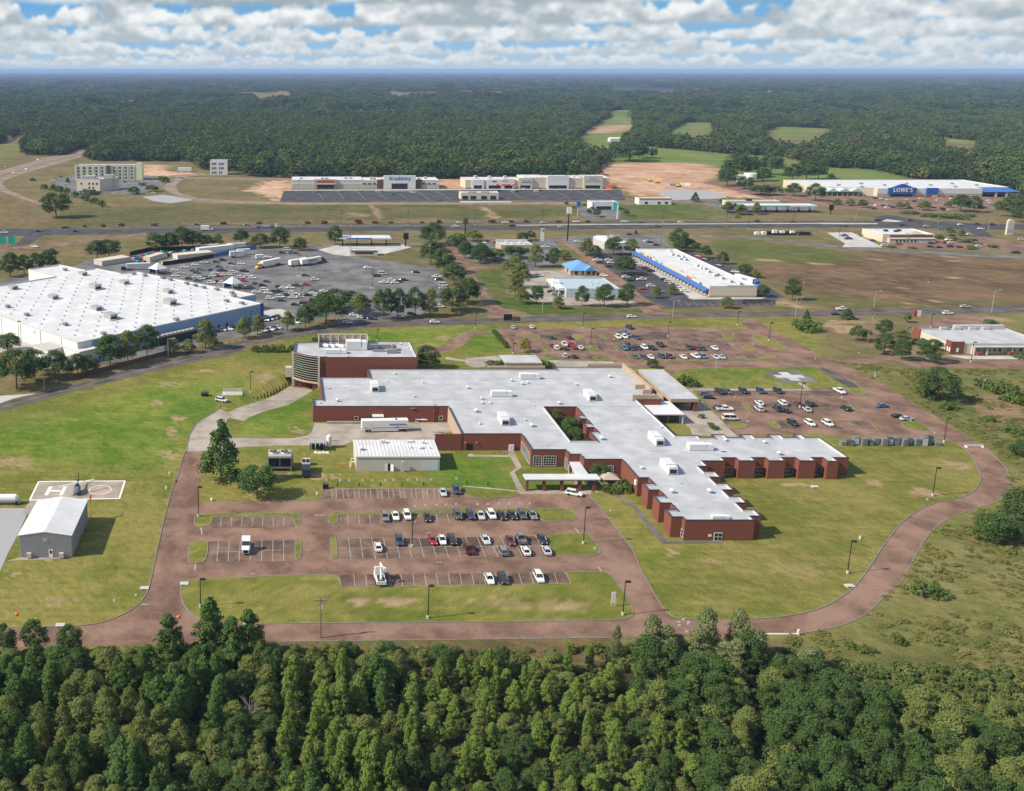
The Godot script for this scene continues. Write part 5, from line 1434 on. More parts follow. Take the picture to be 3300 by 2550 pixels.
func entrances() -> void:
	# front drop-off canopy
	var t := thing("drop_off_canopy", "long white canopy on five brick piers over the front drop-off", "canopy")
	var rf := MB.new()
	rf.box(Vector3(69.9, 3.35, -274.9), Vector3(91.3, 3.75, -270.9))
	part(t, "roof", rf.mesh(), M.roof_bright)
	for i in 40: bpart(t, "roof_rib", Vector3(70.0 + i * .535, 3.75, -274.9), Vector3(70.06 + i * .535, 3.83, -270.9), M.roof_bright)
	for x in [70.4, 75.3, 80.4, 85.6, 89.6]: bpart(t, "pier", Vector3(x - .4, 0, -272.2), Vector3(x + .4, 3.35, -271.2), M.brick)
	bpart(t, "fascia", Vector3(69.86, 3.3, -270.9), Vector3(91.34, 3.5, -270.84), M.coping)
	var w := thing("covered_walkway", "white covered walkway linking the drop-off canopy to the door", "walkway")
	var wr := MB.new()
	wr.hexa([Vector3(85.2, 3.0, -275.0), Vector3(89.2, 3.0, -275.0), Vector3(89.4, 3.0, -285.4), Vector3(86.3, 3.0, -285.4), Vector3(85.2, 3.3, -275.0), Vector3(89.2, 3.3, -275.0), Vector3(89.4, 3.3, -285.4), Vector3(86.3, 3.3, -285.4)])
	part(w, "roof", wr.mesh(), M.roof_bright)
	for z in [-276.0, -280.0, -284.0]:
		for x in [85.9, 89.0]: bpart(w, "post", Vector3(x - .12, 0, z - .12), Vector3(x + .12, 3.0, z + .12), M.white_paint)
	var gz := thing("gazebo", "small white gazebo with grey shingle hip roof among shrubs", "gazebo", Vector3(95.4, 0, -276.2))
	var gr := MB.new()
	gr.frust(0, 0, 2.3, 3.7, 2.7, 2.3, .15, .15)
	part(gz, "roof", gr.mesh(), M.stone)
	for q in [[-2.2, -1.8], [2.2, -1.8], [2.2, 1.8], [-2.2, 1.8]]: bpart(gz, "post", Vector3(q[0] - .12, 0, q[1] - .12), Vector3(q[0] + .12, 2.35, q[1] + .12), M.white_paint)
	bpart(gz, "railing", Vector3(-2.2, .8, 1.75), Vector3(2.2, .9, 1.85), M.white_paint)
	# east porch
	var e := thing("entrance_porch", "big flat-roofed porch with beige fascia on a brick pier at the east entrance", "porch")
	var o := vec2s([137.2, -340.4, 147.2, -340.4, 147.8, -376.8, 138.2, -376.8])
	var s := MB.new()
	s.side(o, 3.5, 4.75)
	var inv := MB.new()
	part(e, "fascia", s.mesh(), M.beige)
	var r := MB.new()
	r.flat(o, 4.6)
	part(e, "roof", r.mesh(), M.roof_white)
	var sf := MB.new()
	sf.flat(o, 3.5)
	part(e, "soffit", sf.mesh(), M.black)
	bpart(e, "pier", Vector3(145.6, 0, -343.2), Vector3(147.1, 3.5, -340.6), M.brick)
	bpart(e, "pier", Vector3(145.8, 0, -376), Vector3(147.4, 3.5, -373), M.brick)
	bpart(e, "long_wall", Vector3(134.4, 0, -376), Vector3(135.0, 5.4, -341), M.beige)
	bpart(e, "back_wall", Vector3(135.0, 0, -376.6), Vector3(138.4, 4.2, -376.0), M.beige)
	var v := thing("glazed_vestibule", "low white-roofed glass vestibule beside the east porch", "vestibule")
	bpart(v, "roof", Vector3(124.3, 3.3, -341.2), Vector3(137.1, 3.65, -327.2), M.white_metal)
	bpart(v, "glass_front", Vector3(125.2, 0, -329.9), Vector3(136.4, 3.3, -329.7), M.glass_dark)
	bpart(v, "glass_side", Vector3(136.2, 0, -340), Vector3(136.4, 3.3, -329.95), M.glass_dark)
	for x in [125.0, 128.8, 132.6, 136.5]: bpart(v, "mullion", Vector3(x - .1, 0, -329.7), Vector3(x + .1, 3.3, -329.55), M.white_metal)
	bpart(v, "post", Vector3(136.6, 0, -327.7), Vector3(136.9, 3.3, -327.4), M.white_metal)
	var sw := thing("rear_canopy", "small flat white-roofed beige canopy behind the hospital", "canopy")
	bpart(sw, "roof", Vector3(89.2, 3.5, -399.6), Vector3(104.2, 3.9, -388.6), M.roof_white)
	bpart(sw, "fascia", Vector3(89.1, 3.1, -388.6), Vector3(104.3, 3.85, -388.4), M.beige)
	for q in [[90, -398.6], [103.4, -398.6], [90, -389.6], [103.4, -389.6]]: bpart(sw, "pier", Vector3(q[0] - .5, 0, q[1] - .5), Vector3(q[0] + .5, 3.5, q[1] + .5), M.beige)

# ---------------------------------------------------------------- things on the campus
func gabled(t: Node3D, w: float, l: float, h: float, rise: float, wall: Material, roof: Material, ribs := 0) -> void:
	# gable ends face +z and -z; origin in the middle of the floor
	var s := MB.new()
	var a := [Vector3(-w, 0, l), Vector3(w, 0, l), Vector3(w, 0, -l), Vector3(-w, 0, -l)]
	for i in 4: s.quad(a[i], a[(i + 1) % 4], a[(i + 1) % 4] + Vector3.UP * h, a[i] + Vector3.UP * h)
	s.tri(Vector3(-w, h, l), Vector3(w, h, l), Vector3(0, h + rise, l))
	s.tri(Vector3(w, h, -l), Vector3(-w, h, -l), Vector3(0, h + rise, -l))
	part(t, "wall", s.mesh(), wall)
	for sg in [-1.0, 1.0]:
		var r := MB.new()
		var e: float = w + .25
		var y: float = h - .25 * rise / w
		r.hexa([Vector3(0, h + rise, l + .2), Vector3(0, h + rise, -l - .2), Vector3(sg * e, y, -l - .2), Vector3(sg * e, y, l + .2), Vector3(0, h + rise + .18, l + .2), Vector3(0, h + rise + .18, -l - .2), Vector3(sg * e, y + .18, -l - .2), Vector3(sg * e, y + .18, l + .2)] if sg < 0 else [Vector3(sg * e, y, l + .2), Vector3(sg * e, y, -l - .2), Vector3(0, h + rise, -l - .2), Vector3(0, h + rise, l + .2), Vector3(sg * e, y + .18, l + .2), Vector3(sg * e, y + .18, -l - .2), Vector3(0, h + rise + .18, -l - .2), Vector3(0, h + rise + .18, l + .2)])
		part(t, "roof_slope", r.mesh(), roof)
	for i in ribs:
		var x := lerpf(-w + .2, w - .2, float(i) / (ribs - 1))
		bpart(t, "wall_rib", Vector3(x - .05, 0, l), Vector3(x + .05, h - .02 + rise * (1 - absf(x) / w), l + .08), wall)
	for i in int(ribs * l / w):
		var z := lerpf(-l + .2, l - .2, float(i) / (int(ribs * l / w) - 1))
		bpart(t, "wall_rib", Vector3(w, 0, z - .05), Vector3(w + .08, h - .02, z + .05), wall)

func campus() -> void:
	var hg := thing("hangar", "grey ribbed metal hangar with white gable roof beside the helipad", "hangar", Vector3(-58.4, 0, -241.3))
	gabled(hg, 6.45, 10.4, 5.8, .95, mat("ribbed_steel", .34, .34, .37, .5), M.roof_bright, 26)
	var dr := bpart(hg, "door", Vector3(.75, 0, 10.45), Vector3(1.75, 2.1, 10.56), M.white_paint)
	bpart(dr, "pane", Vector3(1.0, 1.1, 10.56), Vector3(1.5, 1.9, 10.6), M.glass_dark)
	bpart(hg, "wall_fan", Vector3(-.6, 4.2, 10.45), Vector3(.6, 5.0, 10.62), M.grey_metal)
	for x in [-4.0, 4.0]: bpart(hg, "condenser", Vector3(x - .55, .3, 10.7), Vector3(x + .55, 1.5, 11.5), M.light_grey)
	helicopter()
	var ws := thing("windsock", "orange windsock on a thin mast at the edge of the helipad", "windsock", at("m", 712, 415))
	var mm := MB.new()
	mm.tube(Vector3.ZERO, Vector3(0, 6.8, 0), .06, .04, 6)
	part(ws, "mast", mm.mesh(), M.steel)
	var so := MB.new()
	so.tube(Vector3(0, 6.8, .1), Vector3(.05, 5.0, .45), .34, .2, 10)
	part(ws, "sock", so.mesh(), M.orange)
	var tk := thing("fuel_trailer", "white tank trailer parked on the gravel behind the hangar", "tank trailer", Vector3(-78.0, 0, -262.6))
	var tm := MB.new()
	tm.tube(Vector3(-5, 1.7, 0), Vector3(4.2, 1.7, 0), 1.15, 1.15, 16)
	tm.tube(Vector3(4.2, 1.7, 0), Vector3(4.9, 1.7, 0), 1.15, .7, 16)
	part(tk, "tank", tm.mesh(), M.white_metal)
	bpart(tk, "chassis", Vector3(-5, .5, -.8), Vector3(5.4, .8, .8), M.grey_metal)
	for x in [-3.5, -2.4, 4.4]: wheel_pair(tk, x, 1.0)
	# plant building
	var ob := thing("plant_building", "pale grey metal plant building with ribbed white roof", "building", Vector3(35.1, 0, -292.7))
	var wl := MB.new()
	wl.box(Vector3(-12.6, 0, -6.3), Vector3(12.5, 4.4, 6.3))
	part(ob, "wall", wl.mesh(), M.light_grey)
	var rs := MB.new()
	rs.hexa([Vector3(-12.8, 4.4, 6.5), Vector3(12.7, 4.4, 6.5), Vector3(12.7, 4.8, -6.5), Vector3(-12.8, 4.8, -6.5), Vector3(-12.8, 4.65, 6.5), Vector3(12.7, 4.65, 6.5), Vector3(12.7, 5.05, -6.5), Vector3(-12.8, 5.05, -6.5)])
	part(ob, "roof", rs.mesh(), M.roof_bright)
	for i in 24:
		var rb := MB.new()
		var x := -12.4 + i * 1.08
		rb.hexa([Vector3(x, 4.65, 6.5), Vector3(x + .12, 4.65, 6.5), Vector3(x + .12, 5.05, -6.5), Vector3(x, 5.05, -6.5), Vector3(x, 4.76, 6.5), Vector3(x + .12, 4.76, 6.5), Vector3(x + .12, 5.16, -6.5), Vector3(x, 5.16, -6.5)])
		part(ob, "roof_rib", rb.mesh(), M.roof_bright)
	bpart(ob, "doorway", Vector3(-3.1, 0, 6.25), Vector3(-2.3, 2.3, 6.34), M.black)
	bpart(ob, "door", Vector3(-4.0, 0, 6.35), Vector3(-3.1, 2.2, 6.42), M.white_paint)
	var od := bpart(ob, "door", Vector3(0, 0, 0), Vector3(1.0, 2.2, .06), M.white_paint)
	od.position = Vector3(-2.25, 0, 6.4)
	od.rotation.y = -.5
	bpart(ob, "roller_door", Vector3(6.9, .1, 6.25), Vector3(12.0, 3.2, 6.36), mat("door_blue_grey", .42, .47, .52, .6))
	bpart(ob, "utility_cabinet", Vector3(.8, 0, 6.9), Vector3(1.7, 3.4, 7.4), M.light_grey)
	bpart(ob, "gutter", Vector3(-12.8, 4.3, 6.32), Vector3(12.7, 4.42, 6.52), M.white_paint)
	for q in [[-3.5, -4, 1.3, 1.1], [5, -4.6, 1.3, .7]]: rooftop_unit(Vector3(35.1 + q[0], 4.85, -292.7 + q[1]), true, q[2] * 1.4, q[2], q[3], "boxy vent unit on the ribbed roof of the plant building", "vents on the plant building")
	for q in [[-10.8, 1.6, .8, 1.2], [8.8, -3.4, .4, 1.5], [7.5, .8, .4, 1.0], [8.4, .2, .3, .9], [10.3, .4, .3, 1.0], [4.6, .2, .3, .9]]: vent(Vector3(35.1 + q[0], 4.75, -292.7 + q[1]), q[2], q[3], "pipe vent on the ribbed roof of the plant building", "pipe vents on the plant building")
	cooling_tower()
	var pk := thing("pipe_rack", "white insulated pipes rising at the end of the plant building", "pipes", Vector3(21.2, 0, -289.6))
	for q in [[0, 0, 0, 0, 2.6, 0], [0, 2.6, 0, 1.2, 2.6, 0], [0, 1.6, 0, 1.2, 1.6, 0], [-.4, 0, 1.2, -.4, 2.0, 1.2], [-.4, 2.0, 1.2, 1.2, 2.0, 1.2]]:
		var m := MB.new()
		m.tube(Vector3(q[0], q[1], q[2]), Vector3(q[3], q[4], q[5]), .14, .14, 8)
		part(pk, "pipe", m.mesh(), M.white_paint)
	var gas := thing("gas_pipe", "orange hose lying on the grass toward the plant building", "hose", at("j", 600, 1220))
	var gp := MB.new()
	gp.tube(Vector3(-3.6, .08, -.2), Vector3(1.6, .1, .2), .09, .09, 6)
	part(gas, "run", gp.mesh(), M.orange)
	# oxygen tank and shelter
	var ox := thing("oxygen_tank", "upright white oxygen tank beside a small shed", "tank", Vector3(15.2, 0, -305.6))
	var om := MB.new()
	om.tube(Vector3(0, .6, 0), Vector3(0, 3.9, 0), .85, .85, 16)
	om.tube(Vector3(0, 3.9, 0), Vector3(0, 4.35, 0), .85, .35, 16)
	part(ox, "vessel", om.mesh(), M.white_paint)
	for q in [[-.5, -.5], [.5, -.5], [0, .6]]: bpart(ox, "leg", Vector3(q[0] - .08, 0, q[1] - .08), Vector3(q[0] + .08, .8, q[1] + .08), M.grey_metal)
	var fr := thing("steel_fence", "dark steel cage beside the oxygen tank", "fence", Vector3(17.2, 0, -305.2))
	for i in 8: bpart(fr, "bar", Vector3(-.9 + i * .26, 0, 0), Vector3(-.86 + i * .26, 2.6, .04), M.dark_metal)
	bpart(fr, "rail", Vector3(-.95, 2.5, 0), Vector3(1.0, 2.6, .05), M.dark_metal)
	var sh := thing("equipment_shelter", "open shelter with grey roof over dark tanks", "shelter", Vector3(11.5, 0, -304.2))
	bpart(sh, "roof", Vector3(-2.6, 2.6, -2.3), Vector3(2.5, 2.85, 2.0), M.grey_metal)
	for q in [[-2.3, -2.0], [2.2, -2.0], [2.2, 1.7], [-2.3, 1.7]]: bpart(sh, "post", Vector3(q[0] - .1, 0, q[1] - .1), Vector3(q[0] + .1, 2.6, q[1] + .1), M.dark_metal)
	for x in [-1.4, 0.0, 1.3]:
		var m := MB.new()
		m.tube(Vector3(x, 0, 0), Vector3(x, 1.7, 0), .55, .55, 10)
		part(sh, "cylinder", m.mesh(), M.black)
	var tarp := thing("white_sacks", "heap of white sacks lying in front of the shelter", "sacks", at("j", 372, 1118))
	for i in 4: 
		var m := MB.new()
		m.frust(-1.8 + i * 1.2, (i % 2) * .3, 0, .45, .62, .5, .35, .3)
		part(tarp, "sack", m.mesh(), M.white_paint)
	mri_trailer()
	var bin := thing("dumpster", "blue open dumpster in the hospital dock", "dumpster", Vector3(52.6, 0, -306.2))
	var bm := MB.new()
	bm.frust(0, 0, .2, 2.0, 2.0, 1.1, 2.2, 1.3)
	part(bin, "body", bm.mesh(), M.blue_bright)
	bpart(bin, "lid", Vector3(-2.25, 2.0, -1.3), Vector3(2.25, 2.1, -.2), M.blue_deep)
	bpart(bin, "base", Vector3(-2, 0, -1), Vector3(2, .2, 1), M.white_paint)
	# row of discarded cabinets
	for i in 15:
		var x := 181.0 + i * 2.15
		var tall_one := [1.3, 1.6, 2.6, 2.4, 1.5, 2.2, 2.5, 2.4, 2.6, 2.3, 1.9, 2.2, 2.9, 2.8, 1.2][i] as float
		var cab := thing("discarded_cabinet", "%s steel cabinet in the row dumped on the grass by the east lot" % ["grey", "dark", "blue-grey"][i % 3], "cabinet", Vector3(x, 0, -308.0 + sin(i * 2.3) * .6), sin(i * 3.1) * .15, "discarded cabinets in a row")
		var s := MB.new()
		s.frust(0, 0, 0, tall_one, .95, .8, .88, .75)
		part(cab, "casing", s.mesh(), [mat("cab_grey", .15, .16, .165, .6), mat("cab_dark", .04, .048, .05, .6), mat("cab_blue", .12, .165, .19, .6)][i % 3])
		bpart(cab, "door_panel", Vector3(-.7, .15, .79), Vector3(.7, tall_one * .85, .86), M.light_grey if i % 5 == 2 else M.cab_grey)
	# road block, barriers, culverts
	var rb2 := thing("road_barrier", "white striped board closing the loop road", "barrier", at("l", 1865, 580))
	bpart(rb2, "board", Vector3(-3, .5, -.06), Vector3(3, .9, .06), M.white_paint)
	for x in [-2.6, 2.6]: bpart(rb2, "foot", Vector3(x - .1, 0, -.7), Vector3(x + .1, .5, .7), M.white_paint)
	var rb3 := thing("road_barrier", "low white rail at the lower edge of the loop road", "barrier", at("q", 858, 920))
	bpart(rb3, "board", Vector3(-4.2, .05, -.15), Vector3(4.2, .4, .15), M.white_paint)
	for x in [-4.1, 4.1]: bpart(rb3, "post", Vector3(x - .2, 0, -.2), Vector3(x + .2, 1.3, .2), M.white_paint)
	var rub := thing("rubble_heap", "pale broken concrete beside the drive junction", "rubble", at("s", 755, 160))
	for i in 9:
		var m := MB.new()
		m.frust(rng.randf_range(-2, 2), rng.randf_range(-3, 3), 0, rng.randf_range(.15, .4), .4, .3, .2, .15)
		part(rub, "lump", m.mesh(), M.concrete)
	var sub := thing("substation_frame", "white steel frame and pipework in the small fenced pad", "frame", at("i", 1635, 372))
	for i in 9: bpart(sub, "bar", Vector3(-3.4 + i * .85, 0, -1.8 + (i % 3) * 1.4), Vector3(-3.3 + i * .85, 1.9, -1.7 + (i % 3) * 1.4), M.white_metal)
	for z in [-1.8, -.4, 1.0]: bpart(sub, "rail", Vector3(-3.5, 1.4, z), Vector3(3.6, 1.52, z + .1), M.white_metal)
	bpart(sub, "pad", Vector3(-3.8, 0, -2.4), Vector3(3.8, .2, 1.8), M.pale_concrete)
	var skp := thing("skip", "small dark open skip beside the service ramp", "skip", at("i", 1442, 385))
	var sm := MB.new()
	sm.frust(0, 0, .1, 1.2, 1.2, .8, 1.4, .95)
	part(skp, "body", sm.mesh(), M.dark_metal)
	bpart(skp, "lip", Vector3(-1.45, 1.15, -1.0), Vector3(1.45, 1.25, -.85), M.black)
	var bx2 := thing("utility_box", "black metal box at the corner of the front bays", "cabinet", at("n", 1090, 545))
	bpart(bx2, "casing", Vector3(-.8, 0, -.6), Vector3(.8, 1.3, .6), M.black)
	bpart(bx2, "lid", Vector3(-.85, 1.3, -.65), Vector3(.85, 1.36, .65), M.dark_metal)
	for q in [["q", 1052, 118], ["q", 1240, 655], ["m", 1130, 965], ["m", 470, 1255], ["m", 1440, 930], ["p", 305, 640]]:
		var g := thing("storm_drain", "concrete storm drain box set in the grass by the kerb", "drain", at(q[0], q[1], q[2]), 0, "storm drains")
		bpart(g, "lid", Vector3(-1.0, 0, -.7), Vector3(1.0, .28, .7), M.pale_concrete)
		bpart(g, "mouth", Vector3(-.6, .02, .68), Vector3(.6, .2, .72), M.black)
	var sgn := thing("site_sign", "tall white sign board on the verge by the front drive", "sign", at("p", 2145, 555))
	bpart(sgn, "panel", Vector3(-.5, .9, -.05), Vector3(.5, 3.6, .05), M.white_paint)
	for x in [-.45, .38]: bpart(sgn, "post", Vector3(x, 0, -.04), Vector3(x + .08, .95, .04), M.white_metal)
	var hyd := 0
	for q in [["i", 1193, 940], ["i", 1170, 1040], ["i", 1490, 1125], ["q", 1296, 400], ["n", 1022, 595], ["n", 198, 640], ["l", 1230, 128]]:
		var hy := thing("hydrant", "small white hydrant on the lawn", "hydrant", at(q[0], q[1], q[2]), 0, "hydrants on the lawns")
		var m := MB.new()
		m.tube(Vector3.ZERO, Vector3(0, .75, 0), .2, .17, 8)
		m.tube(Vector3(0, .75, 0), Vector3(0, .95, 0), .22, .1, 8)
		part(hy, "barrel", m.mesh(), M.white_paint)
		var m2 := MB.new()
		m2.tube(Vector3(-.35, .5, 0), Vector3(.35, .5, 0), .1, .1, 6)
		part(hy, "outlet", m2.mesh(), M.white_paint)
	for q in [["m", 130, 1165], ["m", 1395, 1187]]:
		var bl := thing("marker_ball", "small orange ball marker on the overhead line", "marker", at(q[0], q[1], q[2], 9.0), 0, "orange line markers")
		var sp := SphereMesh.new()
		sp.radius = .42
		sp.height = .84
		part(bl, "ball", sp, M.orange)
		var m := MB.new()
		m.tube(Vector3(-.8, 0, 0), Vector3(.8, 0, 0), .03, .03, 5)
		part(bl, "clamp", m.mesh(), M.dark_metal)
	var bb := thing("sign_board", "black backs of two roadside boards beside the public road", "sign", at("k", 300, 88))
	bpart(bb, "panel", Vector3(-2.2, 1.0, -.1), Vector3(1.8, 4.2, .1), M.black)
	bpart(bb, "low_panel", Vector3(2.0, .8, -.1), Vector3(5.8, 2.9, .1), M.brown)
	for x in [-1.5, 1.2, 2.6, 5.0]: bpart(bb, "post", Vector3(x, 0, -.05), Vector3(x + .12, 1.2, .05), M.dark_metal)

func wheel_pair(t: Node3D, x: float, w: float, r := .48) -> void:
	for z in [-w, w]:
		var m := MB.new()
		m.tube(Vector3(x, r, z - .14), Vector3(x, r, z + .14), r, r, 12)
		part(t, "wheel", m.mesh(), M.tyre)

func mri_trailer() -> void:
	var t := thing("medical_trailer", "white medical trailer with a blue stripe parked at the dock", "trailer", Vector3(34.4, 0, -320.8), .06)
	var s := MB.new()
	s.box(Vector3(-7.7, 1.1, -1.3), Vector3(7.8, 4.1, 1.3))
	s.box(Vector3(-4.6, .45, -1.25), Vector3(4.6, 1.1, 1.25))
	part(t, "body", s.mesh(), M.white_paint)
	bpart(t, "stripe", Vector3(-7.0, 1.55, 1.3), Vector3(7.8, 1.75, 1.32), M.blue_bright)
	bpart(t, "emblem", Vector3(3.5, 1.3, 1.31), Vector3(4.6, 2.1, 1.34), M.blue_wall)
	bpart(t, "door", Vector3(-5.2, 1.2, 1.3), Vector3(-4.2, 3.2, 1.325), M.white_metal)
	bpart(t, "roof_vent", Vector3(3.6, 4.1, -.5), Vector3(4.2, 4.3, .5), M.black)
	lettering(t, "Mobile MRI Services", Vector3(4.3, 2.75, 1.33), .42, M.blue_deep)
	for x in [4.4, 6.6]: wheel_pair(t, x, 1.1, .52)
	for z in [-.8, .8]: bpart(t, "landing_leg", Vector3(-5.4, 0, z - .1), Vector3(-5.2, 1.1, z + .1), M.grey_metal)

func cooling_tower() -> void:
	var t := thing("cooling_tower", "large two-fan cooling tower with dark louvres on the lawn", "cooling tower", Vector3(-.5, 0, -288.7))
	for q in [[-3.4, -2.7], [3.4, -2.7], [3.4, 2.7], [-3.4, 2.7]]: bpart(t, "leg", Vector3(q[0] - .2, 0, q[1] - .2), Vector3(q[0] + .2, 1.2, q[1] + .2), M.steel)
	bpart(t, "basin", Vector3(-3.5, .9, -2.8), Vector3(3.5, 1.4, 2.8), M.steel)
	bpart(t, "body", Vector3(-3.35, 1.4, -2.7), Vector3(3.35, 4.2, 2.6), M.dark_metal)
	for i in 3:
		bpart(t, "frame", Vector3(-3.5 + i * 3.4, 1.4, 2.6), Vector3(-3.3 + i * 3.4, 4.2, 2.75), M.steel)
	for i in 10: bpart(t, "louvre", Vector3(-3.3, 1.6 + i * .26, 2.6), Vector3(3.3, 1.66 + i * .26, 2.72), M.black)
	bpart(t, "deck", Vector3(-3.5, 4.2, -2.8), Vector3(3.5, 4.8, 2.8), M.grey_metal)
	for x in [-1.7, 1.7]:
		var m := MB.new()
		m.tube(Vector3(x, 4.8, -.3), Vector3(x, 5.2, -.3), 1.5, 1.4, 20, false)
		m.tube(Vector3(x, 4.85, -.3), Vector3(x, 4.9, -.3), 1.4, 1.4, 20)
		var f := part(t, "fan_ring", m.mesh(), M.light_grey)
		var b := MB.new()
		for i in 4:
			var u := Vector3(cos(i * PI / 2 + .3), 0, sin(i * PI / 2 + .3)) * 1.25
			b.tube(Vector3(x, 5.0, -.3), Vector3(x, 5.0, -.3) + u, .18, .3, 4)
		part(f, "blades", b.mesh(), M.dark_metal)
	var pz := MB.new()
	pz.tube(Vector3(3.8, .3, -.8), Vector3(3.8, 4.4, -.8), .35, .35, 10)
	pz.tube(Vector3(3.8, 4.4, -.8), Vector3(2.6, 4.9, -.8), .35, .3, 10)
	part(t, "riser_pipe", pz.mesh(), M.light_grey)
	var c := thing("chiller", "narrow dark chiller with two fans beside the cooling tower", "chiller", Vector3(7.3, 0, -284.3))
	bpart(c, "body", Vector3(-1.25, .5, -3.6), Vector3(1.25, 2.8, 3.8), M.dark_metal)
	bpart(c, "top", Vector3(-1.3, 2.8, -3.6), Vector3(1.3, 3.1, 0), M.grey_metal)
	for q in [[-.6, -2.8], [.6, -2.8], [-.6, -1.5], [.6, -1.5]]:
		var m := MB.new()
		m.tube(Vector3(q[0], 3.1, q[1]), Vector3(q[0], 3.35, q[1]), .5, .5, 12)
		part(c, "fan", m.mesh(), M.black)
	bpart(c, "end_panel", Vector3(-1.25, .6, 3.8), Vector3(1.25, 2.6, 3.9), mat("navy_panel", .02, .03, .06, .5))
	var u := thing("small_unit", "small cream cabinet behind the narrow chiller", "cabinet", Vector3(7.6, 0, -291.2))
	bpart(u, "casing", Vector3(-1.1, .2, -.8), Vector3(1.1, 1.9, .8), M.cream)
	bpart(u, "base", Vector3(-1.2, 0, -.9), Vector3(1.2, .2, .9), M.pale_concrete)

func helicopter() -> void:
	var t := thing("helicopter", "dark helicopter with pale blue-white nose parked on the helipad", "helicopter", Vector3(-58.3, .06, -269.6), .12)
	var s := MB.new()
	var st := [[1.9, .75, .35, .35], [1.6, .95, .85, .7], [.6, 1.2, 1.05, 1.0], [-.8, 1.3, 1.0, 1.0], [-1.9, 1.5, .6, .7], [-2.6, 1.75, .28, .32]]
	loft(s, st, 12)
	part(t, "fuselage", s.mesh(), mat("heli_dark", .02, .022, .03, .3))
	var g := MB.new()
	loft(g, [[2.02, .95, .3, .3], [1.72, 1.05, .82, .66], [1.0, 1.4, .98, .82], [.35, 1.75, .8, .55]], 12)
	part(t, "canopy", g.mesh(), mat("heli_glass", .12, .15, .19, .12, 0, .5))
	var b := MB.new()
	b.tube(Vector3(0, 1.75, -2.3), Vector3(0, 2.0, -7.0), .3, .14, 10)
	part(t, "tail_boom", b.mesh(), M.heli_dark)
	var f := MB.new()
	f.hexa([Vector3(-.06, 1.7, -6.6), Vector3(.06, 1.7, -6.6), Vector3(.06, 1.9, -7.3), Vector3(-.06, 1.9, -7.3), Vector3(-.05, 3.4, -7.3), Vector3(.05, 3.4, -7.3), Vector3(.05, 3.4, -7.9), Vector3(-.05, 3.4, -7.9)])
	part(t, "tail_fin", f.mesh(), M.heli_dark)
	bpart(t, "stabiliser", Vector3(-1.2, 1.85, -5.6), Vector3(1.2, 1.92, -5.1), M.heli_dark)
	var m := MB.new()
	m.tube(Vector3(0, 2.1, -.3), Vector3(0, 3.1, -.3), .28, .12, 8)
	part(t, "rotor_mast", m.mesh(), M.dark_metal)
	for a in [.42, .42 + PI]:
		var bl := MB.new()
		var d := Vector3(cos(a), 0, -sin(a))
		var n := Vector3(sin(a), 0, cos(a)) * .17
		var q := Vector3(0, 3.1, -.3)
		var tip := q + d * 5.3 - Vector3(0, .1, 0)
		bl.hexa([q - n, q + n, tip + n, tip - n, q - n + Vector3(0, .06, 0), q + n + Vector3(0, .06, 0), tip + n + Vector3(0, .05, 0), tip - n + Vector3(0, .05, 0)])
		part(t, "rotor_blade", bl.mesh(), M.white_paint)
	for x in [-.95, .95]:
		var k := MB.new()
		k.tube(Vector3(x, .06, 1.7), Vector3(x, .06, -1.6), .06, .06, 6)
		k.tube(Vector3(x, .06, .9), Vector3(x * .6, .6, .9), .05, .05, 6)
		k.tube(Vector3(x, .06, -.8), Vector3(x * .6, .6, -.8), .05, .05, 6)
		part(t, "skid", k.mesh(), M.dark_metal)

func loft(s: MB, st: Array, n: int) -> void:  # rings [z, centre y, half width, half height]
	for i in st.size() - 1:
		for j in n:
			var q := []
			for e in [[i, j], [i, j + 1], [i + 1, j + 1], [i + 1, j]]:
				var a: Array = st[e[0]]
				var th: float = TAU * e[1] / n
				q.append(Vector3(cos(th) * a[2], a[1] + sin(th) * a[3], a[0]))
			s.quad(q[0], q[3], q[2], q[1])
	for e in [0, st.size() - 1]:
		var a: Array = st[e]
		for j in n:
			var p := Vector3(cos(TAU * j / n) * a[2], a[1] + sin(TAU * j / n) * a[3], a[0])
			var p2 := Vector3(cos(TAU * (j + 1) / n) * a[2], a[1] + sin(TAU * (j + 1) / n) * a[3], a[0])
			if e == 0: s.tri(Vector3(0, a[1], a[0]), p, p2)
			else: s.tri(Vector3(0, a[1], a[0]), p2, p)

# ---------------------------------------------------------------- vehicles
var cars := {}
var wheel_mesh: ArrayMesh

func body_loft(s: MB, st: Array) -> void:  # stations [z, half width, sill, belt]: a hull with tucked-in shoulders
	var rings := []
	for a in st:
		var z: float = a[0]
		var w: float = a[1]
		rings.append([Vector3(-w * .9, a[2], z), Vector3(w * .9, a[2], z), Vector3(w, lerpf(a[2], a[3], .35), z), Vector3(w * .98, lerpf(a[2], a[3], .72), z), Vector3(w * .86, a[3], z), Vector3(-w * .86, a[3], z), Vector3(-w * .98, lerpf(a[2], a[3], .72), z), Vector3(-w, lerpf(a[2], a[3], .35), z)])
	for i in rings.size() - 1:
		for j in 8:
			var k := (j + 1) % 8
			s.quad(rings[i][j], rings[i + 1][j], rings[i + 1][k], rings[i][k])
	for e in [0, rings.size() - 1]:
		var r: Array = rings[e]
		for j in range(1, 7):
			if e == 0: s.tri(r[0], r[j], r[j + 1])
			else: s.tri(r[0], r[j + 1], r[j])

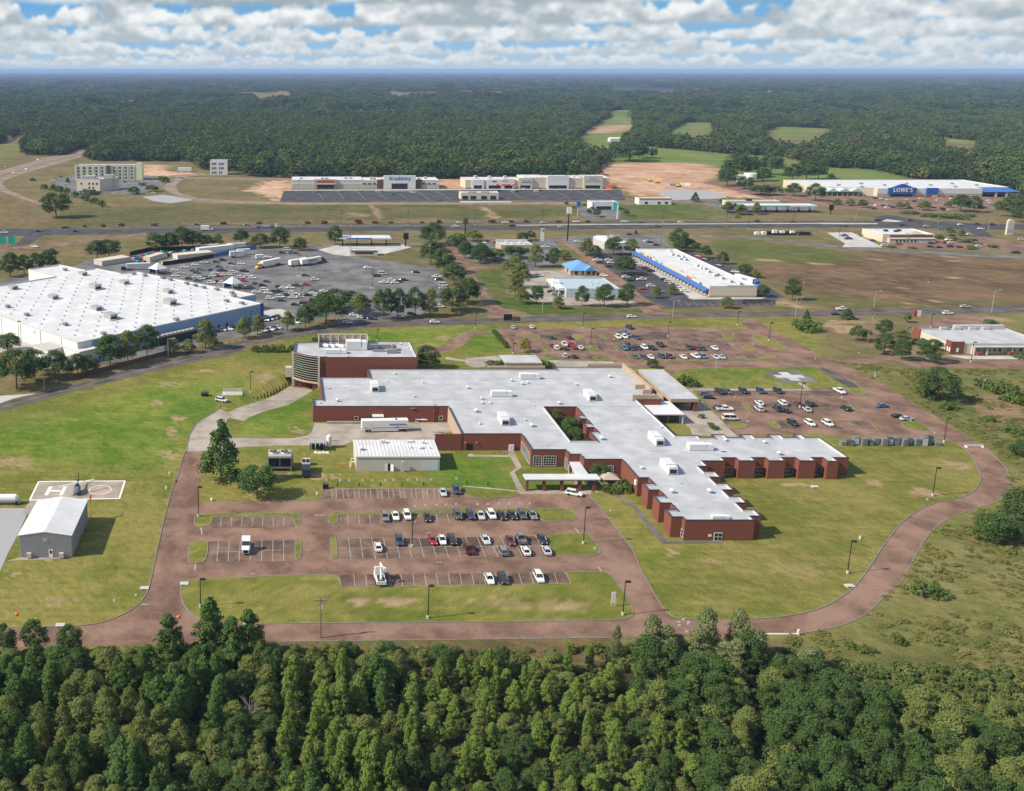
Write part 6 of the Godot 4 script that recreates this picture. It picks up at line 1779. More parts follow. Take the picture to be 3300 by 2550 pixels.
# cabin: [bottom z0, z1, top z0, z1, y0, y1, half width below, above]
func make_car(kind: String) -> Dictionary:
	var b := MB.new()
	var d := {}
	var cab := []
	var axle := [1.4, -1.38]
	if kind == "c":
		body_loft(b, [[2.38, .66, .38, .6], [2.2, .82, .3, .72], [1.5, .9, .26, .86], [.9, .91, .26, .95], [-1.5, .91, .26, .98], [-2.1, .88, .3, .97], [-2.38, .76, .4, .86]])
		cab = [1.0, -1.95, .18, -1.15, .93, 1.43, .84, .62]
	elif kind == "u":
		body_loft(b, [[2.38, .72, .42, .78], [2.2, .88, .34, .95], [1.2, .95, .3, 1.07], [-1.9, .95, .3, 1.1], [-2.3, .92, .36, 1.08], [-2.42, .85, .45, .98]])
		cab = [1.15, -2.28, .45, -1.95, 1.05, 1.7, .88, .7]
	elif kind == "p":
		body_loft(b, [[2.85, .78, .5, .9], [2.65, .95, .42, 1.05], [1.4, 1.0, .4, 1.14], [-.9, 1.0, .4, 1.12]])
		for q in [[-1, -.86], [.86, 1]]: b.box(Vector3(q[0], .45, -2.85), Vector3(q[1], 1.12, -.9))
		b.box(Vector3(-.98, .45, -2.9), Vector3(.98, 1.1, -2.78)); b.box(Vector3(-.95, .45, -2.85), Vector3(.95, .72, -.9))
		cab = [1.35, -.95, .7, -.75, 1.1, 1.82, .92, .74]
		axle = [1.85, -1.75]
	else:
		body_loft(b, [[2.7, .74, .4, .8], [2.5, .94, .34, 1.0], [1.8, .98, .3, 1.15], [-2.4, .98, .3, 1.2], [-2.6, .95, .36, 1.15]])
		cab = [1.95, -2.5, 1.3, -2.35, 1.13, 2.05, .95, .82]
		axle = [1.7, -1.6]
	var rz0: float = cab[2]
	var rz1: float = cab[3]
	var y0: float = cab[4]
	var y1: float = cab[5]
	var wb: float = cab[6]
	var wt: float = cab[7]
	# roof and pillars belong to the body
	b.hexa([Vector3(-wt, y1 - .03, rz0), Vector3(wt, y1 - .03, rz0), Vector3(wt, y1 - .03, rz1), Vector3(-wt, y1 - .03, rz1), Vector3(-wt * .9, y1 + .05, rz0 - .12), Vector3(wt * .9, y1 + .05, rz0 - .12), Vector3(wt * .9, y1 + .05, rz1 + .12), Vector3(-wt * .9, y1 + .05, rz1 + .12)])
	for sx in [-1.0, 1.0]:
		b.tube(Vector3(sx * wb, y0, cab[0]), Vector3(sx * wt, y1, rz0), .05, .05, 4, false)
		b.tube(Vector3(sx * wb, y0, cab[1]), Vector3(sx * wt, y1, rz1), .07, .07, 4, false)
		b.tube(Vector3(sx * wb * 1.0, y0, (cab[0] + cab[1]) * .5), Vector3(sx * wt, y1, (rz0 + rz1) * .5), .05, .05, 4, false)
	d.body = b.mesh()
	var w1 := MB.new()
	w1.quad(Vector3(-wb, y0, cab[0]), Vector3(wb, y0, cab[0]), Vector3(wt, y1 - .02, rz0), Vector3(-wt, y1 - .02, rz0))
	d.windshield = w1.mesh()
	var w2 := MB.new()
	w2.quad(Vector3(wb, y0, cab[1]), Vector3(-wb, y0, cab[1]), Vector3(-wt, y1 - .02, rz1), Vector3(wt, y1 - .02, rz1))
	d.rear_window = w2.mesh()
	var w3 := MB.new()
	w3.quad(Vector3(wb, y0, cab[0]), Vector3(wb, y0, cab[1]), Vector3(wt, y1 - .02, rz1), Vector3(wt, y1 - .02, rz0))
	d.side_window = w3.mesh()
	var w4 := MB.new()
	w4.quad(Vector3(-wb, y0, cab[1]), Vector3(-wb, y0, cab[0]), Vector3(-wt, y1 - .02, rz0), Vector3(-wt, y1 - .02, rz1))
	d.side_window_far = w4.mesh()
	d.axle = axle
	d.track = {"c": .8, "u": .83, "p": .88, "v": .86}[kind]
	d.front = {"c": 2.3, "u": 2.32, "p": 2.8, "v": 2.62}[kind]
	d.back = {"c": -2.36, "u": -2.41, "p": -2.91, "v": -2.6}[kind]
	d.lamp = {"c": [.6, .66], "u": [.62, .8], "p": [.72, .82], "v": [.68, .75]}[kind]
	return d

var COLOR := {"w": "white", "k": "black", "d": "charcoal", "g": "grey", "s": "silver", "r": "red", "m": "maroon", "b": "blue", "n": "navy blue", "t": "tan"}
var KIND := {"c": ["sedan", "sedan", "car"], "u": ["sport_utility", "SUV", "car"], "p": ["pickup_truck", "pickup truck", "pickup"], "v": ["van", "van", "van"]}

func car(kind: String, paint: String, where: Vector3, turn: float, label: String, group: String, small := false) -> Node3D:
	if cars.is_empty():
		for k in ["c", "u", "p", "v"]: cars[k] = make_car(k)
		var w := MB.new()
		w.tube(Vector3(-.12, 0, 0), Vector3(.12, 0, 0), .34, .34, 12)
		wheel_mesh = w.mesh()
		mat("head_lamp", .75, .75, .72, .15)
		mat("tail_lamp", .3, .01, .01, .2)
	var d: Dictionary = cars[kind]
	var t := thing(KIND[kind][0], label, KIND[kind][2], where, turn, group)
	part(t, "body", d.body, M["paint_" + paint])
	part(t, "windshield", d.windshield, M.glass_dark)
	part(t, "rear_window", d.rear_window, M.glass_dark)
	part(t, "side_window", d.side_window, M.glass_dark)
	part(t, "side_window", d.side_window_far, M.glass_dark)
	for z in d.axle:
		for x in [-d.track, d.track]:
			var w := part(t, "wheel", wheel_mesh, M.tyre)
			w.position = Vector3(x, .34, z)
	if not small:
		for x in [-d.lamp[0], d.lamp[0]]:
			bpart(t, "headlight", Vector3(x - .16, d.lamp[1] - .08, d.front - .12), Vector3(x + .16, d.lamp[1] + .07, d.front + .03), M.head_lamp)
			bpart(t, "taillight", Vector3(x - .14, d.lamp[1] + .02, d.back - .02), Vector3(x + .14, d.lamp[1] + .2, d.back + .1), M.tail_lamp)
	return t

func park(k: String, rows: String, heading: float, where: String, group: String, small := false, spread := 3.0) -> void:
	for e in rows.split(","):
		var a := e.strip_edges().split(" ")
		var p := at(k, float(a[0]), float(a[1]), .7)
		p.y = .04
		var h := float(a[4]) if a.size() > 4 else heading + rng.randf_range(-spread, spread)
		car(a[3], a[2], p, deg_to_rad(h), "%s %s %s" % [COLOR[a[2]], KIND[a[3]][1], where], group, small)

func traffic() -> void:
	park("p", "1000 102 g u,1052 96 w c,1110 94 w u,1212 104 k c,1365 93 d u,1430 93 n u,1482 93 s c,1535 91 w u,1588 95 k c,1640 93 k c,1690 91 d u,1742 92 g c", 0, "parked in the upper bays of the front car park", "cars in the upper front bays")
	park("p", "1072 222 n u 0,1240 218 r c 2,1287 216 w c 0,1337 220 k u 3,1505 216 s c 4,1630 220 m c 0,1682 210 g p 180,1790 215 k c 1", 0, "parked in the middle bays of the front car park", "cars in the middle front bays")
	park("p", "965 252 w c 180,1420 262 m p 180,1590 273 g u 184,1707 272 w c 180,1812 270 s c 178", 180, "parked nose-in along the lower middle bays of the front car park", "cars in the lower middle front bays")
	park("p", "1525 412 w c 0,1592 414 k u 0,1773 405 w u 0", 0, "parked in the bottom bays nearest the front lawn", "cars in the bottom front bays")
	park("n", "2008 572 s c 0,2115 555 n u 0", 0, "parked in the striped bays by the hospital lawn", "cars in the striped bays")
	park("o", "895 475 w u 62", 0, "stopped under the drop-off canopy", "")
	park("i", "1560 412 s u 60", 0, "parked beside the small fenced pad on the service ramp", "")
	park("k", "335 118 s c,465 115 w c,605 187 d c,732 190 m c,605 244 r c,640 262 w u,695 238 w p,700 266 m c,745 238 r u,762 258 r c,810 260 w c,698 318 s u,765 322 k c", 178, "parked in the west half of the north car park", "cars in the west north lot")
	park("k", "1155 118 k p,1125 153 b c,1145 172 b c,1075 187 w u,1120 185 w u,1208 190 n c,1120 264 b p,1150 244 k u,1172 266 k c,1218 264 k c,1260 260 w u,1310 263 k p,1372 240 k p,1580 260 k u,1628 266 m c,1672 266 k c,1755 264 w c,1197 326 d c,1258 328 n c,1305 328 w c,1385 324 n u,1440 324 m u,1535 327 w c,1622 322 w p,1672 325 b u,1762 328 s c,1805 327 s c", 2, "parked in the east half of the north car park", "cars in the east north lot")
	park("l", "240 220 k p,290 220 d c,390 218 k u,500 218 n u,612 218 k u,1005 218 w p", 2, "parked along the walk at the top of the east car park", "cars along the east lot walk")
	park("l", "490 294 w c,490 332 s u,640 294 w u,610 330 n p,660 340 k c,740 296 m c,795 334 s c,815 298 k u,1045 328 k u", 176, "parked in the middle of the east car park", "cars in the middle of the east lot")
	park("l", "705 422 k u,815 424 w u,930 425 w u", 2, "parked behind the saw-toothed wing", "cars behind the saw-toothed wing")
	park("l", "150 238 n c 82,168 256 k c 82,270 332 w p 85,235 322 n c 82,305 392 w v 86", 85, "waiting beside the east entrance porch", "cars by the east porch")
	park("l", "1280 311 b c 100,1380 376 k c 100,1435 394 s c 100", 95, "parked along the grass strip by the east road", "cars along the east road strip")
	park("e", "1020 820 w c 80,1700 817 w c 88", 85, "driving on the public road past the supermarket", "cars on the public road")
	park("g", "1172 698 w c 88", 88, "driving on the public road past the blue-grey building", "")
	park("h", "765 838 w p 88,715 876 k c 90,1725 818 s c 88,1590 871 w u 86", 88, "driving on the public road past the brown field", "cars on the east public road")
	park("g", "930 301 w p,1010 301 w u,1025 318 w c,945 318 k c,1010 344 k c,1130 420 w u,1165 441 k c,1210 426 k u,1240 436 w p,1255 502 r c,1305 483 w u,1370 522 s c", 92, "parked in the dark lot facing the row of shops", "cars in the shops' lot", true)
	park("g", "1205 326 w u,1240 341 s c,1270 358 m u,1305 376 k u,1400 436 k c,1430 451 s u,1470 472 s c,1515 501 w c,1545 517 w c", 74, "parked along the pavement of the row of shops", "cars along the shops' pavement", true)
	park("g", "975 408 w c 60,790 170 w c 88,560 209 w p 88,520 408 w u 84,440 408 b c 84,605 522 k c 88,630 537 s c 88,445 547 b c 88,135 178 s c 20,215 176 r c 88", 88, "near the blue-roofed restaurant", "cars near the blue-roofed restaurant", true)
	park("g", "1280 168 w c 88,1300 174 k c 88,1345 193 k c 88,1155 118 k c 88,1640 273 r c 40,1690 293 k c 40,1790 338 m c 40,1900 382 w c 60", 88, "beside the row of shops", "cars beside the shops", true)
	var wal := "parked in the crowded supermarket car park"
	var gw := "cars in the supermarket car park"
	park("v", "820 467 w c,920 437 w u,1025 412 w c,1118 391 s p,1235 383 k c,1305 367 k u,1390 402 d c,1490 402 w c,1260 432 d c,1080 460 g u,885 497 s c,1005 472 d c,1040 492 d u,1190 467 k c,1295 471 n p,1415 491 w u,1520 477 k p,1230 497 w u,1205 526 w u,1265 528 r c,1315 512 w c,1362 512 w c,1112 532 b c,1040 537 w u,1090 552 w u,1138 544 b u,830 522 w c,960 552 k c,1050 568 b c,1485 541 w u,1565 526 w u,1600 547 w u,1510 573 r c,1395 572 b c,1190 592 w u,1255 582 k c,1300 597 w u,1340 580 n c,1385 586 b u,1635 602 d c,1700 617 k c,1745 582 m c,1500 630 w u,1580 641 d u,1545 650 k c,1640 688 w c,1725 666 w u,1760 697 w c,1820 682 k c,1865 632 m c,1915 647 w c,1985 642 w c,2045 622 d p,2145 612 r c,1870 677 k c,1780 751 w u,1880 736 w u,1895 772 n c,1950 717 k c,2010 701 w u,2015 741 w u,2075 737 s c,2110 712 s c,2030 813 k c,2105 798 m c,2145 797 r c,2130 518 d c", 82, wal, gw, true, 7)
	park("w", "650 112 d c,655 137 w c,760 118 w c,1055 127 d c,600 157 k c,555 148 s c,700 186 w v,660 206 k u,632 237 n c,610 262 k c,645 259 w c,580 232 m c,1005 268 w c,1240 222 m c,1450 297 w c,1570 267 w c,1780 292 r c,1925 272 w u,1640 342 k c,1525 372 w c,960 336 k u,1020 341 k u,1060 357 w c,1140 381 w c,1200 386 n u,1245 391 k c", 82, wal, gw, true, 7)
	park("w", "1365 30 w p 88,1440 8 w u 88,1475 32 w c 88,1512 20 k c 86,1570 4 k c 90,1960 56 w v 80,1960 87 s c 80", 86, "standing in the emptier end of the supermarket car park", "cars in the emptier end of the lot", true)
	park("w", "150 407 w u,185 403 k c,225 393 s c,270 383 k c,300 372 m c,480 428 w c,150 512 w c,190 507 k c,225 498 w c,260 488 k c,300 482 s c", 40, "parked beside the blue side wall of the supermarket", "cars by the blue supermarket wall", true)
	park("d", "1735 877 w c,1790 872 w c,1850 847 w c", 60, "parked under the blue side wall by the chillers", "cars under the blue wall", true)
	park("v", "1900 292 k c,1950 262 w v,1995 292 d c,2040 297 d c,1755 337 w p", 82, "parked near the trailers at the far side of the supermarket lot", "vehicles near the trailers", true)
	park("e", "765 485 w u 88,1180 392 w c 86,1290 440 w v 88,1250 457 k u 88,1555 428 k c 86,1715 465 w p 84,1735 485 n c 84,1460 488 k c 86", 86, "crossing the open middle of the supermarket lot", "vehicles in the open middle of the lot", true)
	park("t", "45 552 w p,215 557 g p,395 597 g p,655 557 w c,1485 545 m u,1865 551 r c", 90, "driving on the highway below the filling station", "cars on the highway, east", true)
	park("y", "115 707 w u,65 752 w p,710 705 w p,1195 706 s c,1620 695 w p,1770 692 k u,800 742 k p,1420 760 s c", 90, "driving on the highway below the far shopping centre", "cars on the highway, middle", true)
	park("a", "30 1090 w p,270 1080 k c,460 1056 k p,530 1080 k c,1385 1033 k c,1735 1038 k c", 90, "driving on the highway near the slip road", "cars on the highway, west", true)
	park("a", "245 1188 w p 70,97 669 w v 60,265 578 w c 62,183 644 w c 62,35 628 k c 62", 70, "driving on the brown slip roads", "cars on the slip roads", true)
	park("a", "370 723 w c,1100 733 w c,430 695 k c,880 735 d c,970 812 n c,1080 810 w c", 85, "parked beside the hotels", "cars beside the hotels", true)
	park("u", "255 596 d c,605 532 k c,945 537 k u,865 588 k c,1130 600 s c,1305 627 b p,1500 584 w u,1685 575 k c,1840 582 k u,1720 627 w c,1600 687 w c,1435 662 s c,2160 742 s c", 88, "crossing the wide dark junction", "cars at the junction", true, 15)
	park("u", "240 702 b p,285 735 k p,530 712 w c,545 752 b c,675 807 w u,1185 782 k c,1175 819 k c,1270 826 k c,1390 819 k u,1490 824 k c,1370 747 w u,1345 777 k c,1390 780 w c,1410 697 k c,1650 749 k c,1700 816 w u,2100 885 k p", 88, "parked round the restaurant with the brown frieze", "cars round the restaurant", true, 6)
	park("u", "575 298 k c,650 303 w c,725 316 w v,945 312 s p,1005 328 k c,1075 301 w c,1265 319 w v,1410 302 w u,1565 297 d u,1810 323 w c,1830 348 w c,1745 382 s u,1755 400 k c,520 388 w c,595 375 w u,560 408 d u,665 379 n u,705 397 w u,735 383 n c,772 393 k c,950 400 k c,1205 398 k c,1305 406 k c,1320 423 k c,1380 426 w c", 88, "parked in front of the blue-gabled store", "cars in the blue-gabled store's lot", true)
	park("x", "500 311 k c,1265 313 w v,1460 343 d c,1525 318 b c,1710 318 w p,2060 413 b c", 88, "in the new black lot of the far stores", "cars in the new black lot", true)
	park("y", "630 296 k c,820 296 w c,855 306 k c,1100 302 w p,1070 294 k c,1165 291 k c,1580 286 w c,940 264 w c,1945 628 d c", 88, "outside the far row of stores", "cars outside the far stores", true)
	trucks()

func trailer_box(t: Node3D, x0: float, x1: float, m: Material) -> void:
	bpart(t, "trailer_box", Vector3(x0, 1.15, -1.28), Vector3(x1, 4.1, 1.28), m)
	bpart(t, "trailer_bed", Vector3(x0, .95, -1.1), Vector3(x1, 1.15, 1.1), M.dark_metal)

func tractor(t: Node3D, x: float, m: Material) -> void:  # nose towards +x
	var s := MB.new()
	s.hexa([Vector3(x, .7, 1.15), Vector3(x + 2.2, .7, 1.15), Vector3(x + 2.2, .7, -1.15), Vector3(x, .7, -1.15), Vector3(x, 3.6, 1.05), Vector3(x + 1.6, 3.0, 1.05), Vector3(x + 1.6, 3.0, -1.05), Vector3(x, 3.6, -1.05)])
	s.hexa([Vector3(x + 2.2, .6, 1.0), Vector3(x + 3.9, .6, .9), Vector3(x + 3.9, .6, -.9), Vector3(x + 2.2, .6, -1.0), Vector3(x + 2.0, 1.9, .95), Vector3(x + 3.8, 1.6, .8), Vector3(x + 3.8, 1.6, -.8), Vector3(x + 2.0, 1.9, -.95)])
	part(t, "cab", s.mesh(), m)
	var w := MB.new()
	w.quad(Vector3(x + 2.14, 1.95, 1.0), Vector3(x + 2.14, 1.95, -1.0), Vector3(x + 1.7, 2.85, -.95), Vector3(x + 1.7, 2.85, .95))
	part(t, "windshield", w.mesh(), M.glass_dark)
	for z in [-1.14, 1.14]: bpart(t, "side_window", Vector3(x + 1.0, 1.9, z - .02), Vector3(x + 1.7, 2.6, z + .02), M.glass_dark)
	bpart(t, "chassis", Vector3(x - 3, .6, -.5), Vector3(x + 2, .95, .5), M.dark_metal)
	for q in [x + 2.7, x - 1.0, x - 2.2]: wheel_pair(t, q, 1.0, .5)

func semi(where: Vector3, turn: float, paint: Material, text: String, label: String, tint: Material, l := 15.0) -> void:
	var t := thing("semi_truck", label, "truck", where, turn)
	trailer_box(t, -l - 1, -1.0, M.white_paint)
	tractor(t, .0, paint)
	for q in [-l + .2, -l + 1.5]: wheel_pair(t, q, 1.0, .5)
	if text:
		lettering(t, text, Vector3(-l * .5, 2.6, 1.3), 1.3, tint)
		lettering(t, text, Vector3(-l * .5, 2.6, -1.3), 1.3, tint, PI)

func trucks() -> void:
	var w := thing("tractor_unit", "white tractor unit without trailer in the front car park", "truck", at("p", 300, 278), -PI / 2)
	tractor(w, -1.6, M.white_paint)
	bpart(w, "fifth_wheel", Vector3(-4.2, .95, -.5), Vector3(-3.0, 1.15, .5), M.black)
	bpart(w, "grille", Vector3(2.28, .75, -.6), Vector3(2.34, 1.5, .6), M.black)
	var b := thing("bucket_truck", "white bucket truck with folded boom in the bottom bays", "truck", at("p", 972, 428), PI / 2 + .05)
	tractor(b, .2, M.white_paint)
	bpart(b, "utility_body", Vector3(-3.2, .8, -1.1), Vector3(.0, 1.7, 1.1), M.white_metal)
	bpart(b, "bed", Vector3(-3.0, 1.7, -.8), Vector3(-.2, 1.76, .8), M.dark_metal)
	var bm := MB.new()
	bm.tube(Vector3(-2.2, 1.7, 0), Vector3(-2.2, 2.5, 0), .35, .3, 10)
	bm.tube(Vector3(-2.2, 2.5, 0), Vector3(2.6, 3.5, .5), .2, .16, 8)
	bm.tube(Vector3(2.6, 3.5, .5), Vector3(-.6, 3.6, .9), .15, .12, 8)
	part(b, "boom", bm.mesh(), M.white_paint)
	bpart(b, "bucket", Vector3(-1.3, 3.2, .6), Vector3(-.6, 4.0, 1.3), M.white_metal)
	var p := at("e", 320, 404)
	var d := (at("e", 320, 404) - at("e", 520, 360)).normalized()
	semi(p + d * -2.0, atan2(-d.z, d.x), M.truck_yellow, "", "yellow-cabbed truck with long white trailer in the supermarket lot", M.blue_bright, 17.0)
	p = at("e", 835, 350)
	d = (at("e", 840, 352) - at("e", 640, 388)).normalized()
	semi(p + d * -2.5, atan2(-d.z, d.x), M.paint_n, "Walmart", "dark-cabbed truck with lettered white trailer in the supermarket lot", M.blue_bright, 17.0)
	var t := thing("box_trailer", "plain white trailer standing behind the lettered one", "trailer", at("e", 625, 378), atan2(-d.z, d.x))
	trailer_box(t, -6.5, 7.5, M.white_paint)
	for q in [-5.5, -4.2]: wheel_pair(t, q, 1.0, .5)
	bpart(t, "landing_leg", Vector3(5.5, 0, -.6), Vector3(5.7, 1.0, .6), M.grey_metal)
	p = at("g", 2060, 492)
	d = (at("g", 2062, 492) - at("g", 1880, 440)).normalized()
	semi(p + d * -2.2, atan2(-d.z, d.x), M.blue_bright, "SWIFT", "blue-cabbed truck with lettered trailer behind the row of shops", M.blue_deep, 15.0)
	var fb := at("a", 1945, 1060)
	var f := thing("flatbed_truck", "white-cabbed truck hauling a loaded flatbed on the highway", "truck", fb)
	tractor(f, -1, M.white_paint)
	bpart(f, "flatbed", Vector3(-16, 1.0, -1.25), Vector3(-1.5, 1.25, 1.25), M.dark_metal)
	bpart(f, "load", Vector3(-11.5, 1.25, -1.0), Vector3(-5, 2.3, 1.0), M.grey_metal)
	for q in [-14.5, -13.2]: wheel_pair(f, q, 1.0, .5)
	var bx := thing("box_truck", "white box truck driving on the highway", "truck", at("a", 1460, 1078))
	bpart(bx, "cargo_box", Vector3(-5, .9, -1.2), Vector3(1.2, 3.8, 1.2), M.white_paint)
	tractor(bx, .2, M.white_paint)
	wheel_pair(bx, -3.6, 1.0, .5)
	var ut := thing("cargo_trailer", "small white cargo trailer beside the yellow-cabbed truck", "trailer", at("e", 330, 328), .2)
	bpart(ut, "body", Vector3(-2.4, .6, -1.1), Vector3(2.4, 3.0, 1.1), M.white_paint)
	for q in [-.4, .5]: wheel_pair(ut, q, 1.1, .35)

# ---------------------------------------------------------------- poles and signs
func lamp_post(k: String, x: float, y: float, top: float, style: String, label: String, group: String) -> void:
	var b := at(k, x, y)
	var h := clampf(tall(b, k, top), 4.5, 16.0)
	var t := thing("light_pole" if style != "w" else "utility_pole", label, "lamp post" if style != "w" else "utility pole", b, 0, group)
	var s := MB.new()
	if style == "d":
		s.tube(Vector3(0, .6, 0), Vector3(0, h, 0), .13, .1, 8)
		part(t, "pole", s.mesh(), M.dark_metal)
		var c := MB.new()
		c.tube(Vector3.ZERO, Vector3(0, .75, 0), .35, .33, 10)
		part(t, "footing", c.mesh(), M.pale_concrete)
		bpart(t, "lamp_head", Vector3(.05, h - .15, -.3), Vector3(1.15, h + .2, .3), M.dark_metal)
	elif style == "s":
		s.tube(Vector3.ZERO, Vector3(0, h, 0), .16, .1, 8)
		part(t, "pole", s.mesh(), M.grey_metal)
		var a := MB.new()
		a.tube(Vector3(0, h, 0), Vector3(2.4, h + .35, 0), .07, .06, 6)
		part(t, "arm", a.mesh(), M.grey_metal)
		bpart(t, "lamp_head", Vector3(2.1, h + .2, -.18), Vector3(3.1, h + .42, .18), M.light_grey)
	else:
		s.tube(Vector3.ZERO, Vector3(0, h, 0), .18, .12, 8)
		part(t, "pole", s.mesh(), M.wood_pole)
		bpart(t, "crossarm", Vector3(-1.3, h - .7, -.08), Vector3(1.3, h - .5, .08), M.wood_pole)
		for q in [-1.1, -.4, .4, 1.1]: bpart(t, "insulator", Vector3(q - .06, h - .5, -.06), Vector3(q + .06, h - .25, .06), M.light_grey)
		var c := MB.new()
		c.tube(Vector3(.35, h - 2.4, 0), Vector3(.35, h - 1.5, 0), .25, .25, 8)
		part(t, "transformer", c.mesh(), M.light_grey)

func poles() -> void:
	var L := [
		["p 1215 615 450,m 1568 1112 890,q 12 812 630", "d", "black lamp post on the front lawn by the bottom road", "lamps on the front lawn"],
		["m 1552 402 170,n 1765 1002 750,o 953 800 568", "d", "black lamp post standing among the front parking bays", "lamps in the front car park"],
		["q 1229 585 412,q 1690 165 15", "d", "black lamp post on the lawn inside the loop road", "lamps inside the loop road"],
		["l 1672 548 395,l 750 325 168", "d", "black lamp post at the east car park", "lamps of the east car park"],
		["k 880 260 130,k 1425 187 82,k 2137 217 88,k 825 130 20,k 70 128 22,k 1915 107 10,k 335 305 243", "d", "black lamp post round the north car park", "lamps of the north car park"],
		["i 1762 362 215", "d", "black lamp post above the service ramp", ""], ["e 1250 972 880", "d", "black lamp post on the lawn behind the tower", ""],
		["h 190 1090 950,h 1455 985 880,h 1275 1062 995,h 1770 1257 1100", "d", "black lamp post near the clinic lot", "lamps near the clinic"],
		["e 1210 556 412,e 640 458 297,v 1432 412 290,v 1345 580 440,w 535 265 90,d 1305 900 850,d 1962 890 735,d 150 1010 815", "d", "tall lamp post in the supermarket lot", "lamps of the supermarket lot"],
		["d 345 1352 1187,d 1315 1102 952,e 500 912 782,g 540 682 572,g 1457 712 590,h 395 897 752,h 1010 827 702,h 1930 872 697,k 1763 427 342", "s", "grey street lamp with a short arm beside the public road", "street lamps of the public road"],
		["e 2058 687 562,g 105 617 507", "s", "grey street lamp beside the red side road", "street lamps of the side road"],
		["u 1800 640 540,u 360 545 440", "s", "grey street lamp by the wide junction", "street lamps of the junction"],
		["p 675 712 512", "w", "wooden power pole with transformer beside the bottom road", ""], ["h 965 1112 875", "w", "tall pale power pole beside the clinic trees", ""],
		["h 440 792 602,h 1410 777 600", "w", "wooden power pole in the brown field", "power poles in the brown field"], ["l 1910 277 115", "w", "pale power pole in the rough grass", ""],
		["g 1180 652 505,g 1375 212 105,t 430 802 665", "w", "pale power pole among the shops", "power poles among the shops"],
		["t 1125 707 572,t 1905 797 655,u 1235 692 532,u 920 892 727,e 1038 330 60,e 1655 395 200,e 230 125 50,x 905 950 705,a 200 1003 832,a 1035 1122 992,b 1520 1010 905,b 1105 1010 945", "w", "slim power pole along the highway", "power poles along the highway"],
		["x 790 745 555,x 1645 740 545,y 320 740 540,y 1180 690 535,t 460 560 405,t 1145 570 390,t 1380 630 450,t 1870 560 400,b 395 950 850,u 180 735 605", "d", "thin black lamp post along the highway", "highway lamps"],
		["x 245 300 155,y 530 640 560", "d", "thin lamp post by the far stores", "lamps by the far stores"],
		["c 690 790 600,c 1615 520 480,b 1330 640 580,b 1415 640 590,b 1780 640 592,b 455 1060 930,u 2090 280 170,u 1055 480 400", "w", "distant wooden power pole", "distant power poles"]]
	for e in L:
		for q in e[0].split(","):
			var a: PackedStringArray = q.split(" ")
			lamp_post(a[0], float(a[1]), float(a[2]), float(a[3]), e[1], e[2], e[3])
	for e in [["p", "1147 80,1200 76,1257 74,1305 73,1355 70,1464 70,1515 69,1570 68,1620 68,1677 67,1725 66", "small white sign on a post at the head of the upper bays", "bay signs of the upper row"], ["n", "1095 525,1202 528,1272 526,1377 526,1452 526,1556 526,1618 525,1732 524,1802 522,1910 520,2110 512", "small white sign on a post along the striped bays", "bay signs of the striped row"], ["o", "1035 505,1120 625,1023 870", "small white sign on a post by the front drive", "signs by the front drive"], ["m", "893 1112,1062 1070", "double white sign on posts at the west junction", "signs at the west junction"], ["l", "1607 520,845 38,1015 290,1455 440,1560 950,412 445", "small sign on a post by the east roads", "signs by the east roads"], ["k", "1888 195,2022 265,1040 230,1265 395,1890 645", "small sign on a post in the north lot islands", "signs in the north lot"], ["h", "1015 1370,890 1215", "small marker post in the lawn by the east road", "marker posts by the east road"]]:
		for q in e[1].split(","):
			var a: PackedStringArray = q.split(" ")
			var t := thing("post_sign", e[2], "sign", at(e[0], float(a[0]), float(a[1])), 0, e[3])
			bpart(t, "post", Vector3(-.04, 0, -.04), Vector3(.04, 1.75, .04), M.steel)
			bpart(t, "plate", Vector3(-.24, 1.5, .04), Vector3(.24, 2.15, .08), M.white_paint)
	for e in [["n", 1182, 528], ["n", 1352, 528], ["n", 1520, 526], ["n", 1688, 525], ["n", 1858, 520], ["o", 207, 420], ["o", 342, 430]]:
		var t := thing("bollard", "short black bollard on the lawn behind the striped bays", "bollard", at(e[0], e[1], e[2]), 0, "black bollards by the striped bays")
		var m := MB.new()
		m.tube(Vector3.ZERO, Vector3(0, 1.05, 0), .16, .16, 8)
		part(t, "shaft", m.mesh(), M.black)
		var c := MB.new()
		c.tube(Vector3(0, 1.05, 0), Vector3(0, 1.15, 0), .16, .08, 8)
		part(t, "cap", c.mesh(), M.dark_metal)
	for i in 12:
		var t := thing("bollard", "short grey bollard along the supermarket's side lane", "bollard", at("d", 1530 + i * 52, 1035 - i * 9.5), 0, "bollards along the supermarket lane")
		var m := MB.new()
		m.tube(Vector3.ZERO, Vector3(0, 1.3, 0), .16, .16, 6)
		part(t, "shaft", m.mesh(), M.dark_metal)
	# overhead wires along the bottom road
	var pa := at("p", 675, 712)
	var wt := thing("power_line", "thin overhead wires crossing the front lawn", "wires")
	var hh := tall(pa, "p", 512)
	for q in [-1.1, -.4, .4, 1.1]:
		for sd in [-1.0, 1.0]:
			var m := MB.new()
			var prev := Vector3(pa.x + q * .1, hh - .3, pa.z + q)
			for i in 8:
				var u := (i + 1) / 8.0
				var nx := Vector3(pa.x + sd * 75 * u, hh - .3 - 1.6 * sin(PI * u), pa.z + q - sd * 2.0 * u)
				m.tube(prev, nx, .012, .012, 4, false)
				prev = nx
			part(wt, "wire", m.mesh(), M.dark_metal)

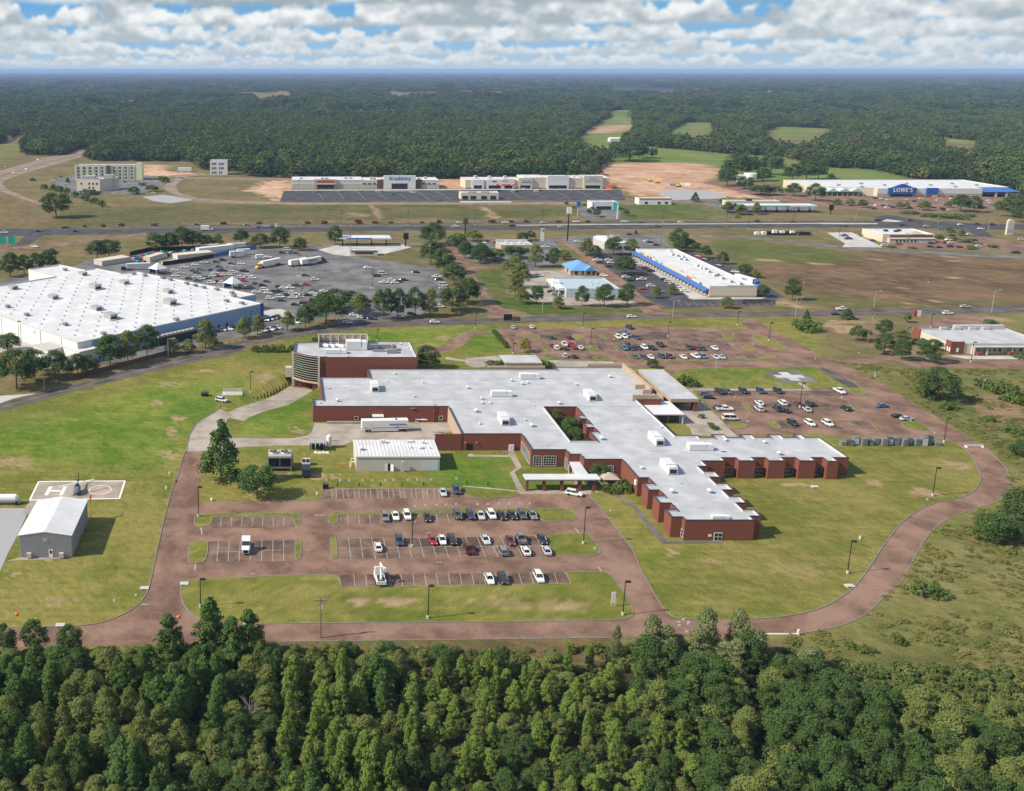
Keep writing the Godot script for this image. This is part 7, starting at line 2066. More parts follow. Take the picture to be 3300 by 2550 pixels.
# ---------------------------------------------------------------- shops and other buildings
func supermarket() -> void:
	var th := atan2(-.692, -.722)
	var o := Vector3(-9.3, 0, -476)
	var t := thing("supermarket", "huge white-roofed supermarket with blue side wall and rows of skylights", "supermarket", o, th)
	var out := vec2s([0, 0, 97, 0, 104, 0, 104, 66, 104, 126, 37, 126, 37, 155, 17, 155, 15, 131, 8, 131, 6, 109, -3, 106, -9, 42, -11.5, 17.2, 1, 17.2])
	parapet_block(t, out, 7.9, .5, M.white_paint, M.roof_bright, M.light_grey, M.roof_bright)
	bpart(t, "blue_wall", Vector3(0, 0, -.08), Vector3(96.9, 7.5, -.01), M.blue_wall)
	bpart(t, "blue_wall", Vector3(-11.4, 0, 17.1), Vector3(.9, 7.6, 17.18), M.blue_wall)
	var en := MB.new()
	en.quad(Vector3(-11.6, 0, 17.2), Vector3(-9.1, 0, 42), Vector3(-9.1, 7.6, 42), Vector3(-11.6, 7.6, 17.2))
	part(t, "blue_wall", en.mesh(), M.blue_wall)
	bpart(t, "corner_pier", Vector3(-.5, 0, -.5), Vector3(1.2, 8.2, -.1), M.blue_deep)
	for i in 4:
		bpart(t, "wall_pilaster", Vector3(104, 0, 12 + i * 17.0), Vector3(104.2, 7.6, 12.5 + i * 17.0), M.light_grey)
	for x in [8.0, 13, 22, 27]: bpart(t, "door", Vector3(x, 0, -.14), Vector3(x + 1.2, 2.3, -.08), M.dark_metal)
	bpart(t, "chiller_pen", Vector3(44, 0, -4.5), Vector3(66, 3.4, -.2), M.dark_metal)
	for i in 9:
		bpart(t, "chiller_fan", Vector3(45 + i * 2.3, 3.4, -3.6), Vector3(46.7 + i * 2.3, 4.4, -1.2), M.light_grey)
	bpart(t, "low_wing", Vector3(97, 0, -4.4), Vector3(106, 5.0, 8), M.white_paint)
	bpart(t, "low_wing_roof", Vector3(96.8, 5.0, -4.6), Vector3(106.2, 5.3, 8.2), M.roof_bright)
	bpart(t, "low_wing", Vector3(104.1, 0, 8.3), Vector3(113, 4.4, 20), M.white_paint)
	bpart(t, "low_wing_roof", Vector3(104.1, 4.4, 8.3), Vector3(113.2, 4.7, 20.2), M.light_grey)
	bpart(t, "garden_canopy", Vector3(-2, 4.2, 108), Vector3(16, 4.5, 130), M.light_grey)
	for i in 20:
		for j in 23:
			if (i + j) % 2: continue
			var x := 2.0 + i * 5.3
			var z := j * 6.75 - .5
			if x > 101 or z < 4 or z > 123 or (x < 6 and z < 19): continue
			if x < 14 and z > 104: continue
			var s := MB.new()
			s.frust(x, z, 7.4, 7.78, .62, 1.05, .4, .75)
			part(t, "skylight", s.mesh(), M.skylight)
	var basis := Basis(Vector3.UP, th)
	for q in [[69, 115, 4.2, 0], [66, 81, 4.2, 0], [64, 46, 4.2, 0], [20, 86, 4.2, 0], [17, 52, 4.0, 0], [23, 121, 4.0, 0], [38, 86, 5, 1], [69, 27, 5, 1], [32, 31, 5, 1]]:
		var p: Vector3 = o + basis * Vector3(q[0], 7.4, q[1])
		var u := thing("rooftop_unit", "big grey rooftop unit on a dark platform on the supermarket" if q[3] else "grey hooded rooftop unit on the supermarket roof", "air conditioner", p, th, "platform units on the supermarket" if q[3] else "hooded units on the supermarket")
		var l: float = q[2]
		var s := MB.new()
		s.frust(0, 0, .4, 2.0 + q[3] * .7, l * .36, l * .5, l * .42, l * .62)
		part(u, "casing", s.mesh(), M.grey_metal)
		bpart(u, "curb", Vector3(-l * .34, 0, -l * .46), Vector3(l * .34, .4, l * .46), M.light_grey)
		bpart(u, "grille", Vector3(-l * .3, .6, -l * .56), Vector3(l * .3, 1.6, -l * .5), M.dark_metal)
		if q[3]: bpart(u, "walkway", Vector3(-l * .55, 0, -l * .9), Vector3(l * .55, .3, -l * .6), M.stone)
	for q in [[92, 79], [94, 58], [91, 30], [88, 4.6], [2, 103], [0, 95], [-3, 83], [-3, 76], [-3, 62], [-3, 55], [-3, 48], [-5, 40], [-5, 28], [-1, 22], [9, 16], [7, 7], [50, 3], [23, 139]]:
		var p: Vector3 = o + basis * Vector3(q[0], 7.4, q[1])
		var u := thing("exhaust_fan", "small grey exhaust fan box on the supermarket roof", "exhaust fan", p, th, "exhaust fans on the supermarket")
		var s := MB.new()
		s.frust(0, 0, .2, 1.3, .8, .9, 1.1, 1.2)
		part(u, "hood", s.mesh(), M.steel)
		bpart(u, "curb", Vector3(-.7, 0, -.8), Vector3(.7, .25, .8), M.light_grey)
	# tents, containers and fenced sales yard beside it
	for q in [["d", 1235, 440, 7.5], ["d", 1820, 555, 7.0]]:
		var p := at(q[0], q[1], q[2])
		var u := thing("tent", "white peaked tent beside the supermarket wall", "tent", p, th, "white tents")
		var s := MB.new()
		var w: float = q[3]
		s.frust(0, 0, 3.2, 6.4, w * .55, w * .55, .3, .3)
		part(u, "canopy", s.mesh(), M.white_paint)
		for e in [[-1, -1], [1, -1], [1, 1], [-1, 1]]: bpart(u, "leg", Vector3(e[0] * w * .5 - .1, 0, e[1] * w * .5 - .1), Vector3(e[0] * w * .5 + .1, 3.3, e[1] * w * .5 + .1), M.white_paint)
		bpart(u, "side_cloth", Vector3(-w * .5, .2, w * .48), Vector3(w * .5, 2.6, w * .52), M.blue_deep)
	for q in [["v", 90, 430, 375, 385, 3.0, 9.0, "light_grey", "long grey-sided cream shed in the supermarket's back yard"], ["v", 570, 390, 720, 345, 3.0, 5.0, "cream", "short cream container beside the stacked goods"], ["v", 850, 370, 1205, 335, 3.0, 8.0, "cream", "broad cream-roofed sales shed behind a black fence"], ["v", 1065, 300, 1420, 262, 3.0, 5.0, "white_paint", "long white-roofed sales shed with blue banners"], ["v", 1078, 262, 1262, 255, 2.9, 2.6, "light_grey", "pale container at the back of the sales yard"], ["v", 1350, 250, 1535, 243, 2.9, 2.6, "white_paint", "white container at the back of the sales yard"], ["v", 730, 415, 850, 390, 1.2, 4.0, "cream", "low cream platform in the sales yard"]]:
		var a := at(q[0], q[1], q[2])
		var b := at(q[0], q[3], q[4])
		var d := (b - a)
		var u := thing("storage_shed", q[8], "shed", a, atan2(-d.z, d.x))
		var l := d.length()
		bpart(u, "wall", Vector3(0, 0, -q[6]), Vector3(l, q[5], 0), M[q[7]])
		bpart(u, "roof", Vector3(-.1, q[5], -q[6] - .1), Vector3(l + .1, q[5] + .15, .1), M.cream if q[7] != "white_paint" else M.roof_bright)
		for i in int(l / 1.6): bpart(u, "rib", Vector3(i * 1.6 + .4, .1, 0), Vector3(i * 1.6 + .5, q[5] - .1, .06), M[q[7]])
	var fn := thing("sales_fence", "black screened fence round the supermarket's sales yard", "fence")
	for q in [["v", 700, 425, 980, 388], ["v", 980, 388, 1212, 345], ["v", 370, 325, 560, 280], ["v", 560, 280, 1080, 262], ["v", 1262, 258, 1350, 252]]:
		var s := MB.new()
		s.bar(pts(q), false, 0, 2.6, .15)
		part(fn, "panel", s.mesh(), M.black)
	var bn := thing("banner_fence", "blue printed banners along the white sales shed", "banner")
	for q in [["v", 1215, 343, 1370, 312], ["v", 1440, 285, 1640, 262]]:
		var s := MB.new()
		s.bar(pts(q), false, .2, 2.7, .12)
		part(bn, "panel", s.mesh(), M.blue_bright)
	for q in [["v", 340, 475, 578, 465, "pale blue trailer parked behind the supermarket"], ["v", 1378, 348, 1520, 340, "white trailer beside the sales shed"], ["v", 1450, 325, 1580, 318, "second white trailer behind the first beside the sales shed"]]:
		var a := at(q[0], q[1], q[2])
		var b := at(q[0], q[3], q[4])
		var d := (b - a)
		var u := thing("box_trailer", q[5], "trailer", a, atan2(-d.z, d.x))
		bpart(u, "body", Vector3(0, 1.0, -2.6), Vector3(d.length(), 4.0, 0), M.white_metal)
		for x in [1.5, 2.8]: wheel_pair(u, x, 1.2, .5)
	for i in 26:
		var p := at("v", [395, 430, 470, 510, 450, 400, 560, 600, 640, 690, 780, 820, 860, 880, 920, 1000, 1020, 760, 500, 540, 590, 330, 300, 620, 660, 1060][i], [380, 370, 385, 392, 400, 360, 320, 330, 310, 300, 300, 305, 302, 295, 290, 270, 268, 335, 330, 340, 318, 465, 470, 345, 322, 275][i])
		var u := thing("stacked_goods", "pallet of %s goods in the supermarket's back yard" % ["white", "blue", "dark", "red", "green"][i % 5], "pallet", p, i * 1.3, "pallets in the back yard")
		var hh := .9 + (i * 7 % 5) * .3
		bpart(u, "pallet_base", Vector3(-1.1, 0, -1), Vector3(1.1, .18, 1), M.wood_pole)
		bpart(u, "stack", Vector3(-1.05, .18, -.9), Vector3(1.05, hh, .9), [M.white_paint, M.blue_deep, M.dark_metal, M.red_paint, M.green_sign][i % 5])
	var wf := thing("screen_fence", "dark slatted fence below the supermarket's street wall", "fence")
	var ws := MB.new()
	ws.bar(pts(["d", 620, 1255, 880, 1190, 1180, 1110, 1330, 1070]), false, 0, 1.9, .12)
	part(wf, "panel", ws.mesh(), M.brown)

func plain_block(called: String, label: String, cat: String, x0: float, z0: float, x1: float, z1: float, h: float, wall: Material, roof: Material, turn := 0.0) -> Node3D:
	var c := Vector3((x0 + x1) * .5, 0, (z0 + z1) * .5)
	var t := thing(called, label, cat, c, turn)
	var w := absf(x1 - x0) * .5
	var l := absf(z1 - z0) * .5
	parapet_block(t, vec2s([-w, l, w, l, w, -l, -w, -l]), h, .5, wall, roof, roof, roof)
	return t

func shops() -> void:
	mat("skylight", .36, .385, .42, .35)
	supermarket()
	# row of shops with blue awning
	var t := plain_block("shop_row", "long white-roofed row of shops with a blue awning", "shops", 227.4, -641, 252.6, -525.6, 5.8, M.cream, M.roof_bright)
	var aw := MB.new()
	aw.hexa([Vector3(-15.6, 3.2, 57.4), Vector3(-12.6, 3.2, 57.4), Vector3(-12.6, 3.2, -57.4), Vector3(-15.6, 3.2, -57.4), Vector3(-15.4, 3.4, 57.4), Vector3(-12.6, 4.3, 57.4), Vector3(-12.6, 4.3, -57.4), Vector3(-15.4, 3.4, -57.4)])
	part(t, "awning", aw.mesh(), M.blue_bright)
	for i in 24:
		var z := -55.5 + i * 4.8
		bpart(t, "column", Vector3(-15.3, 0, z - .2), Vector3(-14.9, 3.2, z + .2), M.stone)
		window(t, Vector3(-12.6, .3, z - 2.0), Vector3(-12.6, 2.9, z + 1.6), 2, 1, M.glass_green if i % 3 == 0 else M.glass_dark, M.white_metal, Vector3(-1, 0, 0))
	for q in [[-44, M.red_paint], [-35, M.red_paint], [-48, M.green_sign], [-12, M.green_sign], [-20, M.green_sign], [28, M.red_paint], [32, M.red_paint], [46, M.dark_metal], [-30, M.dark_metal]]:
		bpart(t, "shop_sign", Vector3(-12.8, 4.6, q[0] - 1.5), Vector3(-12.62, 5.4, q[0] + 1.5), q[1])
	for q in [[-38, 30.0], [10.0, 20], [30, 14]]: bpart(t, "raised_parapet", Vector3(-12.75, 5.85, q[0] - q[1] * .4), Vector3(-12.3, 6.9, q[0] + q[1] * .4), M.cream)
	bpart(t, "brick_base", Vector3(-12.7, 0, 57.7), Vector3(12.6, .9, 57.8), M.stone)
	bpart(t, "raised_parapet", Vector3(-3.5, 5.85, 57.2), Vector3(12.6, 6.3, 57.75), M.cream)
	for q in [[8, -50], [6, -46], [5, -41], [4, -37], [6, -33], [8, -28], [3, -22], [6, -20], [5, 0], [5, 6], [6, 9], [4, 18], [6, 26], [3, 28], [4, 36], [5, 45], [8, 51]]:
		rooftop_unit(Vector3(240 + q[0] * .8, 5.3, -583.3 + q[1]), false, 2.6, 1.8, 1.4, "boxy rooftop unit on the row of shops", "rooftop units on the row of shops")
	# pale blue-grey commercial building
	var c := plain_block("commercial_building", "pale blue-grey metal building with an arched entrance gable", "building", 150.8, -553, 179.2, -523.5, 4.9, mat("pale_blue_grey", .4, .48, .52, .6), mat("roof_blue_grey", .34, .42, .47, .5))
	for i in 13: bpart(c, "wall_rib", Vector3(-14.2 + i * 2.3, 0, 14.75), Vector3(-14.1 + i * 2.3, 4.7, 14.82), M.pale_blue_grey)
	var gm := MB.new()
	gm.hexa([Vector3(-17.8, 3.4, 12), Vector3(-14.2, 3.4, 12), Vector3(-14.2, 3.4, -13), Vector3(-17.8, 3.4, -13), Vector3(-17.8, 4.6, 12), Vector3(-14.2, 4.8, 12), Vector3(-14.2, 4.8, -13), Vector3(-17.8, 4.6, -13)])
	part(c, "front_canopy", gm.mesh(), M.white_metal)
	for z in [-12.0, -6, 0, 6, 11.5]: bpart(c, "canopy_post", Vector3(-17.7, 0, z - .2), Vector3(-17.3, 3.4, z + .2), M.white_metal)
	for z in [-8.0, -1, 6]: bpart(c, "shop_window", Vector3(-14.35, .2, z - 2.4), Vector3(-14.25, 3.1, z + 2.4), M.glass_dark)
	for q in [[4, -4], [7, -2], [3, 2]]: vent(Vector3(165 + q[0], 4.4, -538 + q[1]), .6, 1.0, "small grey vent on the blue-grey roof", "vents on the blue-grey building")
	var ar := MB.new()
	ar.tube(Vector3(-17.9, 4.4, -1), Vector3(-14.2, 4.4, -1), 2.4, 2.4, 16)
	part(c, "arched_gable", ar.mesh(), M.white_metal)
	# blue-roofed restaurant
	var r := thing("restaurant", "restaurant with a bright blue hipped roof and gabled porch", "restaurant", Vector3(177.2, 0, -592.5))
	bpart(r, "wall", Vector3(-6.8, 0, -9.5), Vector3(6.8, 3.2, 9.5), M.tan_wall)
	var hr := MB.new()
	hr.frust(0, 0, 3.1, 6.9, 8.0, 10.6, .6, 4.2)
	part(r, "roof", hr.mesh(), M.blue_roof)
	var pr := MB.new()
	pr.tri(Vector3(-.2, 3.1, 11.4), Vector3(7.2, 3.1, 11.4), Vector3(3.5, 5.8, 11.4))
	pr.quad(Vector3(-.2, 3.1, 11.4), Vector3(3.5, 5.8, 11.4), Vector3(3.5, 5.8, 5), Vector3(-.2, 3.1, 5))
	pr.quad(Vector3(3.5, 5.8, 11.4), Vector3(7.2, 3.1, 11.4), Vector3(7.2, 3.1, 5), Vector3(3.5, 5.8, 5))
	part(r, "porch_roof", pr.mesh(), M.blue_roof)
	for i in 5: bpart(r, "wall_panel", Vector3(-6.95, .2, -8.4 + i * 3.9), Vector3(-6.82, 2.7, -5.9 + i * 3.9), M.stone if i % 2 else M.glass_dark)
	for x in [-4.0, .4, 3.4, 6.4]: bpart(r, "front_window", Vector3(x - 1.0, .4, 9.5), Vector3(x + .6, 2.7, 9.62), M.glass_dark)
	for x in [.2, 6.8]: bpart(r, "porch_post", Vector3(x - .2, 0, 10.8), Vector3(x + .2, 3.1, 11.2), M.stone)
	# fast-food places
	var f := plain_block("restaurant", "grey flat-roofed restaurant behind trees near the highway", "restaurant", 145, -677, 166, -659.5, 5.0, M.stone, M.light_grey)
	for q in [[-6, -2], [-2, 1], [3, -1], [6, 2]]: bpart(f, "roof_unit", Vector3(q[0], 4.5, q[1]), Vector3(q[0] + 2, 6.0, q[1] + 2), M.white_metal)
	bpart(f, "front_window", Vector3(-8, .4, 8.75), Vector3(8, 2.8, 8.85), M.glass_dark)
	bpart(f, "roof_beam", Vector3(-10.5, 5.0, -8.7), Vector3(10.5, 5.9, -8.2), M.white_metal)
	var st := thing("drive_through", "pale metal-clad drive-through with a curved white roof", "restaurant", Vector3(224, 0, -681))
	bpart(st, "wall", Vector3(-8, 0, -13), Vector3(8, 5.0, 13), M.light_grey)
	for i in 7: bpart(st, "wall_fin", Vector3(-8.3, 0, -12 + i * 3.8), Vector3(-8.0, 5.6, -11 + i * 3.8), M.white_metal)
	var sr := MB.new()
	sr.frust(0, 0, 5.0, 6.2, 8.2, 13.2, 5.5, 11)
	part(st, "roof", sr.mesh(), M.white_metal)
	for q in [[-2, -4], [1, 2], [2, -8]]: bpart(st, "roof_unit", Vector3(q[0], 6.1, q[1]), Vector3(q[0] + 2.2, 7.4, q[1] + 2.5), M.grey_metal)
	# filling stations
	station("blue-edged white canopy of the filling station by the supermarket", Vector3(57, 0, -689), 18.0, 6.0, M.blue_bright, 5.2)
	var kiosk := plain_block("kiosk", "small cream kiosk with red band at the supermarket's filling station", "kiosk", 45, -655, 62.5, -648.8, 3.6, M.cream, M.roof_bright)
	bpart(kiosk, "red_band", Vector3(-8.8, 2.3, 3.12), Vector3(8.8, 2.9, 3.2), M.brown)
	bpart(kiosk, "window_band", Vector3(-6, 1.0, 3.12), Vector3(6, 2.1, 3.18), M.glass_dark)
	station("long grey canopy of the filling station beyond the highway", Vector3(421, 0, -857), 31.0, 7.0, M.teal, 5.4)
	var sp := plain_block("petrol_shop", "grey-roofed shop behind the long filling station canopy", "shop", 394, -902, 440, -889, 4.8, M.tan_wall, M.light_grey)
	bpart(sp, "front_window", Vector3(-18, .4, 6.55), Vector3(18, 3, 6.65), M.glass_dark)
	bpart(sp, "roof_unit", Vector3(-4, 4.4, -3), Vector3(0, 6.2, 1), M.dark_metal)
	clinic()
	far_stores()
	hotels()
	pylons()

func station(label: String, c: Vector3, w: float, l: float, edge: Material, h: float) -> void:
	var t := thing("filling_station_canopy", label, "canopy", c)
	bpart(t, "deck", Vector3(-w, h, -l), Vector3(w, h + .5, l), M.white_metal)
	bpart(t, "fascia", Vector3(-w - .05, h - .1, l), Vector3(w + .05, h + .9, l + .15), M.white_metal)
	bpart(t, "coloured_fascia", Vector3(-w * .7, h, l + .15), Vector3(w * .25, h + .8, l + .2), edge)
	bpart(t, "fascia", Vector3(-w - .05, h - .1, -l - .15), Vector3(w + .05, h + .9, -l), M.white_metal)
	for x in [-w, w]: bpart(t, "end_fascia", Vector3(x - .1, h - .1, -l), Vector3(x + .1, h + .9, l), edge)
	var n := int(w / 4)
	for i in n:
		var x := lerpf(-w + 3, w - 3, float(i) / (n - 1))
		bpart(t, "roof_seam", Vector3(x - .15, h + .5, -l), Vector3(x + .15, h + .75, l), M.light_grey)
		bpart(t, "column", Vector3(x - .3, 0, -.3), Vector3(x + .3, h, .3), M.dark_metal)
		bpart(t, "pump", Vector3(x - .5, 0, 1.6), Vector3(x + .5, 2.0, 2.6), M.dark_metal)

func clinic() -> void:
	var t := plain_block("clinic", "low clinic with white roof and red brick end walls", "clinic", 285, -441.6, 326, -415.3, 4.4, M.cream, M.roof_white)
	var c := Vector3(305.5, 0, -428.45)
	bpart(t, "brick_end", Vector3(-20.9, 0, 9.6), Vector3(-20.5, 5.4, 13.4), M.brick)
	bpart(t, "brick_end", Vector3(-20.9, 0, 13.2), Vector3(-15.5, 5.4, 13.5), M.brick)
	bpart(t, "brick_end", Vector3(-20.9, 0, -13.2), Vector3(-20.5, 5.2, -8.4), M.brick)
	for q in [[-20.95, 11.0], [-20.95, 12.4]]: bpart(t, "arched_window", Vector3(q[0], .8, q[1] - .4), Vector3(q[0] + .1, 2.6, q[1] + .4), M.white_paint)
	for x in [-18.2]: bpart(t, "arched_window", Vector3(x - .5, .8, 13.5), Vector3(x + .5, 2.6, 13.58), M.white_paint)
	for x in [-9.0, -4.5, -2.2, 0, 6, 9, 12, 16]: window(t, Vector3(x - .7, .9, 13.17), Vector3(x + .7, 2.4, 13.17), 2, 1, M.glass_dark, M.white_metal, Vector3(0, 0, 1))
	for x in [-12.0, -6.6, 4.0, 13.8]:
		bpart(t, "porch_wall", Vector3(x - .3, 0, 13.2), Vector3(x + .3, 3.4, 15.2), M.cream)
	for x in [-10.2, 3.0, 11.0]: bpart(t, "brick_planter", Vector3(x - 1.2, 0, 15.4), Vector3(x + 1.2, 1.5, 16.6), M.brick)
	bpart(t, "porch_roof", Vector3(-12.4, 3.4, 13.2), Vector3(14.4, 3.6, 15.6), M.roof_white)
	for q in [[-8, -12.6], [-2, -12.6], [5, -12.6], [11, -12.6]]: bpart(t, "rear_dormer", Vector3(q[0] - 1.6, 3.9, q[1] - .4), Vector3(q[0] + 1.6, 5.2, q[1] + .8), M.roof_white)
	bpart(t, "rear_block", Vector3(-2, 3.8, -15.5), Vector3(20, 5.6, -13.2), M.roof_white)
	var s := thing("monument_sign", "red and white roadside sign of the clinic", "sign", at("h", 1345, 900))
	bpart(s, "red_panel", Vector3(-1.6, .3, -.2), Vector3(.1, 3.0, .2), M.red_paint)
	bpart(s, "white_panel", Vector3(.1, .1, -.25), Vector3(1.9, 3.1, .25), M.white_paint)
	var b := thing("dumpster", "bright blue bin on the verge behind the clinic", "bin", at("h", 1535, 1330))
	var m := MB.new()
	m.frust(0, 0, 0, 1.5, 1.1, .7, 1.25, .85)
	part(b, "body", m.mesh(), M.blue_bright)
	bpart(b, "lid", Vector3(-1.3, 1.5, -.85), Vector3(1.3, 1.58, .4), M.blue_deep)

func far_stores() -> void:
	var t := thing("store_block", "wide new grey store block with a blue-lettered white portal", "store", Vector3(0, 0, -1027.5))
	for q in [[10.5, 83, 9.0, 33, "light_grey"], [83, 103.5, 8.6, 30, "light_grey"], [135.8, 160, 8.8, 30, "light_grey"], [103.5, 135.8, 9, 30, "light_grey"]]:
		var w := MB.new()
		w.side(vec2s([q[0], 0, q[1], 0, q[1], -q[3], q[0], -q[3]]), 0, q[2])
		part(t, "wall", w.mesh(), M[q[4]])
		bpart(t, "roof", Vector3(q[0] + .3, q[2] - .6, -q[3] + .3), Vector3(q[1] - .3, q[2] - .3, -.3), M.roof_bright)
		bpart(t, "pale_band", Vector3(q[0], q[2] * .55, 0), Vector3(q[1], q[2] * .7, .1), M.white_metal)
	bpart(t, "portal", Vector3(103.5, 0, 0), Vector3(135.8, 13.6, 2.2), M.white_metal)
	bpart(t, "portal_doors", Vector3(111.5, 0, 2.2), Vector3(127.5, 5.6, 2.35), M.dark_metal)
	for x in [115.0, 118.5]: bpart(t, "door", Vector3(x, 0, 2.35), Vector3(x + 2.6, 3.0, 2.45), M.glass_dark)
	lettering(t, "Academy", Vector3(119.6, 10.6, 2.25), 3.6, M.blue_bright)
	bpart(t, "underline", Vector3(113.6, 8.8, 2.2), Vector3(125.6, 9.2, 2.32), M.grey_metal)
	for x in [97.0, 136.0]: bpart(t, "brown_panel", Vector3(x, 0, 0), Vector3(x + 6.4, 9.4, 1.2), M.brown)
	for x in [82.5, 87.5, 92.5, 143, 148, 153]: bpart(t, "clerestory", Vector3(x, 4.5, .1), Vector3(x + 3.4, 5.7, .2), M.glass_dark)
	bpart(t, "storefront", Vector3(33, 0, 0), Vector3(56, 9.6, 1.5), M.stone)
	bpart(t, "storefront_glass", Vector3(36, 0, 1.5), Vector3(53, 4.0, 1.6), M.glass_dark)
	bpart(t, "storefront_canopy", Vector3(35, 4.6, 1.5), Vector3(54.5, 5.4, 3.0), M.light_grey)
	bpart(t, "red_sign", Vector3(36, 6.4, 1.5), Vector3(53.4, 8.4, 1.62), M.red_paint)
	for x in [20.0, 42, 46, 66, 71, 92, 95, 140, 148]: rooftop_unit(Vector3(x, 8.6, -1045 + fmod(x * 7, 9)), false, 4, 3, 1.8, "small white unit on the far grey store block", "units on the far grey store block")
	var r := thing("store_row", "far row of cream and white stores with coloured signs", "stores", Vector3(0, 0, -1027.5))
	for q in [[186.5, 245, 9.0, "cream"], [245, 268, 11.4, "tan_wall"], [295, 308, 10.8, "tan_wall"], [268, 295, 11.0, "cream"], [308, 333, 11.2, "cream"]]:
		var w := MB.new()
		w.side(vec2s([q[0], 0, q[1], 0, q[1], -30, q[0], -30]), 0, q[2])
		part(r, "wall", w.mesh(), M[q[3]])
		bpart(r, "roof", Vector3(q[0] + .3, q[2] - .7, -29.7), Vector3(q[1] - .3, q[2] - .4, -.3), M.roof_bright)
	for q in [[193, 205, 9.4, "white_metal"], [208, 224, 9.6, "white_metal"], [224, 236, 10, "white_metal"], [240, 254, 11, "cream"], [269, 291, 13.2, "white_metal"], [306, 325, 13.2, "cream"]]:
		bpart(r, "storefront", Vector3(q[0], 0, 0), Vector3(q[1], q[2], 1.6), M[q[3]])
		bpart(r, "shop_window", Vector3(q[0] + 2, .2, 1.6), Vector3(q[1] - 2, 3.6, 1.75), M.glass_dark)
	for q in [[217, 219.5], [222.5, 231], [233.5, 236.5]]: bpart(r, "orange_awning", Vector3(q[0], 3.6, 1.6), Vector3(q[1], 5.2, 3.0), M.orange)
	bpart(r, "blue_sign", Vector3(243, 6.4, 1.6), Vector3(253.4, 8.6, 1.75), M.blue_bright)
	lettering(r, "FIVE BELOW", Vector3(248.2, 7.5, 1.8), 1.5, M.white_paint)
	bpart(r, "red_sign", Vector3(213.5, 6.8, 1.6), Vector3(217.5, 8.2, 1.75), M.red_paint)
	lettering(r, "ULTA", Vector3(226.5, 8.0, 1.65), 1.8, M.blue_wall)
	lettering(r, "ROSS", Vector3(315.6, 10.6, 1.65), 2.8, M.blue_wall)
	lettering(r, "DRESS FOR LESS", Vector3(315.6, 7.8, 1.65), 1.5, M.blue_wall)
	bpart(r, "base_band", Vector3(186.5, 0, .02), Vector3(333, .9, .3), M.brown)
	bpart(r, "orange_barrier", Vector3(329, 0, 1), Vector3(336, 3, 2), M.orange)
	for x in [200.0, 214, 230, 250, 262, 280, 300, 318, 326]: rooftop_unit(Vector3(x, 9.6, -1046 + fmod(x * 3, 8)), false, 4, 3, 1.8, "small white unit on the far cream store row", "units on the far cream store row")
	var sm := plain_block("small_shops", "small cream block of four shops in the far lot", "shops", 167, -952, 202, -940, 6.4, M.cream, M.roof_bright)
	for x in [-13.5, -6, 4, 12.5]: bpart(sm, "shop_window", Vector3(x - 2.6, .2, 6.02), Vector3(x + 2.6, 3.4, 6.15), M.dark_metal)
	for x in [-7.0, 5]: bpart(sm, "raised_parapet", Vector3(x - 4, 6.4, 5.4), Vector3(x + 4, 7.6, 6.05), M.cream)
	# home store
	var l := thing("home_store", "large white home store with a blue gabled entrance", "store", Vector3(0, 0, -962))
	parapet_block(l, vec2s([516, -20, 567, -6, 567, 0, 667, 0, 667, -12, 700, -12, 700, -80, 516, -80]), 7.6, .5, M.tan_wall, M.roof_bright, M.roof_bright, M.roof_bright)
	bpart(l, "pale_wall", Vector3(567, 2.6, .05), Vector3(667, 7.0, .2), M.white_metal)
	bpart(l, "portal", Vector3(576.5, 2.8, .2), Vector3(603, 8.6, 2.2), M.blue_deep)
	var g := MB.new()
	g.hexa([Vector3(579, 8.6, 2.2), Vector3(600.5, 8.6, 2.2), Vector3(600.5, 8.6, .2), Vector3(579, 8.6, .2), Vector3(588.5, 12.2, 2.2), Vector3(591, 12.2, 2.2), Vector3(591, 12.2, .2), Vector3(588.5, 12.2, .2)])
	part(l, "gable", g.mesh(), M.blue_deep)
	lettering(l, "LOWE'S", Vector3(589.8, 6.6, 2.3), 3.8, M.white_paint)
	bpart(l, "entrance", Vector3(580, 0, .2), Vector3(600, 2.8, 1.0), M.glass_dark)
	bpart(l, "side_sign", Vector3(613, 2.8, .2), Vector3(624, 8.4, 1.6), M.blue_deep)
	bpart(l, "base_band", Vector3(567, 0, .02), Vector3(667, 1.2, .3), M.stone)
	for i in 8: bpart(l, "display_stack", Vector3(604 + i * 7.6, 0, 1.4), Vector3(608 + i * 7.6, 1.3, 3.0), [M.red_paint, M.brown, M.stone][i % 3])
	for i in 11: rooftop_unit(Vector3(530 + i * 15.0, 7.1, -1005 + (i % 3) * 14), true, 3.4, 2.4, 1.6, "grey unit on the blue-gabled store's roof", "units on the blue-gabled store", M.grey_metal)
	var gc := thing("garden_centre", "pale green three-gabled garden centre canopy beside the blue-gabled store", "garden centre", Vector3(541, 0, -978))
	for i in 3:
		var m := MB.new()
		var x := -14.0 + i * 11.5
		m.quad(Vector3(x - 6, 4.2, 12), Vector3(x, 7.4, 12), Vector3(x, 7.4, -12), Vector3(x - 6, 4.2, -12))
		m.quad(Vector3(x, 7.4, 12), Vector3(x + 6, 4.2, 12), Vector3(x + 6, 4.2, -12), Vector3(x, 7.4, -12))
		m.tri(Vector3(x - 6, 4.2, 12), Vector3(x + 6, 4.2, 12), Vector3(x, 7.4, 12))
		part(gc, "gable_roof", m.mesh(), M.roof_teal)
	for i in 8: bpart(gc, "post", Vector3(-19.5 + i * 5, 0, 11.4), Vector3(-19.2 + i * 5, 4.2, 11.7), M.light_grey)
	bpart(gc, "plant_stock", Vector3(-18, 0, 6), Vector3(18, 1.2, 11), M.leaf_shrub)
	var bl := thing("loading_canopy", "blue sloping canopy on stone piers at the end of the blue-gabled store", "canopy", Vector3(684, 0, -966))
	var bm := MB.new()
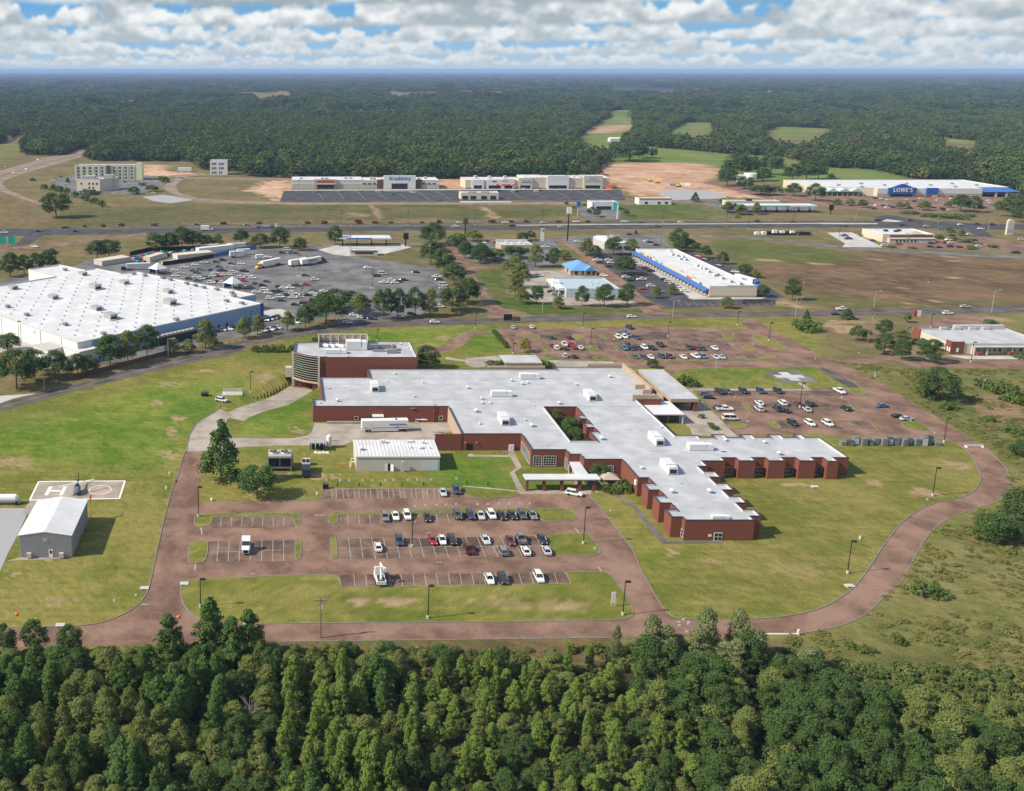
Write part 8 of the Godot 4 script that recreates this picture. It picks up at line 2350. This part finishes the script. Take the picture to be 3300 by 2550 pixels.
	bm.hexa([Vector3(-17, 4.6, 8), Vector3(17, 4.6, 8), Vector3(15, 6.6, -8), Vector3(-17, 6.6, -8), Vector3(-17, 5.0, 8), Vector3(17, 5.0, 8), Vector3(15, 7.0, -8), Vector3(-17, 7.0, -8)])
	part(bl, "roof", bm.mesh(), M.blue_bright)
	for x in [-6.0, 4, 14]: bpart(bl, "pier", Vector3(x - .8, 0, 6), Vector3(x + .8, 4.6, 7.6), M.tan_wall)
	# bank, restaurant and building site
	var bk := plain_block("bank", "small white bank with teal corner panels", "bank", 268, -884, 290, -868, 6.6, M.white_metal, M.roof_white)
	bpart(bk, "teal_corner", Vector3(6.5, 0, 8.02), Vector3(11.2, 6.8, 8.4), M.teal)
	bpart(bk, "teal_edge", Vector3(-11.3, 0, 7.6), Vector3(-11.02, 6.8, 8.3), M.teal)
	bpart(bk, "front_window", Vector3(-8, .3, 8.02), Vector3(5, 3.2, 8.12), M.glass_dark)
	var og := plain_block("restaurant", "tan restaurant with brown frieze and stone base near the junction", "restaurant", 421, -727, 457, -701, 5.6, M.tan_wall, M.roof_bright)
	bpart(og, "frieze", Vector3(-13, 3.6, 13.02), Vector3(17, 5.0, 13.3), M.brown)
	bpart(og, "lean_to", Vector3(-15, 0, 13.3), Vector3(17, 2.9, 16.5), M.light_grey)
	bpart(og, "lean_to_roof", Vector3(-15.3, 2.9, 13.3), Vector3(17.3, 3.2, 16.9), M.cream)
	for i in 6: bpart(og, "arched_window", Vector3(-10.5 + i * 2.6, .6, 16.5), Vector3(-9.4 + i * 2.6, 2.2, 16.6), M.dark_metal)
	var eg := MB.new()
	eg.frust(6, 10, 5.6, 7.6, 5, 3.6, .6, .6)
	part(og, "entrance_gable", eg.mesh(), M.stone)
	for q in [[-8, -4], [-2, -2], [2, -5]]: bpart(og, "roof_unit", Vector3(q[0], 5.1, q[1]), Vector3(q[0] + 2.4, 6.4, q[1] + 2), M.dark_metal)
	var nb := plain_block("new_building", "unfinished white-walled small building on the cleared site", "building", 320, -914, 349, -903, 5.6, M.white_paint, M.tan_wall)
	for x in [-8.0, 3.5, 10]: bpart(nb, "opening", Vector3(x - 1.2, .6, 5.52), Vector3(x + 1.2, 2.6, 5.6), M.dark_metal)
	bpart(nb, "raw_band", Vector3(-14.5, 4.8, 5.52), Vector3(14.5, 5.7, 5.7), M.rust)
	var ct := thing("site_container", "blue site container beside the unfinished building", "container", at("t", 580, 165))
	bpart(ct, "body", Vector3(-5.5, 0, -1.5), Vector3(5.5, 2.7, 1.5), M.blue_wall)
	bpart(ct, "door_end", Vector3(5.5, .1, -1.4), Vector3(5.6, 2.6, 1.4), M.grey_metal)
	var c2 := thing("site_container", "white site container beside the unfinished building", "container", at("t", 700, 165), -.3)
	bpart(c2, "body", Vector3(-5, 0, -1.5), Vector3(5, 2.9, 1.5), M.white_paint)
	bpart(c2, "door_end", Vector3(5, .1, -1.4), Vector3(5.1, 2.8, 1.4), M.grey_metal)
	for q in [[320, 118, "yellow excavator on the cleared orange soil"], [400, 135, "orange loader on the cleared orange soil"], [625, 178, "yellow machine behind the unfinished building"]]:
		var ex := thing("excavator", q[2], "excavator", at("t", q[0], q[1]))
		bpart(ex, "track", Vector3(-2.4, 0, -1.4), Vector3(2.4, 1.0, 1.4), M.dark_metal)
		bpart(ex, "cab", Vector3(-1.8, 1.0, -1.2), Vector3(1.4, 3.0, 1.2), M.truck_yellow)
		var am := MB.new()
		am.tube(Vector3(1, 2.2, 0), Vector3(4.4, 4.4, 0), .35, .3, 6)
		am.tube(Vector3(4.4, 4.4, 0), Vector3(6.0, 1.0, 0), .3, .25, 6)
		part(ex, "arm", am.mesh(), M.truck_yellow)
	var sl := thing("silo_tank", "round white tank among the trees by the pasture", "tank", at("t", 1400, 118))
	var tm := MB.new()
	tm.tube(Vector3.ZERO, Vector3(0, 9, 0), 6.5, 6.5, 20)
	part(sl, "shell", tm.mesh(), M.white_paint)
	bpart(sl, "annex", Vector3(-14, 0, -4), Vector3(-6, 7, 3), M.white_paint)
	var wh := thing("farm_shed", "pale farm shed in the pasture behind the woods", "shed", at("c", 130, 322))
	gabled(wh, 7, 11, 5, 2, M.white_metal, M.roof_bright)
	wh.rotation.y = PI / 2
	var ys := thing("fenced_yard", "black-fenced utility yard with white boxes below the highway", "yard", at("t", 1800, 690))
	var yf := MB.new()
	yf.bar(vec2s([-16, 4, 14, 5, 18, -1, 8, -5, -14, -5]), true, 0, 1.6, .2)
	part(ys, "fence", yf.mesh(), M.black)
	for q in [[-22, 0, 1.8], [-17.5, 1, 2.2], [-8, -2, 2.8], [-3, -1, 2.4], [5, -2, 2.2]]: bpart(ys, "white_box", Vector3(q[0] - 1.6, 0, q[1] - 1.2), Vector3(q[0] + 1.6, q[2], q[1] + 1.2), M.white_paint)

func hotels() -> void:
	var t := thing("hotel", "long pale yellow-green four-storey hotel with rows of dark windows", "hotel", Vector3(-225, 0, -1105))
	parapet_block(t, vec2s([0, 0, 72, -5, 72, -22, 0, -18]), 16.5, .6, mat("hotel_wall", .58, .58, .38, .85), M.roof_white, M.light_grey, M.light_grey)
	for f in 4:
		for i in 11:
			if i == 5: continue
			var x := 3.0 + i * 6.4
			var z := -x * 5.0 / 72.0
			window(t, Vector3(x, 1.6 + f * 3.6, z + .05), Vector3(x + 2.0, 3.9 + f * 3.6, z - .1), 1, 1, M.glass_dark, M.light_grey, Vector3(0, 0, 1))
	bpart(t, "brown_bay", Vector3(34.5, 0, -2.4), Vector3(38.5, 16, -1.2), M.brown)
	bpart(t, "end_tower", Vector3(67, 0, -7), Vector3(73, 19, -4.4), M.hotel_wall)
	for i in 12: bpart(t, "pale_strip", Vector3(.8 + i * 6.2, 0, -i * .42 - .1), Vector3(1.7 + i * 6.2, 16, -i * .42 + .15), M.white_metal)
	var h := thing("hotel", "smaller cream and blue-grey three-storey hotel with stone base", "hotel", Vector3(-188, 0, -1020))
	parapet_block(h, vec2s([-16, 12, 8, 16, 24, -2, 20, -10, -10, -8]), 12, .6, M.cream, M.roof_white, M.light_grey, M.light_grey)
	bpart(h, "stair_tower", Vector3(-10, 0, 0), Vector3(2, 14.6, 12), M.grey_metal)
	bpart(h, "stair_tower", Vector3(10, 0, -4), Vector3(20, 15, 4), M.grey_metal)
	for q in [[-4, 2.4], [0, 2.4], [-4, 6.4], [0, 6.4], [4, 6.4], [-12, 6.4]]:
		var z: float = 12.0 + (q[0] + 16) * 4.0 / 24.0
		window(h, Vector3(q[0], q[1], z + .1), Vector3(q[0] + 1.9, q[1] + 2.2, z + .3), 1, 1, M.glass_dark, M.white_metal, Vector3(0, 0, 1))
	var w := thing("office_block", "narrow white three-storey office block at the edge of the woods", "office", Vector3(-72, 0, -1172))
	parapet_block(w, vec2s([-10, 6, 10, 6, 10, -8, -10, -8]), 16.5, .5, M.white_metal, M.roof_white, M.light_grey, M.light_grey)
	for f in 3:
		for i in 6:
			if f == 0 and i > 4: continue
			var x := -8.2 + i * 2.0 + (2.4 if i > 2 else 0.0)
			window(w, Vector3(x, 1.4 + f * 5.0, 6.02), Vector3(x + 1.2, 4.0 + f * 5.0, 6.02), 1, 1, M.glass_dark, M.light_grey, Vector3(0, 0, 1))
	for f in 3: window(w, Vector3(10.02, 1.4 + f * 5.0, -6.0), Vector3(10.02, 4.2 + f * 5.0, 3.0), 4, 1, M.glass_dark, M.light_grey, Vector3(1, 0, 0))
	var m := thing("portable_building", "long low white portable building on the dirt lot", "building", at("a", 1300, 660))
	bpart(m, "body", Vector3(-8, .6, -2), Vector3(8, 4.6, 2), M.white_metal)
	bpart(m, "skirt", Vector3(-8, 0, -1.9), Vector3(8, .6, 1.9), M.grey_metal)
	var gs := thing("highway_sign", "pair of green direction signs on a gantry by the slip road", "sign", at("a", 60, 1215))
	for x in [-6.0, 0]: bpart(gs, "panel", Vector3(x, 4, 0), Vector3(x + 4.6, 9.4, .15), M.green_sign)
	for x in [-4.0, 2, 8]: bpart(gs, "post", Vector3(x, 0, -.4), Vector3(x + .3, 8, -.1), M.steel)
	for q in [["a", 40, 400, 30.0], ["a", 60, 440, 26.0], ["a", 200, 375, 20.0]]:
		var hs := thing("house", "grey-roofed house among trees beyond the slip road", "house", at(q[0], q[1], q[2]), .3, "houses beyond the slip road")
		gabled(hs, 6, 8, 4, 3.4, M.tan_wall, M.stone)

func pylons() -> void:
	for q in [["b", 1843, 1045, 830, "white_paint", "black pylon with white sign head beside the drive-through"], ["b", 1187, 1045, 900, "brown", "black pylon with dark sign head among the verge trees"], ["b", 808, 1080, 995, "black", "short black pylon by the supermarket's filling station"], ["y", 1635, 635, 430, "blue_bright", "brown pylon with purple-blue sign by the bank"], ["u", 90, 475, 370, "black", "low black pylon sign by the red lot"]]:
		var b := at(q[0], q[1], q[2])
		var h := clampf(tall(b, q[0], q[3]), 6, 34)
		var t := thing("pylon_sign", q[5], "sign", b)
		var s := MB.new()
		s.tube(Vector3.ZERO, Vector3(0, h - 1, 0), .5, .4, 8)
		part(t, "pole", s.mesh(), M.black if q[4] != "blue_bright" else M.stone)
		bpart(t, "sign_head", Vector3(-1.6, h - 4.4, -.5), Vector3(1.8, h, .5), M[q[4]])
	for q in [["y", 1180, 940, 780, 2.2, "tall white pylon sign with teal top below the highway", "teal"], ["y", 2140, 660, 450, 1.0, "slim white and teal pylon beside the bank", "teal"]]:
		var b := at(q[0], q[1], q[2])
		var h := clampf(tall(b, q[0], q[3]), 6, 22)
		var t := thing("pylon_sign", q[5], "sign", b)
		bpart(t, "panel", Vector3(-q[4] * .5, 0, -.3), Vector3(q[4] * .5, h, .3), M.white_paint)
		bpart(t, "top_panel", Vector3(-q[4] * .45, h - 2.4, .3), Vector3(q[4] * .45, h - .4, .36), M[q[6]])
	var b := at("u", 2020, 695)
	var t := thing("monument_sign", "large cream arched monument sign by the junction", "sign", b)
	bpart(t, "body", Vector3(-2.4, 0, -.8), Vector3(2.4, 9.4, .8), M.cream)
	var a := MB.new()
	a.tube(Vector3(0, 9.2, -.78), Vector3(0, 9.2, .78), 2.35, 2.35, 20)
	part(t, "arched_top", a.mesh(), M.cream)
	for y in [2.0, 4.6, 7.2]: bpart(t, "sign_panel", Vector3(-1.7, y, .8), Vector3(1.7, y + 2, .86), M.light_grey if y > 3 else M.stone)

func _ready() -> void:
	rng.seed = 42
	world()
	materials()
	ground()
	roads()
	planting()
	hospital()
	campus()
	shops()
	traffic()
	poles()
	print("built in ", Time.get_ticks_msec())
